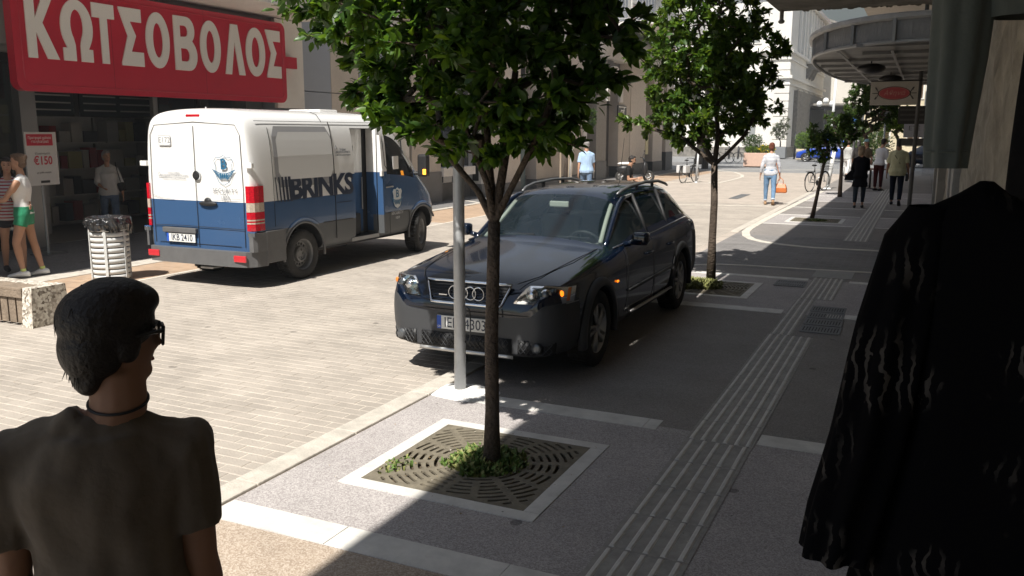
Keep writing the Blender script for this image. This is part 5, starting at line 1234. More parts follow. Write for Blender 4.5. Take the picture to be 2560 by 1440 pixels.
# ================================================================ PEOPLE
m_skin=mat('skin',(.48,.27,.18),.55,var=.06,vs=8); m_skin2=mat('skin_tan',(.40,.22,.14),.55,var=.06,vs=8); m_skin3=mat('skin_dark',(.30,.16,.10),.6,var=.06,vs=8)
m_hairb=mat('hair_black',(.016,.012,.010),.55,bump=.35,bs=90); m_hairbr=mat('hair_brown',(.05,.028,.018),.5,bump=1.2,bs=70); m_hairg=mat('hair_grey',(.28,.27,.26),.6,bump=1.2,bs=60); m_hairr=mat('hair_red',(.16,.045,.02),.5,bump=1.2,bs=60); m_hairbl=mat('hair_blond',(.30,.22,.14),.5,bump=1,bs=60)
m_eye=mat('eye_dark',(.02,.015,.01),.2); m_lip=mat('lips',(.38,.12,.10),.5); m_eyew=mat('eye_white',(.6,.6,.6),.3)
def denim(name,c):
    return mat(name,c,.8,var=.22,vs=12,bump=.3,bs=90)
def cloth(name,c,**k): return mat(name,c,.9 if sum(c)>.1 else 1,var=k.get('var',.06),vs=5,bump=.35,bs=k.get('bs',30),sheen=.15 if sum(c)>.1 else 0,spec=.3 if sum(c)>.1 else .08)
def stripes(name,c1,c2,sc,axis=2,width=.4):
    if name in _M: return _M[name]
    m=mat(name,c1,.85); n,L,b=nodes(m); tc=n.new('ShaderNodeTexCoord'); sp=n.new('ShaderNodeSeparateXYZ'); L.new(tc.outputs['Object'],sp.inputs[0])
    a=n.new('ShaderNodeMath'); a.operation='MULTIPLY'; a.inputs[1].default_value=sc; L.new(sp.outputs[axis],a.inputs[0])
    f=n.new('ShaderNodeMath'); f.operation='FRACT'; L.new(a.outputs[0],f.inputs[0]); g=n.new('ShaderNodeMath'); g.operation='LESS_THAN'; g.inputs[1].default_value=width; L.new(f.outputs[0],g.inputs[0])
    x=n.new('ShaderNodeMix'); x.data_type='RGBA'; x.inputs['A'].default_value=(*c1,1); x.inputs['B'].default_value=(*c2,1); L.new(g.outputs[0],x.inputs['Factor']); L.new(x.outputs['Result'],b.inputs['Base Color']); return m
def dirv(pitch,side=0):
    """unit vector: pitch 0 = straight down, 90 = forward (+y); side tilts outward"""
    return Vector((math.sin(R(side)),math.sin(R(pitch))*math.cos(R(side)),-math.cos(R(pitch))*math.cos(R(side))))
def skel(H,pose):
    k=H/1.75; g=pose.get; J={}
    hipz=(.93+g('hipdz',0))*k; J['hip']=Vector((0,0,hipz)); lean=R(g('lean',0)); sd=R(g('sway',0))
    T=Matrix.Translation(J['hip'])@Matrix.Rotation(-lean,4,'X')@Matrix.Rotation(sd,4,'Y')@Matrix.Rotation(R(g('twist',0)),4,'Z')
    up=lambda x,y,z: T@(Vector((x,y,z))*k)
    J['waist']=up(0,0,.14); J['chest']=up(0,0,.34); J['neck']=up(g('nx',0),-.005,.55); J['T']=T
    for s,n in ((-1,'L'),(1,'R')):
        J['sh'+n]=up(s*g('shw',.168),0,.425)
        d1=dirv(*g('arm'+n,(4,8))); d1.x*=s; d2=dirv(*g('fore'+n,(12,3))); d2.x*=s; r3=T.to_3x3()
        J['el'+n]=J['sh'+n]+r3@d1*.285*k; J['wr'+n]=J['el'+n]+r3@d2*.25*k; J['hd'+n]=(r3@d2).normalized()
        J['hp'+n]=J['hip']+Vector((s*.088,0,-.01))*k
        t1=dirv(*g('leg'+n,(0,2))); t1.x*=s; t2=dirv(*g('shin'+n,(0,0))); t2.x*=s
        J['kn'+n]=J['hp'+n]+t1*.43*k; J['an'+n]=J['kn'+n]+t2*.41*k
    J['k']=k; return J
def ring(T,x,y,z,rx,ry,k,n=20,p=1.0):
    o=[]
    for i in range(n):
        a=2*PI*i/n; c,s=math.cos(a),math.sin(a); c=math.copysign(abs(c)**p,c); s=math.copysign(abs(s)**p,s)
        o.append(T@(Vector((x+rx*c,y+ry*s,z))*k))
    return o
def person(label,loc,rz,H,pose,wear,group=None,vox=.013,fem=False,name='person',skin=None,hands=True,fat=0):
    J=skel(H,pose); k=J['k']; t=thing(name,label,'person',loc,rz,group); T=J['T']; skin=skin or m_skin
    w=.95 if fem else pose.get('bw',1.0); g=pose.get
    bust=.02 if fem else 0
    def torso(mb,inf,z0=-.10,z1=.50,sh=True):
        S=[(-.10,.0,.150,.105),(-.03,-.005,.170*(1.05 if fem else 1),.115),(.06,0,.155*w+fat*.5,.105+fat*.6),(.15,.005,.132*w+fat*.7,.095+fat),(.25,.008+bust*.4,.145*w+fat*.5,.105+bust+fat*.6),(.35,.008+bust*.5,.168*w,.112+bust),(.40,0,.172*w,.10),(.445,-.006,.140*w,.084),(.49,-.012,.095,.068),(.535,-.012,.066,.058)]
        S=[s for s in S if z0-.001<=s[0]<=z1+.001]
        mb.loft([ring(T,0,s[1],s[0],s[2]+inf*(1.7 if s[0]<.04 else 1),s[3]+inf*(1.7 if s[0]<.04 else 1),k,p=.92) for s in S])
        for s_ in (-1,1): mb.tube([T@(Vector(q)*k) for q in ((s_*.02,-.014,.515),(s_*.07,-.010,.480),(s_*.13*w,-.004,.448),(s_*.168*w,-.002,.425))],[(.044+inf*.3)*k,(.046+inf*.5)*k,(.051+inf*.6)*k,(.053+inf*.6)*k],12)
    def limb(mb,pts,rad): mb.tube(pts,rad,12); mb.ell(pts[0],rad[0],10,8); mb.ell(pts[-1],rad[-1],10,8)
    def lerp3(a,b,r): return [a.lerp(b,x) for x in r]
    # ---- body
    B=MB(); torso(B,0)
    B.tube([J['neck']-(J['neck']-J['chest'])*.2,J['neck'],J['neck']+T.to_3x3()@Vector((0,.012,.075))*k],[.066*k,(.052 if fem else .066)*k,(.050 if fem else .063)*k],12)
    for n in 'LR':
        limb(B,[J['sh'+n]]+lerp3(J['sh'+n],J['el'+n],(.35,.8,1)),[x*k*w for x in (.052,.047,.040,.037)]); limb(B,lerp3(J['el'+n],J['wr'+n],(0,.3,.75,1)),[x*k*w for x in (.037,.040,.030,.025)])
        limb(B,lerp3(J['hp'+n],J['kn'+n],(0,.25,.6,1)),[x*k for x in (.090,.086,.068,.054)]); limb(B,lerp3(J['kn'+n],J['an'+n],(0,.3,.7,1)),[x*k for x in (.053,.056,.042,.034)])
        a=J['an'+n]; fp=R(g('toe'+n,0)); f=Vector((0,math.cos(fp),math.sin(fp)))
        B.loft([[a+f*(y*k)+Vector((math.cos(q)*rx,0,-.035-.0+math.sin(q)*rz_ -(.035-rz_)))*k for q in [2*PI*i/10 for i in range(10)]] for y,rx,rz_ in ((-.06,.028,.03),(0,.034,.038),(.08,.040,.026),(.15,.036,.016),(.17,.02,.010))])
    # head
    hr=T.to_3x3()@Matrix.Rotation(R(g('head',0)),3,'Z')@Matrix.Rotation(-R(g('nod',0)),3,'X'); hc=J['neck']+T.to_3x3()@Vector((0,.02,.155))*k; HM=Matrix.Translation(hc)@hr.to_4x4()
    hp=lambda x,y,z: HM@(Vector((x,y,z))*k)
    def he(mb,c,r,nu=16,nv=12): mb.ell((0,0,0),(1,1,1),nu,nv,T=HM@Matrix.Translation(Vector(c)*k)@Matrix.Diagonal((r[0]*k,r[1]*k,r[2]*k,1)))
    he(B,(0,-.008,.030),(.078,.098,.092)); he(B,(0,.018,-.030),(.060,.070,.078)); he(B,(0,.062,-.082),(.030,.024,.024)); he(B,(0,.058,-.028),(.045,.030,.045))
    B.loft([[hp(x,.082+y,z) for x,y,z in ((-.008,0,.02),(.008,0,.02),(.006,.01,.02),(-.006,.01,.02))],[hp(x,.088+y,z) for x,y,z in ((-.018,0,-.03),(.018,0,-.03),(.010,.022,-.026),(-.010,.022,-.026))]])
    for s in (-1,1): he(B,(s*.074,-.005,-.005),(.010,.020,.032),8,8)
    ex=MB()
    if hands:
        for n,s in (('L',-1),('R',1)):
            d=J['hd'+n]; o=J['wr'+n]; side=(T.to_3x3()@Vector((0,1,0))); side=(side-d*side.dot(d)); side=side.normalized() if side.length>.2 else (T.to_3x3()@Vector((0,0,1))).normalized(); inn=d.cross(side)*(s)
            curl=g('curl',.35)
            ex.ell((0,0,0),(1,1,1),10,8,T=Matrix.Translation(o+d*.048*k)@Matrix((( d.x*.055*k,side.x*.040*k,inn.x*.015*k,0),(d.y*.055*k,side.y*.040*k,inn.y*.015*k,0),(d.z*.055*k,side.z*.040*k,inn.z*.015*k,0),(0,0,0,1))))
            for i,ln in enumerate((.068,.077,.072,.056)):
                b0=o+d*.088*k+side*(.027-.018*i)*k; c1=b0+(d-inn*curl*.5).normalized()*ln*.45*k; c2=c1+(d-inn*curl*1.6).normalized()*ln*.32*k; c3=c2+(d-inn*curl*2.4).normalized()*ln*.25*k
                ex.tube([b0-d*.02*k,b0,c1,c2,c3],[.009*k,.0092*k,.0085*k,.0078*k,.006*k],8)
            th=o+d*.03*k+side*.030*k; ex.tube([th,th+(d*.6+side*.7).normalized()*.035*k,th+(d*.6+side*.7).normalized()*.035*k+(d*.9+side*.25-inn*.3).normalized()*.03*k],[.012*k,.0105*k,.008*k],8)
    remesh(B,'body',skin,t,vox*k,2,extra=ex)
    if wear.get('face',True):
        for s in (-1,1):
            e=MB(); he(e,(s*.029,.078,.012),(.013,.008,.007),8,6); e.build('eye',m_eye,t,True)
            e=MB(); e.tube([hp(s*.014,.088,.030),hp(s*.030,.086,.034),hp(s*.046,.074,.028)],.0035*k,5); e.build('eyebrow',wear['hairm'],t)
        e=MB(); he(e,(0,.080,-.056),(.022,.008,.007),8,6); e.build('mouth',m_lip,t,True)
    # ---- hair
    hm=wear['hairm']; Hb=MB(); st=wear.get('hair','short')
    if st!='cap':
        he(Hb,(0,-.022,.045),(.084,.098,.090)); he(Hb,(0,-.045,-.01),(.078,.070,.075)); he(Hb,(0,.045,.088),(.060,.045,.035))
    if st in('long','bob'):
        for s in (-1,1): he(Hb,(s*.068,-.02,-.04),(.024,.055,.09)); 
        he(Hb,(0,-.065,-.08),(.075,.045,.10))
        if st=='long': he(Hb,(0,-.075,-.20),(.085,.035,.13))
    if st=='bun': he(Hb,(0,-.085,.075),(.045,.045,.042)); 
    if st=='pony': he(Hb,(0,-.12,.0),(.022,.03,.09))
    if st!='cap': remesh(Hb,'hair',hm,t,vox*k*.8,1,disp=.006,ds=30)
    else:
        he(Hb,(0,-.010,.060),(.086,.102,.078)); Hb.loft([[hp(x,y,.05) for x,y in ((-.07,.06),(.07,.06),(.05,.15),(-.05,.15))],[hp(x,y,.06) for x,y in ((-.07,.06),(.07,.06),(.05,.15),(-.05,.15))]]); Hb.build('cap',wear['capm'],t,True)
    # ---- clothes
    if 'top' in wear:
        C=MB(); inf=wear.get('loose',.014); z0=wear.get('topz',-.10); torso(C,inf,z0,.505); C.ell(T@(Vector((0,-.028,.488))*k),(.075*k,.055*k,.04*k),12,8)
        if wear.get('hem'): C.loft([ring(T,0,0,-.10-h,.165*w+inf+h*wear.get('flare',.2),.12+inf+h*wear.get('flare',.2),k) for h in (-.05,0,wear['hem']*.5,wear['hem'])])
        sl=wear.get('sleeve',.55)
        if sl>0:
            for n in 'LR':
                e=min(1,sl); C.tube([J['sh'+n]+(J['chest']-J['sh'+n])*.12]+lerp3(J['sh'+n],J['el'+n],(.0,.3,e)),[(x*w+inf*.5)*k for x in (.050,.054,.053,.050)],12); C.ell(J['sh'+n],(.053*w+inf*.6)*k,10,8)
                if sl>1: C.tube(lerp3(J['el'+n],J['wr'+n],(0,.4,sl-1)),[x*k*w for x in (.047,.046,.038)],12); C.ell(J['el'+n],.047*k*w,10,8)
        remesh(C,wear.get('topname','shirt'),wear['top'],t,vox*k,2,disp=wear.get('fold',.007),ds=9)
    if 'bottom' in wear:
        C=MB(); inf=.010; ln=wear.get('len',1.9)
        C.loft([ring(T,0,0,z,rx+inf,ry+inf,k) for z,rx,ry in ((-.16,.140,.100),(-.10,.160,.112),(-.03,.175*(1.05 if fem else 1),.122),(.05,.158,.11),(.09,.150,.105))])
        for n in 'LR':
            e=min(1,ln); C.tube(lerp3(J['hp'+n],J['kn'+n],(0,.25*e,.6*e,e)),[x*k for x in (.098,.097,.082,.066)] if ln>=1 else [x*k for x in (.100,.098,.096,.096)],12); C.ell(J['hp'+n],.096*k,10,8)
            if ln>1:
                q=ln-1; C.tube(lerp3(J['kn'+n],J['an'+n],(0,.3*q,.7*q,q)),[(x+wear.get('wide',0))*k for x in (.066,.066,.055,.050)],12); C.ell(J['kn'+n],.065*k,10,8)
        remesh(C,wear.get('botname','trousers'),wear['bottom'],t,vox*k,2,disp=.006,ds=9)
    if 'shoe' in wear:
        for n in 'LR':
            a=J['an'+n]; fp=R(g('toe'+n,0)); f=Vector((0,math.cos(fp),math.sin(fp))); b=MB(); u=Vector((0,-math.sin(fp),math.cos(fp)))
            b.loft([[a+f*(y*k)+(Vector((math.cos(q)*rx,0,0))+u*(-.046+math.sin(q)*rz_-(.035-rz_)))*k for q in [2*PI*i/12 for i in range(12)]] for y,rx,rz_ in ((-.085,.02,.024),(-.07,.036,.036),(-.02,.040,.046),(.04,.043,.042),(.10,.047,.030),(.17,.042,.022),(.20,.022,.014))])
            b.build('shoe',wear['shoe'],t,True)
    return t,J,hp
WALK=dict(legL=(14,2),shinL=(-2,0),legR=(-12,2),shinR=(-26,0),toeR=-30,armL=(-10,9),foreL=(4,4),armR=(12,9),foreR=(26,2))
def pz(px,py_top,Y,H):
    """metric place of a person whose head shows at px,py_top"""
    p=atY(px,py_top,Y); return (p.x,Y,p.z-H)
# nearest man seen from behind, head turned to the right
m_tee=cloth('tee_olive',(.125,.10,.075),var=.14,bs=14)
t,J,hp=person('dark-haired man in an olive T-shirt and sunglasses seen from behind close up',(-1.725,1.36,-.065),R(40),1.75,
  dict(armL=(2,5),foreL=(14,5),armR=(0,4),foreR=(14,4),head=-66,nod=4,shw=.19,bw=1.12,nx=.05),dict(hair='none',hairm=m_hairb,top=m_tee,sleeve=.72,loose=.022,fold=.016,bottom=denim('jeans_dark',(.05,.06,.08)),shoe=m_blk,face=True),vox=.0085,skin=m_skin3)
for o in [x for x in COL.objects if x.parent==t and x.name.startswith('hair')]: bpy.data.objects.remove(o)
k=J['k']; Hb=MB(); r_=random.Random(2)
HMs=lambda c,r,nu=20,nv=14: Hb.add([hp(c[0]+r[0]*math.sin(PI*j/nv)*math.cos(2*PI*i/nu),c[1]+r[1]*math.sin(PI*j/nv)*math.sin(2*PI*i/nu),c[2]+r[2]*math.cos(PI*j/nv)) for j in range(nv+1) for i in range(nu)],[(j*nu+i,(j+1)*nu+i,(j+1)*nu+(i+1)%nu,j*nu+(i+1)%nu) for j in range(nv) for i in range(nu)])
HMs((0,-.020,.042),(.094,.110,.094)); HMs((0,-.050,-.020),(.086,.076,.088)); HMs((0,.050,.090),(.066,.050,.040)); HMs((.0,.0,.10),(.07,.085,.045)); HMs((0,-.062,-.085),(.062,.036,.050))
for s in (-1,1): HMs((s*.074,.010,-.005),(.016,.028,.045))
remesh(Hb,'hair',m_hairb,t,.006,6,disp=.002,ds=16)
b=MB()
def strand(p0,d,L,rad=.0022):
    pts=[Vector(p0)]; d=Vector(d).normalized()
    for i in range(4):
        d=(d+Vector((r_.uniform(-.25,.25),r_.uniform(-.25,.25),-.30))).normalized(); pts.append(pts[-1]+d*L/4)
    b.tube([hp(*p) for p in pts],[rad,rad,rad*.8,rad*.5,.0003],4)
for i in range(240):
    th=r_.uniform(0,2*PI); ph=r_.uniform(.02,1.9); sx_,sy_,sz_=math.sin(ph)*math.cos(th),math.sin(ph)*math.sin(th),math.cos(ph)
    x,y,z=.092*sx_,-.022+.108*sy_,.045+.093*sz_
    if y>.055 and z<.06: continue
    fr=y>.03
    if not fr and i%4: continue
    dd=Vector((sx_*.05+r_.uniform(-.15,.15),sy_*.05+(.5 if fr else -.25)+r_.uniform(-.15,.15),-1.0+sz_*.7))
    strand((x*.985,y*.985,z),dd,r_.uniform(.022,.036)*(1.2 if fr else 1),.0013)
for i in range(26): strand((r_.uniform(-.062,.062),r_.uniform(-.10,-.085),-.055-r_.random()*.03),(r_.uniform(-.25,.25),-.05,-1),r_.uniform(.025,.04),.0016)
b.build('hair_strands',m_hairb,t); struct([o for o in COL.objects if o.name=='hair_strands'][0],'stuff')
# sunglasses, cord necklace
b=MB()
gl_=bpy.data.objects.new('sunglasses',None); COL.objects.link(gl_); gl_.parent=t
for s in (-1,1):
    b=MB(); o_=[(s*.010,.104,.030),(s*.062,.092,.030),(s*.064,.090,-.012),(s*.016,.104,-.014)]
    b.add([hp(*p) for p in o_]+[hp(p[0],p[1]+.004,p[2]) for p in o_],[(0,1,2,3),(7,6,5,4),(0,4,5,1),(1,5,6,2),(2,6,7,3),(3,7,4,0)]); b.build('lens',mat('sunglass_lens',(.03,.025,.02),.08,coat=1),gl_)
    MB().tube([hp(*p) for p in o_],.0035,6,closed=True).tube([hp(s*.064,.090,.022),hp(s*.082,.05,.020),hp(s*.084,-.005,.012)],[.006,.004,.003],6).build('glasses_frame',m_blk,gl_)
nk=J['neck']; Tn=J['T'].to_3x3()
b=MB(); b.tube([nk+Tn@Vector((.066*math.cos(a),.066*math.sin(a)-.002,.006+.014*math.sin(a)))*k for a in [2*PI*i/28 for i in range(28)]],.0038,6,closed=True)
b.build('cord_necklace',m_blk,t,True)
# girl in white top and green shorts, with a friend
t,J,hp=person('young woman in a white printed vest, green shorts and white trainers',(-11.36,8.06,.012),R(138),1.72,
  dict(legL=(16,3),shinL=(-8,0),legR=(-10,2),shinR=(-12,0),toeR=-6,armL=(34,6),foreL=(82,0),armR=(30,10),foreR=(84,-10),head=10,twist=-14),dict(hair='bun',hairm=mat('hair_dkbl',(.12,.07,.04),.5,bump=1,bs=60),top=cloth('vest_white',(.72,.71,.69)),topname='vest',sleeve=0,loose=.008,topz=-.03,bottom=cloth('shorts_green',(.02,.20,.10)),botname='shorts',len=.42,shoe=mat('trainer_white',(.66,.66,.66),.6)),fem=True,skin=m_skin2)
for n in 'LR': MB().tube([J['an'+n]+Vector((0,0,.0)),J['an'+n]+Vector((0,0,.035))],.037,12).build('sock',mat('sock_lime',(.5,.6,.2),.8),t)
for n in 'LR': MB().tube([J['sh'+n]*.62+J['neck']*.38+Vector((0,0,.02)),J['sh'+n]*.62+J['neck']*.38+(J['T'].to_3x3()@Vector((0,.06,-.03)))],.018,8).build('strap',cloth('vest_white',(.7,.7,.7)),t)
o=text_mesh('NY',.13,.001,.004); o.materials.append(m_let); po_=obj('print',o,t); po_.matrix_local=frame(J['T']@Vector((0,.148,.20)),J['T'].to_3x3()@Vector((-1,0,0)),J['T'].to_3x3()@Vector((0,0,1)))
person('dark-haired woman in a red and grey striped top beside the green shorts',(-11.72,8.12,.012),R(-118),1.66,dict(legL=(10,2),shinL=(-6,0),legR=(-14,2),shinR=(-20,0),armL=(30,8),foreL=(80,0),armR=(35,8),foreR=(80,0),head=-5),
  dict(hair='long',hairm=m_hairb,top=stripes('stripe_red',(.40,.40,.40),(.30,.03,.04),22),topname='top',sleeve=0,bottom=cloth('shorts_dark',(.03,.03,.035)),botname='shorts',len=.45,shoe=m_blk),fem=True,skin=m_skin2)
# woman in white blouse in the entrance
p=pz(265,385,12.2,1.62)
t,J,hp=person('woman in a white blouse and jeans standing in the shop entrance',(p[0],p[1],.02),R(-125),1.64,dict(legL=(3,3),legR=(-3,3),armL=(4,16),foreL=(6,4),armR=(20,12),foreR=(70,-20),head=20,nod=-6),
  dict(hair='short',hairm=m_hairg,top=cloth('blouse_white',(.62,.62,.62)),topname='blouse',sleeve=1.35,loose=.022,fold=.011,bottom=denim('jeans_blue',(.10,.15,.24)),len=1.9,wide=.012,shoe=m_blk),fem=True,fat=.02)
b=MB(); b.ell((-.23,-.02,.95),(.07,.12,.13),14,10); b.tube([(-.22,.06,1.02),(-.17,.10,1.25),(-.15,.03,1.42),(-.17,-.09,1.25),(-.23,-.1,1.0)],.010,6); b.build('shoulder_bag',m_blk,t,True)
# man in a light blue shirt
p=pz(1467,352,24.6,1.76)
t,J,hp=person('grey-haired man in a light blue shirt and jeans beyond the estate car',(p[0],p[1],0),R(20),1.78,dict(WALK,lean=2),dict(hair='short',hairm=m_hairg,top=cloth('shirt_blue',(.36,.50,.70)),sleeve=.8,loose=.03,fold=.012,bottom=denim('jeans_mid',(.12,.18,.28)),shoe=m_blk),fat=.025)
MB().tube([J['T']@Vector((.178*math.cos(a),.128*math.sin(a),-.03)) for a in [2*PI*i/24 for i in range(24)]],.018,6,closed=True,flat=.5).build('belt',mat('belt_blue',(.01,.06,.2),.6),t)
MB().box((-.012,-.09,-.12),(.012,.09,.12),T=Matrix.Translation(J['wrR']+J['hdR']*.06)).build('folder',m_wlet,t)
# bearded man in black, sitting
p=atY(1566,383,24.5); zz=1.42
sp=(p.x,24.5,0)
bench=thing('bench','low dark bench beyond the car with the bearded man sitting on it','bench',(p.x,24.5,0)); MB().box((-.8,-.22,.40),(.8,.22,.45),bev=.01).build('seat',m_blk,bench)
for x in (-.7,.7): MB().box((x-.04,-.2,0),(x+.04,.2,.399)).build('leg',m_frame,bench)
t,J,hp=person('bearded man in a black T-shirt sitting beyond the estate car',(p.x,24.4,0),R(-80),1.78,dict(hipdz=-.37,legL=(82,8),shinL=(-4,0),legR=(82,8),shinR=(4,0),lean=16,armL=(30,10),foreL=(80,-8),armR=(20,10),foreR=(115,-14),nod=-14),dict(hair='short',hairm=m_hairb,top=cloth('tee_black',(.02,.02,.02)),sleeve=.6,bottom=cloth('trousers_black',(.02,.02,.022)),shoe=m_blk),skin=m_skin2)
b=MB(); b.ell(hp(0,.052,-.075),(.050,.042,.040),12,8); b.build('beard',m_hairb,t,True)
b=MB()
for s in (-1,1): b.ell(hp(s*.03,.092,.012),(.022,.010,.014),8,6)
b.build('sunglasses',m_blk,t)
# woman in a striped top with an orange bag
p=G(1922,512)
t,J,hp=person('red-haired woman in a striped top and rolled jeans walking away with an orange handbag',(p.x,p.y,0),R(9),1.76,dict(legL=(8,2),shinL=(2,0),legR=(-10,2),shinR=(-24,0),toeR=-34,armL=(-6,14),foreL=(14,8),armR=(2,14),foreR=(10,4)),
  dict(hair='bun',hairm=m_hairr,top=stripes('stripe_blue',(.76,.76,.76),(.13,.16,.28),26,2,.36),topname='top',sleeve=1.7,loose=.012,fold=.010,bottom=denim('jeans_faded',(.14,.24,.38)),len=1.82,shoe=mat('sandal',(.35,.22,.12),.6)),fem=True)
for n in 'LR': MB().tube([J['kn'+n].lerp(J['an'+n],x) for x in (.80,.90)],.058,12).build('trouser_cuff',denim('jeans_pale',(.45,.52,.60)),t)
def bag(T,m,label):
    t=thing('handbag',label,'handbag',T); b=MB(); b.loft([[(x*w_,y*d_,z) for x,y in ((-1,-.8),(-.9,-1),(.9,-1),(1,-.8),(1,.8),(.9,1),(-.9,1),(-1,.8))] for z,w_,d_ in ((0,.175,.07),(.03,.19,.085),(.14,.18,.075),(.24,.14,.03),(.26,.13,.02))]); b.build('bag_body',m,t,False)
    for y in (-.035,.035): MB().tube([(-.08,y,.20),(-.07,y*.6,.36),(0,y*.3,.43),(.07,y*.6,.36),(.08,y,.20)],.008,6).build('handle',m,t,True)
    return t
w_=t.matrix_world if False else None
hw=Matrix.Translation(t.location)@Matrix.Rotation(R(9),4,'Z')@(J['wrR']+J['hdR']*.09)
bg_=bag((hw.x+.03,hw.y-.02,hw.z-.40),mat('bag_orange',(.52,.15,.035),.35,coat=.4),'orange leather handbag held by the walking woman in stripes')
MB().tube([(.0,0,.40),(-.06,-.10,.62),(-.13,-.12,.85)],.012,6,flat=.4).build('shoulder_strap',mat('bag_orange'),bg_)
# woman in a black dress
p=G(2145,520)
t,J,hp=person('fair-haired woman in a black tunic and leggings on the shaded pavement',(p.x,p.y,0),R(4),1.69,dict(legL=(-4,2),shinL=(-8,0),legR=(8,2),shinR=(2,0),armL=(20,10),foreL=(60,-25),armR=(24,8),foreR=(95,-20),head=-55),
  dict(hair='bob',hairm=m_hairbl,top=cloth('tunic_black',(.012,.012,.014)),topname='tunic',sleeve=1.3,loose=.02,hem=.22,flare=.18,bottom=denim('leggings',(.02,.03,.045)),botname='leggings',len=1.8,shoe=m_blk),fem=True,fat=.025)
b=MB(); b.loft([[(-.22+x,.02+y,z) for x,y in ((-.18*s_,-.05),(.10,-.06),(.10,.06),(-.18*s_,.05))] for z,s_ in ((.76,1.0),(.79,1.05),(.88,.9),(.97,.5),(1.03,.2))]); b.build('folded_coat',cloth('tunic_black',(.012,.012,.014)),t)
# man in cream shirt with a shoulder bag
p=G(2237,513)
t,J,hp=person('man in a cream shirt and dark trousers walking away with a black shoulder bag',(p.x,p.y,0),R(-2),1.88,dict(WALK,armL=(4,14),foreL=(18,6),armR=(-6,14),foreR=(6,8)),dict(hair='short',hairm=m_hairb,top=cloth('shirt_cream',(.50,.48,.30)),sleeve=.85,loose=.04,fold=.014,topz=-.10,hem=.04,flare=.1,bottom=cloth('trousers_navy',(.02,.024,.035)),shoe=m_blk),fat=.03,skin=m_skin3)
T=J['T']; MB().tube([T@Vector((-.12,-.02,.54)),T@Vector((-.08,-.15,.42)),T@Vector((.06,-.16,.20)),T@Vector((.20,-.10,-.02)),T@Vector((.245,0,-.12))],.014,6,flat=.35).build('bag_strap',m_blk,t)
MB().box((.22,-.10,-.30),(.29,.12,-.10),bev=.02,T=T).build('shoulder_bag',m_blk,t)
# small figures farther down the pavement
def far(px,py,Y,H,rz,label,wear,pose=None,fem=False,**kw):
    p=pz(px,py,Y,H); return person(label,(p[0],p[1],0),rz,H if abs(p[2])>1 else H+p[2],pose or dict(WALK),wear,None,.02,fem,hands=False,**kw)
far(2203,346,34,1.8,R(-30),'man in a white shirt leaning forward ahead of the man in cream',dict(hair='short',hairm=m_hairb,top=cloth('shirt_white',(.62,.62,.64)),sleeve=1.2,bottom=cloth('trousers_maroon',(.06,.02,.02)),shoe=m_blk),dict(lean=14,armL=(30,8),foreL=(60,0),armR=(20,8),foreR=(40,0)))
far(2168,349,36,1.74,R(150),'person with a pale blue cap behind the woman in black',dict(hair='cap',hairm=m_hairb,capm=cloth('cap_blue',(.35,.55,.60)),top=cloth('shirt_brown',(.12,.09,.06)),sleeve=.8,bottom=cloth('trousers_black',(.02,.02,.022)),shoe=m_blk))
far(2148,352,40,1.72,R(10),'grey-haired woman standing beside the signpost far along the pavement',dict(hair='bob',hairm=m_hairg,top=cloth('top_grey',(.2,.19,.18)),sleeve=1.2,bottom=cloth('trousers_black',(.02,.02,.022)),shoe=m_blk),fem=True)
far(2122,352,44,1.7,R(-20),'person in a chequered white shirt left of the signpost',dict(hair='short',hairm=m_hairbr,top=stripes('check',(.6,.6,.58),(.15,.15,.15),18,2,.3),sleeve=1.2,bottom=mat('trousers_white',(.7,.7,.7),.8),shoe=m_blk))
# ================================================================ TREES
def leafmat(name,c,tr,rough=.38):
    m=mat(name,c,rough,spec=.5); n,L,b=nodes(m); at=n.new('ShaderNodeAttribute'); at.attribute_name='tint'; oi=n.new('ShaderNodeObjectInfo')
    cr=n.new('ShaderNodeValToRGB'); e=cr.color_ramp.elements; e[0].color=(*[x*.55 for x in c],1); e[1].color=(c[0]*2.6,c[1]*1.9,c[2]*1.3,1); e.new(.55).color=(*c,1); e.new(.93).color=(c[0]*1.7,c[1]*1.4,c[2],1)
    L.new(at.outputs['Fac'],cr.inputs[0]); L.new(cr.outputs[0],b.inputs['Base Color'])
    t=n.new('ShaderNodeBsdfTranslucent'); sc=n.new('ShaderNodeMix'); sc.data_type='RGBA'; sc.blend_type='MULTIPLY'; sc.inputs['Factor'].default_value=.0; L.new(cr.outputs[0],sc.inputs['A']); 
    mu=n.new('ShaderNodeVectorMath'); mu.operation='MULTIPLY'; mu.inputs[1].default_value=tr; L.new(cr.outputs[0],mu.inputs[0]); L.new(mu.outputs[0],t.inputs[0])
    x=n.new('ShaderNodeMixShader'); x.inputs[0].default_value=.36; L.new(b.outputs[0],x.inputs[1]); L.new(t.outputs[0],x.inputs[2]); L.new(x.outputs[0],n['Material Output'].inputs[0]); return m
m_leaf=leafmat('leaf_laurel',(.052,.118,.022),(3.2,2.7,1.2)); m_leaf2=leafmat('leaf_far',(.05,.10,.025),(2.2,1.8,1.2),.5); m_leafo=leafmat('leaf_olive',(.12,.15,.09),(1.4,1.3,1.1),.6); m_leafy=leafmat('leaf_bright',(.10,.19,.02),(1.8,1.6,1),.5)
m_bark=mat('bark',(.095,.072,.055),.9,var=.35,vs=10,bump=1.3,bs=38); m_barkd=mat('bark_dark',(.05,.04,.032),.9,var=.3,vs=10,bump=1,bs=40)
LEAF=np.array([(0,0,0),(-.17,.22,.035),(.17,.22,.035),(0,.26,-.0),(-.21,.55,.03),(.21,.55,.03),(0,.56,-.02),(-.12,.82,-.0),(.12,.82,-.0),(0,.84,-.05),(0,1,-.10)])
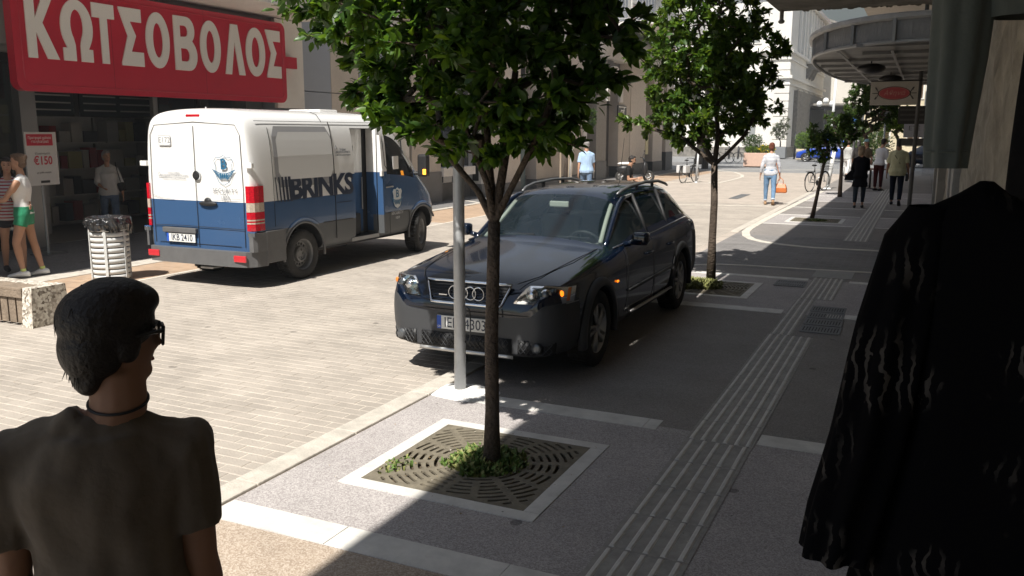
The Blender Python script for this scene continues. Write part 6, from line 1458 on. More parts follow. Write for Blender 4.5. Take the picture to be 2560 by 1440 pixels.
LF=[(0,3,1),(0,2,3),(1,3,6,4),(3,2,5,6),(4,6,9,7),(6,5,8,9),(7,9,10),(9,8,10)]
LEAFS=np.array([(0,0,0),(-.2,.5,.03),(.2,.5,.03),(0,1,-.06)]); LFS=[(0,2,3,1)]
def leaf_frames(P,D,ln,rng,n):
    D=D/np.linalg.norm(D,axis=1,keepdims=True); up=rng.normal(size=(n,3))*.55+np.array([0,0,1.0]); X=np.cross(D,up); X/=np.linalg.norm(X,axis=1,keepdims=True)+1e-9; Z=np.cross(X,D)
    return D,X,Z
def leaves_mesh(name,P,D,ln,m,rng,simple=False,wd=1.0,tint=None):
    n=len(P); Dn,X,Z=leaf_frames(P,D,ln,rng,n); T=LEAFS if simple else LEAF; F=LFS if simple else LF; k=len(T)
    V=P[:,None,:]+ln[:,None,None]*(T[None,:,0:1]*X[:,None,:]*wd+T[None,:,1:2]*Dn[:,None,:]+T[None,:,2:3]*Z[:,None,:]*1.2)
    V=V.reshape(-1,3); me=bpy.data.meshes.new(name)
    loops=[];starts=[];tot=[];s=0
    for f in F: tot.append(len(f))
    Fa=np.concatenate([np.array(f) for f in F]); nl=len(Fa)
    allv=(Fa[None,:]+(np.arange(n)*k)[:,None]).reshape(-1)
    st=np.cumsum([0]+tot[:-1]); starts=(st[None,:]+(np.arange(n)*nl)[:,None]).reshape(-1)
    me.vertices.add(len(V)); me.vertices.foreach_set('co',V.astype(np.float32).reshape(-1)); me.loops.add(len(allv)); me.loops.foreach_set('vertex_index',allv.astype(np.int32))
    me.polygons.add(len(starts)); me.polygons.foreach_set('loop_start',starts.astype(np.int32)); 
    me.polygons.foreach_set('use_smooth',np.ones(len(starts),bool)); me.materials.append(m); me.update(calc_edges=True)
    t=rng.random(n)**1.1*.92 if tint is None else tint; a=me.attributes.new('tint','FLOAT','FACE'); a.data.foreach_set('value',np.repeat(t,len(F)).astype(np.float32)); return me
leaf_protos=[]
_g=np.random.default_rng(5)
for q in range(6):
    me=leaves_mesh('leaf',np.zeros((1,3)),np.array([[0,1.,0]]),np.array([1.0]),m_leaf,_g,False,1,np.array([.15+.15*q])); leaf_protos.append(me)
def tree(label,base,trunk,tr,blobs,nn,lf,seed,name='tree',leafm=None,simple=False,single=0,llen=.085,bark=None,group=None,wd=1.0,sparse=1,thin=.0035,limbs=()):
    rng=np.random.default_rng(seed); r=random.Random(seed); t=thing(name,label,'tree',base,0,group); B0=Vector(base)
    pts=[];par=[]
    for p in trunk: pts.append(Vector(p)); par.append(len(pts)-2)
    fork=len(pts)-1; nt_=len(pts)
    for L_ in limbs:
        prev=fork
        for p in L_: pts.append(Vector(p)); par.append(prev); prev=len(pts)-1
    vol=[b[1][0]*b[1][1]*b[1][2] for b in blobs]; att=[]
    while len(att)<nn:
        c,rad=r.choices(blobs,vol)[0]; v=Vector((r.gauss(0,1),r.gauss(0,1),r.gauss(0,1))).normalized()*(r.random()**.42)
        v=v*(1+.22*noise.noise(v*2.3+Vector((seed,0,0)))); att.append(Vector((c[0]+v.x*rad[0],c[1]+v.y*rad[1],c[2]+v.z*rad[2])))
    f=pts[fork]; att.sort(key=lambda a:(a-f).length)
    arr=[tuple(p) for p in pts]
    A=np.array(arr+[(0,0,0)]*nn*3); cnt=len(pts); depth=[0]*cnt
    for a in att:
        d=np.linalg.norm(A[fork:cnt]-np.array(a),axis=1); j=int(np.argmin(d))+fork; L_=d[j-fork]; seg=max(1,int(L_/.16)); seg=min(seg,3); prev=j; p0=Vector(A[j])
        for s in range(1,seg+1):
            if cnt>=len(A): break
            q=p0.lerp(a,s/seg)+Vector((r.uniform(-1,1),r.uniform(-1,1),r.uniform(-.5,1)))*(.018*(s<seg)); A[cnt]=q; par.append(prev); prev=cnt; cnt+=1
    par[0]=-1; N=cnt; ch=[0]*N; rad=[0.0]*N; kids=[0]*N
    for i in range(N-1,0,-1):
        rr_=rad[i] if rad[i]>0 else thin**2.25
        rad[i]=rr_; rad[par[i]]+=rr_; kids[par[i]]+=1
    R_=[x**(1/2.25) if x>0 else thin for x in rad]; sc=tr*.80/R_[fork]; R_=[max(thin,x*sc) if i>fork else x for i,x in enumerate(R_)]
    for i in range(nt_,len(pts)): R_[i]=max(R_[i],tr*.42)
    tb=MB(); tb.tube([Vector(A[i])+Vector((0,0,0)) for i in range(fork+1)],[tr*(1.25 if i==0 else 1-.2*i/fork) for i in range(fork+1)],14)
    tb.build('trunk',bark or m_bark,t,True)
    bb=MB()
    for i in range(fork+1,N):
        p=par[i]; r0=min(R_[p] if p>fork else tr*.7,R_[i]*1.35); bb.cyl(Vector(A[p]),Vector(A[i]),r0,R_[i],5 if R_[i]<.012 else 8,cap=False)
    struct(bb.build('branch',bark or m_bark,t,True),'stuff') if N>60 else bb.build('branch',bark or m_bark,t,True)
    # leaves in sprays along the thin twigs
    tw=[i for i in range(len(pts),N) if R_[i]<thin*3.2 and kids[i]<=1]; 
    if not tw: tw=list(range(len(pts),N))
    idx=np.array([tw[r.randrange(len(tw))] for _ in range(lf)]); pp=np.array([par[i] for i in idx]); u=rng.random((lf,1)); P=A[pp]*(1-u)+A[idx]*u+rng.normal(size=(lf,3))*.012
    tdir=A[idx]-A[pp]; tdir/=np.linalg.norm(tdir,axis=1,keepdims=True)+1e-9; out=A[idx]-np.array(f); out/=np.linalg.norm(out,axis=1,keepdims=True)+1e-9
    D=tdir*.4+out*.35+rng.normal(size=(lf,3))*.6+np.array([0,0,-.32]); ln=llen*rng.uniform(.6,1.25,lf); lm=leafm or m_leaf
    if single:
        W=P+np.array(B0); score=np.linalg.norm(W-np.array([0,0,CAMH]),axis=1)-(W[:,0]<-2.6)*1.2-ln*6; order=np.argsort(score)[:single]
        Dn,X,Z=leaf_frames(P[order],D[order],ln[order],rng,single)
        for q,i in enumerate(order):
            o=bpy.data.objects.new('leaf',leaf_protos[q%6]); COL.objects.link(o); o.parent=t; l=ln[i]; x,y,z,p=X[q]*l,Dn[q]*l,Z[q]*l,P[i]
            o.matrix_local=Matrix(((x[0],y[0],z[0],p[0]),(x[1],y[1],z[1],p[1]),(x[2],y[2],z[2],p[2]),(0,0,0,1)))
        keep=np.ones(lf,bool); keep[order]=False; P,D,ln=P[keep],D[keep],ln[keep]
    struct(obj('crown',leaves_mesh('crown',P,D,ln,lm,rng,simple,wd),t),'stuff'); return t
g='laurel trees along the right-hand kerb'
tree('nearest laurel tree with glossy leaves, rising from the weedy iron grate by the lamp post',(-2.31,4.62,0),[(0,0,-.03),(.005,0,.35),(.0,.0,.8),(.012,0,1.2),(.02,0,1.52)],.047,
  [((-.16,0,3.12),(1.22,1.05,.96)),((-.80,-.05,2.52),(.44,.40,.34)),((.50,.1,2.92),(.45,.55,.42)),((.05,-.1,2.32),(.80,.70,.42)),((.05,-.1,2.12),(.55,.5,.26)),((-1.1,.0,3.2),(.35,.5,.5))],900,25000,11,single=300,llen=.088,wd=1.2,group=g,
  limbs=[[(-.10,.02,1.70),(-.30,.03,1.90),(-.48,.02,2.10)],[(-.03,.05,1.8),(-.08,.1,2.1)],[(.06,.02,1.78),(.10,.05,2.1),(.12,.08,2.4)],[(.13,0,1.72),(.28,-.02,1.98),(.42,.0,2.3)],[(.0,-.05,1.75),(-.15,-.15,2.2)]])
tree('second laurel tree, standing behind the dark car with one low leafy branch on its left',(-2.54,11.9,0),[(0,0,-.03),(-.005,0,.6),(.0,0,1.1),(-.02,0,1.62)],.055,
  [((-.20,0,3.05),(.98,.9,1.22)),((.35,0,2.6),(.48,.6,.62)),((-.45,0,2.25),(.6,.5,.42)),((-1.15,-.1,2.12),(.42,.25,.17)),((-.1,0,4.2),(.7,.7,.5))],780,19000,12,single=300,llen=.094,wd=1.2,leafm=leafmat('leaf_laurel_light',(.075,.145,.026),(2.6,2.2,1.1)),group=g,
  limbs=[[(-.15,0,1.85),(-.35,0,2.15)],[(.12,0,1.75),(.35,0,2.0),(.5,0,2.3)],[(0,.05,2.0),(-.05,.1,2.4)],[(-.5,-.05,2.0),(-.9,-.1,2.1)]])
tree('small young tree leaning to the right over its shaded grate',(-2.35,22.2,0),[(0,0,-.03),(.08,0,.5),(.15,0,1.0),(.21,0,1.42)],.045,
  [((.12,0,1.75),(.36,.36,.36)),((.0,0,2.0),(.26,.3,.32)),((.36,0,1.9),(.22,.3,.22))],150,2600,13,leafm=m_leaf2,llen=.09,group=g)
tree('slim tree with a straight dark trunk beside the woman in black',(-2.37,30.1,0),[(0,0,-.03),(.0,0,.8),(-.02,0,1.5)],.06,
  [((-.04,0,2.15),(.52,.5,.55)),((-.35,0,2.35),(.34,.35,.42)),((.25,0,2.0),(.3,.35,.3))],160,3200,14,leafm=m_leaf2,llen=.11,group=g)
tree('round bushy tree filling the gap under the marquee, far along the right pavement',(-2.1,38,0),[(0,0,-.03),(0,0,1.0),(.02,0,1.7)],.09,
  [((.05,0,3.1),(1.12,1.1,1.0)),((-.3,0,2.3),(.7,.7,.45)),((.6,0,3.4),(.55,.6,.5)),((-.35,0,3.8),(.5,.5,.4))],320,10500,15,leafm=m_leaf2,simple=True,llen=.15,group=g)
tree('low tree with yellowish green crown beyond the marquee signs',(-1.15,46,0),[(0,0,-.03),(0,0,1.0),(.0,0,1.7)],.09,
  [((.0,0,2.55),(.95,.9,.55)),((.5,0,2.9),(.5,.5,.4))],160,4200,16,leafm=m_leafy,simple=True,llen=.16,group=g)
tree('left-hand pavement tree behind the white pole, staked with two posts',(-12.15,30.6,0),[(0,0,-.03),(0,0,1.0),(.05,0,1.8)],.08,
  [((.0,0,2.75),(1.05,1.0,.75)),((-.7,0,2.6),(.5,.5,.45)),((.75,0,2.5),(.5,.5,.4))],220,7500,17,leafm=m_leaf2,simple=True,llen=.14,group='trees on the left')
tree('dark thick-trunked tree beside the far end of the arcade',(-13.2,57,0),[(0,0,-.05),(.1,0,1.5),(.1,0,2.6)],.34,
  [((.3,0,4.6),(2.2,2,1.6)),((1.6,0,4.0),(1.2,1.2,1.0)),((-1.2,0,4.0),(1.3,1.2,1.1))],220,4200,18,leafm=m_leaf2,simple=True,llen=.22,bark=m_barkd,group='trees on the left')
tree('tall grey green tree rising behind the second laurel',(-11.3,50,0),[(0,0,-.05),(0,0,1.6),(0,0,2.6)],.16,
  [((.0,0,5.2),(1.7,1.5,2.0)),((.9,0,4.2),(1.0,1,.9))],240,5200,19,leafm=m_leafo,simple=True,llen=.2,bark=m_barkd,group='trees on the left')
def shrub(label,c,rr3,n,m,seed,llen=.13,name='shrub',stems=6,fl=None):
    t=thing(name,label,'shrub',c); r=random.Random(seed); rng=np.random.default_rng(seed); b=MB(); P=[]
    for i in range(stems):
        p=Vector((0,0,0)); e=Vector((r.uniform(-1,1)*rr3[0]*.6,r.uniform(-1,1)*rr3[1]*.6,rr3[2]*r.uniform(1.0,1.7))); b.tube([p,p.lerp(e,.5)+Vector((r.uniform(-.05,.05),0,0)),e],[.02,.014,.006],5)
    b.build('stem',m_barkd,t)
    v=rng.normal(size=(n,3)); v/=np.linalg.norm(v,axis=1,keepdims=True); q=rng.random((n,1))**.4; amp=np.array([1+.3*noise.noise(Vector(x)*2.2+Vector((seed,0,0))) for x in v])[:,None]; P=v*q*amp*np.array(rr3)+np.array([0,0,rr3[2]*1.02])
    struct(obj('foliage',leaves_mesh('foliage',P,v+rng.normal(size=(n,3))*.5,llen*rng.uniform(.6,1.2,n),m,rng,True),t),'stuff')
    if fl:
        k=fl[1]; s=rng.integers(0,n,k); P2=P[s]*1.05; me=leaves_mesh('blossom',P2,v[s]+rng.normal(size=(k,3))*.3,np.full(k,.12),fl[0],rng,True,2); struct(obj('blossom',me,t),'stuff')
    return t
# ================================================================ STREET FURNITURE
m_lgrey=mat('post_grey',(.46,.47,.48),.45,metal=.3,var=.12,vs=6); m_wpost=mat('post_white',(.72,.73,.72),.5,var=.06,vs=4)
lp=thing('lamp_post','grey metal lamp post standing in front of the dark car beside the nearest tree','lamp post',(-3.22,5.88,0))
MB().tube([(0,0,0),(0,0,1.2),(0,0,3),(0,0,6.3)],[.047,.045,.042,.036],20).build('shaft',m_lgrey,lp,True)
MB().tube([(.06,0,.70),(.085,0,.68),(.095,0,.62),(.095,0,.48),(.085,0,.42),(.06,0,.40),(.04,0,.42)],.006,6).build('bracket',m_frame,lp)
MB().tube([(0,0,6.25),(0,.15,6.6),(0,.6,6.8),(0,1.2,6.85)],[.03,.028,.026,.024],8).build('arm',m_lgrey,lp); MB().ell((0,1.45,6.82),(.12,.32,.07),14,8).build('lamp_head',m_lgrey,lp,True)
b=MB(); n_=36
prof=[(.0,.028),(.10,.026),(.16,.018),(.22,.010),(.27,.001)]
vs=[];fs=[]
for j,(q,z) in enumerate(prof):
    for i in range(n_):
        a=2*PI*i/n_; k_=1+.22*noise.noise(Vector((math.cos(a)*1.6,math.sin(a)*1.6,3))); vs.append((q*1.15*k_*math.cos(a)+.02,q*.8*k_*math.sin(a),z+.002*noise.noise(Vector((i*.7,j*2.1,0)))))
for j in range(len(prof)-1):
    for i in range(n_): fs.append((j*n_+i,(j+1)*n_+i,(j+1)*n_+(i+1)%n_,j*n_+(i+1)%n_))
b.add(vs,fs); b.build('mortar_collar',mat('white_mortar',(.72,.71,.69),.9,var=.1,bump=1,bs=40),lp)
def pole(name,label,base,top,r,m,cat='pole',extra=None):
    t=thing(name,label,cat,base); d=Vector(top)-Vector(base); MB().tube([(0,0,0),tuple(d)],[r,r*.9],12).build('shaft',m,t,True); MB().cyl((0,0,0),(0,0,.04),r*2,r*1.6,12).build('foot',m,t); return t
pole('lamp_post','white slim post beside the man in the light blue shirt',(-11.85,30.2,0),(-11.62,30.2,3.28),.06,m_wpost,'lamp post')
for dx in (-.14,.2):
    t=thing('tree_stake','wooden stake of the left pavement tree, '+('left' if dx<0 else 'right')+' of its trunk','stake',(-12.15+dx,30.4,0)); MB().cyl((0,0,0),(0,0,1.75),.035,n=8).build('shaft',mat('stake_wood',(.38,.31,.23),.8,var=.2),t); MB().tube([(0,0,1.3),(-dx,.2,1.32)],.012,5).build('tie',m_frame,t)
pole('street_pole','short white leaning pole with the parked bicycle chained to it',(-3.15,34.2,0),(-2.98,34.2,1.45),.075,m_wpost)
pole('lamp_post','tall thin white mast beyond the white corner building',(-5.55,60,0),(-5.38,60,6.6),.085,m_wpost,'lamp post')
t=pole('sign_post','grey sign post far down the right pavement near the bushy tree',(-2.74,40,0),(-2.70,40,2.75),.055,m_lgrey,'sign post'); MB().cyl((.03,-.06,2.55),(.03,-.075,2.55),.17,n=24).build('disc',mat('disc_blue',(.03,.12,.4),.4),t)
t=pole('road_sign','grey back of a round road sign among the far tree crowns',(-1.57,40.5,0),(-1.57,40.5,2.6),.035,m_lgrey,'road sign'); MB().prism([(.36*math.cos(PI/8+i*PI/4),.36*math.sin(PI/8+i*PI/4)) for i in range(8)],(0,.05,2.86),(1,0,0),(0,0,1),.02).build('plate',mat('sign_back',(.17,.18,.18),.6),t)
for i,(px,lab) in enumerate(((1845,'black bollard left of the pink planter'),(1985,'dark slim post in front of the porch columns'),(1822,'black bollard farthest left, beyond the second laurel trunk'))):
    q=G(px,398); pole('bollard',lab,tuple(q),(q.x,q.y,1.0 if i!=1 else 2.1),.07,m_frame,'bollard')
# litter bin
bn=thing('litter_bin','white slatted litter bin with a black bag hanging over its rim','litter bin',(-10.17,8.45,.0),R(20)); m_binw=mat('bin_white',(.60,.61,.60),.5,var=.08,vs=6,dirt=.06)
nb_=11
for i in range(nb_):
    z0=.03+i*.074; r0=.255-.0012*(nb_-i)
    b=MB(); 
    b.loft([[((r0+d_)*math.cos(2*PI*k/36),(r0+d_)*math.sin(2*PI*k/36),z) for k in range(36)] for z,d_ in ((z0,-.004),(z0,.004),(z0+.060,.004),(z0+.060,-.004),(z0,-.004))],cap=False); b.build('band',m_binw,bn,True)
for k in range(6):
    a=2*PI*k/6+.3; MB().box((-.018,-.004,.0),(.018,.004,.86),T=Matrix.Rotation(a,4,'Z')@Matrix.Translation((0,.262,0))).build('upright',m_binw,bn)
MB().cyl((0,0,.02),(0,0,.80),.238,n=30).build('liner',mat('liner_dark',(.02,.02,.02),.7),bn)
MB().tube([(.268*math.cos(2*PI*k/36),.268*math.sin(2*PI*k/36),.865) for k in range(36)],.014,8,closed=True).build('rim',m_alu,bn,True)
b=MB(); vs=[];fs=[];rows=[(.20,.84),(.262,.885),(.285,.875),(.30,.82),(.31,.76),(.295,.70),(.285,.655)]
for j,(q,z) in enumerate(rows):
    for k in range(72):
        a=2*PI*k/72; u=(math.cos(a),math.sin(a)); f_=.5+.5*max(0,noise.noise(Vector((u[0]*1.3,u[1]*1.3,1.7)))+.4) if j>2 else 1
        rr_=q+(j>1)*(.022*noise.noise(Vector((u[0]*7,u[1]*7,j*.6)))+.012*noise.noise(Vector((u[0]*19,u[1]*19,j))))*1.4; zz=z if j<3 else .875-(.875-z)*f_*1.1
        vs.append((rr_*u[0],rr_*u[1],zz+.012*noise.noise(Vector((u[0]*9,u[1]*9,j+5)))))
for j in range(len(rows)-1):
    for k in range(72): fs.append((j*72+k,(j+1)*72+k,(j+1)*72+(k+1)%72,j*72+(k+1)%72))
b.add(vs,fs); b.build('bin_bag',mat('bag_film',(.012,.012,.013),.13,coat=1,bump=1.2,bs=22),bn,False)
# concrete bench with wooden slats
m_pebble=speckle('pebble_concrete',(.16,.13,.10),(.52,.47,.40),(.72,.68,.60),38,.85,0,.08,.9)
bc=thing('bench','pebbled concrete bench with weathered wooden slats at the left edge','bench',(-8.42,6.1,0))
def taper(x0,x1,y0,y1,h,tx,ty,name='end_block'):
    b=MB(); b.add([(x0,y0,0),(x1,y0,0),(x1,y1,0),(x0,y1,0),(x0+tx,y0+ty,h),(x1-tx,y0+ty,h),(x1-tx,y1-ty,h),(x0+tx,y1-ty,h)],[(0,3,2,1),(4,5,6,7),(0,1,5,4),(1,2,6,5),(2,3,7,6),(3,0,4,7)]); b.build(name,m_pebble,bc)
taper(-.085,.085,-.21,.26,.42,.015,.035); taper(-2.2,-2.03,-.21,.26,.42,.015,.035)
MB().box((-2.03,.06,.30),(-.072,.21,.415),bev=.006).build('beam',m_pebble,bc)
mw=mat('old_wood',(.23,.18,.135),.85,var=.25,vs=9,bump=.6,bs=30)
for k in range(3): MB().box((-2.03,-.19+k*.083,.385),(-.072,-.115+k*.083,.412),bev=.003).build('slat',mw,bc)
MB().box((-2.03,-.195,.31),(-.075,-.17,.383),bev=.003).build('rail',mw,bc)
for k in range(15):
    x=-.075-.122-k*.13; MB().box((x,-.168,.03),(x+.105,-.145,.309),bev=.003).build('slat',mw,bc)
# planters and pots down the street
def planter(label,c,w,d,h,m,name='planter',cat='planter'):
    t=thing(name,label,cat,c); MB().box((-w/2,-d/2,.06),(w/2,d/2,h),bev=.03).build('tub',m,t); MB().box((-w/2+.1,-d/2+.1,0),(w/2-.1,d/2-.1,.07)).build('foot',m_frame,t); MB().box((-w/2+.08,-d/2+.08,h-.05),(w/2-.08,d/2-.08,h+.004)).build('soil',m_soil,t); return t
planter('large pink square planter with yellow flowers in the middle of the street',(-8.98,54,0),1.55,1.4,.86,mat('pink_concrete',(.62,.43,.34),.8,var=.06))
shrub('dark shrub growing in the pink planter',(-9.35,54.1,.82),(.62,.5,.55),1500,m_leaf2,31,.14); shrub('low plants with yellow flowers at the right side of the pink planter',(-8.55,53.8,.82),(.5,.4,.22),900,m_leafy,32,.12,fl=(mat('petal_yellow',(.8,.55,.02),.6),160)); shrub('low green plants at the left front of the pink planter',(-9.3,53.6,.82),(.42,.3,.2),700,m_leafy,37,.12)
planter('cream square planter with a clipped green bush left of the blue car',(-8.15,69.3,0),1.15,1.0,.85,mat('cream_concrete',(.66,.56,.40),.8)); shrub('bright green bush in the cream planter',(-8.15,69.3,.82),(.72,.6,.62),2200,m_leafy,33,.16)
planter('grey pot with a slender olive tree at the white building corner',(-10.35,72,0),.95,.9,.95,mat('pot_grey',(.22,.23,.24),.7)); tree('slender olive tree in the grey pot',(-10.35,72,.9),[(0,0,0),(0,0,.5)],.05,[((0,0,1.4),(.75,.6,.75)),((-.4,0,1.1),(.4,.4,.4)),((.3,0,2.0),(.4,.4,.4))],120,1500,34,leafm=m_leafo,simple=True,llen=.2,wd=.6)
shrub('dark oleander hedge with white blossoms behind the people on the right pavement',(-3.4,62,0),(1.5,1.0,1.25),4200,m_leaf2,35,.18,name='hedge',fl=(mat('petal_white',(.75,.75,.7),.6),90))
shrub('bright yellow green bush behind the blue car',(-4.9,72,0),(1.7,1.0,1.3),3000,m_leafy,36,.2,name='bush')
# round table and chairs in the shade ahead
tb_=thing('cafe_table','round pinkish cafe table in the shade far down the right pavement','table',(-1.75,35.3,0)); MB().cyl((0,0,.70),(0,0,.74),.55,n=30).build('tabletop',mat('table_pink',(.45,.30,.26),.5),tb_); MB().cyl((0,0,0),(0,0,.70),.04,n=8).cyl((0,0,0),(0,0,.03),.28,.24,16).build('leg',m_frame,tb_)
wc=thing('white_chair','white plastic chair in the sun beside the far trees','chair',(-3.25,45,0)); MB().box((-.22,-.22,.42),(.22,.22,.46),bev=.01).build('seat',m_wpost,wc); MB().box((-.22,.18,.46),(.22,.22,.9),bev=.01).build('backrest',m_wpost,wc)
for x in (-.19,.19):
    for y in (-.19,.19): MB().cyl((x,y,0),(x,y,.42),.018,n=6).build('leg',m_wpost,wc)
# bicycles
def bicycle(label,loc,rz,frame_m,basket=False,pannier=False):
    t=thing('bicycle',label,'bicycle',loc,rz); r=.34
    for y in (-.52,.52):
        w_=bpy.data.objects.new('wheel',None); COL.objects.link(w_); w_.parent=t; w_.location=(0,y,r)
        MB().tube([(0,r*math.cos(2*PI*k/32),r*math.sin(2*PI*k/32)) for k in range(32)],.016,8,closed=True).build('tyre',m_tyre,w_,True); MB().tube([(0,(r-.022)*math.cos(2*PI*k/32),(r-.022)*math.sin(2*PI*k/32)) for k in range(32)],.008,6,closed=True).build('rim',m_alloy,w_,True)
        b=MB()
        for k in range(18): a=2*PI*k/18; b.cyl((0,0,0),(0,(r-.02)*math.cos(a),(r-.02)*math.sin(a)),.0016,n=3,cap=False)
        b.cyl((-.04,0,0),(.04,0,0),.02,n=8); b.build('spokes',m_alloy,w_)
        MB().tube([(0,y+.365*math.cos(a),r+.365*math.sin(a)) for a in [R(20)+R(150)*i/12 for i in range(13)]],.02,6,flat=.5).build('mudguard',m_frame,t,True)
    b=MB(); bb=(0,-.06,.30); hd=(0,.40,.78); st=(0,-.22,.78)
    for p,q in ((bb,hd),(bb,st),((0,-.18,.62),(0,.38,.72)),(bb,(0,-.52,r)),(st,(0,-.52,r)),((0,.37,.88),(0,.52,r))): b.tube([p,q],.016,8)
    b.build('frame',frame_m,t,True)
    MB().cyl(st,(0,-.24,.90),.013,n=8).build('seat_post',m_alu,t); MB().ell((0,-.27,.92),(.075,.14,.035),12,8).build('saddle',m_blk,t,True)
    MB().tube([(-.28,.25,.98),(-.20,.36,1.0),(0,.38,.97),(.20,.36,1.0),(.28,.25,.98)],.011,8).cyl((0,.37,.86),(0,.38,.97),.014,n=8).build('handlebar',m_frame,t,True)
    MB().cyl((.03,-.06,.30),(.045,-.06,.30),.09,n=18).tube([(.06,-.06,.30),(.07,.04,.18),(.13,.04,.18)],.009,6).tube([(-.04,-.06,.30),(-.06,-.16,.42),(-.12,-.16,.42)],.009,6).build('crank',m_frame,t)
    b=MB(); b.box((-.07,-.72,.70),(.07,-.32,.715)); b.tube([(.06,-.6,.70),(.04,-.52,r)],.006,5); b.tube([(-.06,-.6,.70),(-.04,-.52,r)],.006,5); b.build('carrier',m_frame,t)
    if basket:
        b=MB(); 
        for z in (.74,.80,.86,.92,.98): b.tube([(-.16,.46,z),(.16,.46,z),(.16,.74,z),(-.16,.74,z)],.005,4,closed=True)
        for k in range(9): b.tube([(-.16+.04*k,.74,.74),(-.16+.04*k,.74,.98)],.004,4); b.tube([(-.16+.04*k,.46,.74),(-.16+.04*k,.46,.98)],.004,4)
        b.box((-.16,.46,.735),(.16,.74,.742)); b.build('basket',m_frame,t)
    if pannier:
        for s in (-1,1): MB().box((s*.08,-.72,.42),(s*.22,-.36,.72),bev=.02).build('pannier',mat('pannier_white',(.62,.62,.62),.5),t)
    return t
bicycle('bicycle with white panniers standing on the rounded island on the left',(-8.75,35.9,0),R(-14),m_frame,False,True)
bicycle('silver bicycle with a front basket leaning on the short white pole',(-3.35,32.6,0),R(-22),m_alloy,True,False)
q=G(1862,400); bicycle('dark bicycle parked behind the second laurel trunk',(-12.6,61,0),R(80),m_frame)
bicycle('dark bicycle parked nearest the bollard beyond the second laurel',(-11.2,61.5,0),R(75),m_frame)
p_=pole('bicycle_post','grey post beside the bicycle with white panniers',(-8.5,36.1,0),(-8.45,36.1,1.25),.05,m_lgrey)
# scooter
sc_=thing('scooter','dark scooter parked before the beige pilasters beyond the estate car','scooter',(-10.9,35.2,0),R(-70))
for y in (-.55,.6): wheel(sc_,0,y,.24,.10,'alloy',1,0,.15)
b=MB(); b.ell((0,-.38,.52),(.17,.38,.20),14,8); b.ell((0,.42,.55),(.18,.12,.32),12,8); b.box((-.15,-.2,.24),(.15,.45,.30),bev=.02); b.tube([(0,.42,.8),(0,.36,1.0)],.04,8); b.tube([(0,.60,.24),(0,.46,.6)],.03,6); b.build('body',m_frame,sc_,True)
MB().ell((0,-.36,.76),(.15,.36,.07),12,8).build('seat',m_wpost,sc_,True); MB().tube([(-.32,.25,1.02),(0,.36,1.0),(.32,.25,1.02)],.018,8).build('handlebar',m_frame,sc_)
for s in (-1,1): MB().tube([(s*.2,.33,1.02),(s*.30,.40,1.25)],.008,5).ell((s*.31,.40,1.28),(.06,.015,.04),8,6).build('mirror',m_frame,sc_)
# ================================================================ HANGING CLOTHES
def garment(name,label,secs,m,parent=None,hook=None):
    t=thing(name,label,'garment',hook or (0,0,0)); return t
def clothmesh(secs,fold=.01,seed=0,n=48,sub=6):
    """secs [(z,cx,cy,rx,ry)] top to bottom, with hanging folds"""
    b=MB(); rows=[]
    S=[]
    for a,c in zip(secs,secs[1:]):
        for q in range(sub): u=q/sub; S.append(tuple(a[i]+(c[i]-a[i])*u for i in range(5)))
    S.append(secs[-1])
    for z,cx,cy,rx,ry in S:
        depth=min(1,(secs[0][0]-z)/.25); row=[]
        for i in range(n):
            a=2*PI*i/n; f_=1+(fold/max(rx,.02))*depth*(math.sin(a*7+seed+z*3)+.6*noise.noise(Vector((math.cos(a)*3,math.sin(a)*3,z*3+seed))))
            row.append((cx+rx*math.cos(a)*f_,cy+ry*math.sin(a)*f_,z))
        rows.append(row)
    b.loft(rows,cap=False); return b
m_print=mat('printed_cloth',(.008,.008,.009),1,spec=.06)
def _pr():
    n,L,b=nodes(m_print); tc=n.new('ShaderNodeTexCoord'); w1=n.new('ShaderNodeTexWave'); w1.inputs['Scale'].default_value=15; w1.inputs['Distortion'].default_value=7; w1.inputs['Detail'].default_value=3; w1.inputs['Detail Scale'].default_value=1.6
    L.new(tc.outputs['Object'],w1.inputs['Vector']); nz=n.new('ShaderNodeTexNoise'); nz.inputs['Scale'].default_value=7; nz.inputs['Detail'].default_value=3; L.new(tc.outputs['Object'],nz.inputs['Vector'])
    a=n.new('ShaderNodeMapRange'); a.inputs[1].default_value=.78; a.inputs[2].default_value=.90; L.new(w1.outputs['Fac'],a.inputs[0]); c=n.new('ShaderNodeMapRange'); c.inputs[1].default_value=.50; c.inputs[2].default_value=.62; L.new(nz.outputs[0],c.inputs[0])
    mu=n.new('ShaderNodeMath'); mu.operation='MULTIPLY'; L.new(a.outputs[0],mu.inputs[0]); L.new(c.outputs[0],mu.inputs[1])
    x=n.new('ShaderNodeMix'); x.data_type='RGBA'; x.inputs['A'].default_value=(.004,.004,.005,1); x.inputs['B'].default_value=(.07,.064,.06,1); L.new(mu.outputs[0],x.inputs['Factor']); L.new(x.outputs['Result'],b.inputs['Base Color'])
_pr()
rl=thing('clothes_rail','dark metal clothes rail fixed to the stone wall above the hanging garments','rail',(.3,2.0,2.62)); MB().tube([(-.22,-.9,0),(-.22,1.0,0)],.014,8).build('bar',m_frame,rl)
for y in (-.8,.9): MB().tube([(-.22,y,0),(.3,y,.05)],.012,6).build('bracket',m_frame,rl)
dr=thing('hanging_dress','black dress with grey feathery print hanging closest to the viewer on the right','garment',(.17,1.5,0))
b=clothmesh([(1.978,-.08,0,.010,.02),(1.958,-.082,0,.036,.04),(1.938,-.07,0,.085,.05),(1.915,.02,0,.20,.065),(1.85,.035,0,.205,.08),(1.6,.045,0,.215,.09),(1.3,.01,0,.235,.10),(1.05,.02,0,.28,.11)],.010,1); b.build('bodice',m_print,dr,True)
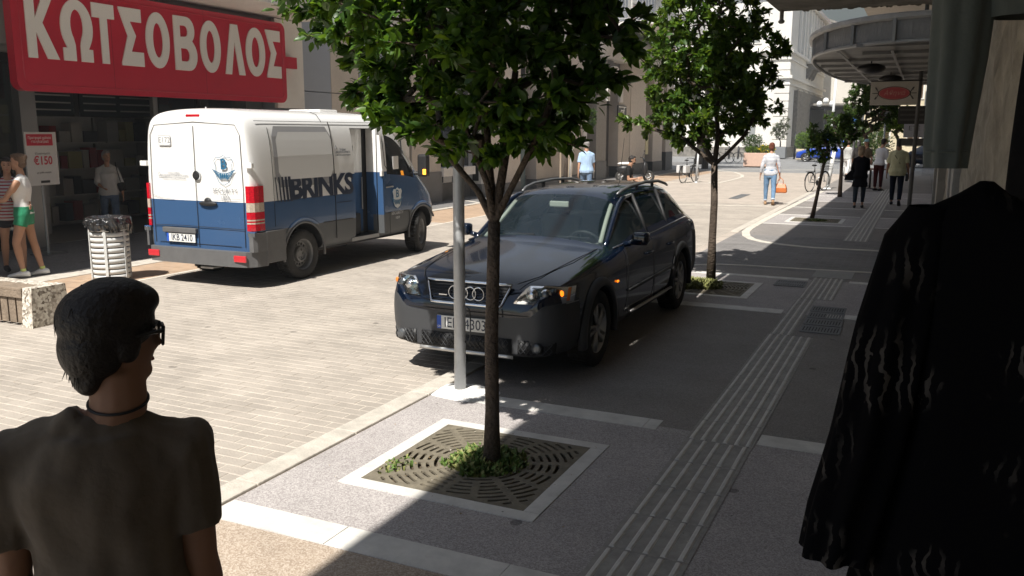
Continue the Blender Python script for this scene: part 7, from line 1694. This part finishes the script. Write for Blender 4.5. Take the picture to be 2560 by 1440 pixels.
b=clothmesh([(1.938,-.15,.0,.035,.04),(1.89,-.168,-.005,.050,.05),(1.75,-.188,-.01,.058,.055),(1.55,-.215,-.015,.060,.06),(1.42,-.243,-.02,.058,.06),(1.345,-.255,-.02,.054,.06)],.008,2); b.build('sleeve',m_print,dr,True)
MB().tube([(.0,0,1.90),(.10,0,1.96),(.22,0,1.90)],.006,6).tube([(.10,0,1.96),(.16,0,2.55),(-.09,.0,2.62)],.004,6).build('hanger',m_frame,dr)
gs=thing('hanging_shirt','grey green long-sleeved shirt hanging high against the stone wall','garment',(.10,2.7,0)); m_gs=cloth('shirt_greygreen',(.10,.115,.11),bs=20)
b=clothmesh([(2.75,-.02,0,.07,.06),(2.5,-.03,0,.078,.06),(2.25,-.035,0,.068,.055),(2.02,-.045,0,.056,.045),(1.955,-.045,0,.052,.042)],.005,3); b.build('sleeve',m_gs,gs,True)
MB().tube([(-.045+.055*math.cos(a),.045*math.sin(a),2.00) for a in [2*PI*i/24 for i in range(24)]],.003,5,closed=True).build('cuff_seam',m_gs,gs,True)
b=clothmesh([(3.0,.12,0,.10,.06),(2.7,.14,0,.18,.08),(2.35,.16,0,.14,.08)],.005,4); b.build('shirt_body',m_gs,gs,True)
bk_=thing('hanging_coat','long black garment hanging at the right edge of the view','garment',(.34,2.1,0))
b=clothmesh([(2.75,.0,0,.12,.07),(2.6,.0,0,.17,.08),(2.3,.0,0,.165,.085),(2.1,.0,0,.17,.09),(1.87,.0,0,.175,.09)],.006,5); b.build('body',cloth('coat_black',(.008,.008,.009)),bk_,True)
# ================================================================ small litter on the paving
rr=random.Random(44); mfl=mat('dry_leaf',(.30,.20,.09),.8)
for i in range(26):
    x,y=rr.uniform(-9,-.8),rr.uniform(3.4,14)
    b=MB(); a=rr.uniform(0,6.28); s=rr.uniform(.008,.016); b.add([(s*math.cos(a),s*math.sin(a),.002),(s*.4*math.cos(a+1.8),s*.4*math.sin(a+1.8),.007),(-s*math.cos(a),-s*math.sin(a),.002),(-s*.4*math.cos(a+1.8),-s*.4*math.sin(a+1.8),.004)],[(0,1,2),(0,2,3)])
    o=b.build('fallen_leaf',mfl,None,loc=(x,y,.012)); tag(o,'tiny dry leaf or crumb lying on the paving','fallen leaf','dry leaves scattered on the paving')

b=MB(); rr=random.Random(9)
for i in range(420):
    if i<230: a=rr.uniform(0,6.28); q=abs(rr.gauss(0,.42)); x,y=G1[0]+q*math.cos(a),G1[1]+q*math.sin(a)
    else: x,y=rr.uniform(-9.6,-.4),rr.uniform(3.2,13)
    a=rr.uniform(0,6.28); s=rr.uniform(.003,.009); z=.010+rr.uniform(0,.004)
    b.add([(x+s*math.cos(a+k*1.57)*(1 if k%2 else .5),y+s*math.sin(a+k*1.57)*(1 if k%2 else .5),z+rr.uniform(0,.004)) for k in range(4)],[(0,1,2,3)],rr.choice((0,0,1,2)))
struct(b.build('litter_crumbs',[mfl,mat('crumb_dark',(.05,.045,.04),.9),mat('crumb_pale',(.55,.5,.42),.9)]),'stuff')
# ================================================================ AIR
hz=MB().box((-1600,-40,-1.2),(1600,2100,560)).build('haze',None if False else bpy.data.materials.new('haze_air')); struct(hz,'stuff')
hm=hz.data.materials[0]; hm.use_nodes=True; hn=hm.node_tree; hn.nodes.clear(); ho=hn.nodes.new('ShaderNodeOutputMaterial'); hv=hn.nodes.new('ShaderNodeVolumePrincipled'); hv.inputs['Color'].default_value=(.86,.92,1,1); hv.inputs['Density'].default_value=.0014; hv.inputs['Anisotropy'].default_value=.2
hn.links.new(hv.outputs[0],ho.inputs['Volume'])
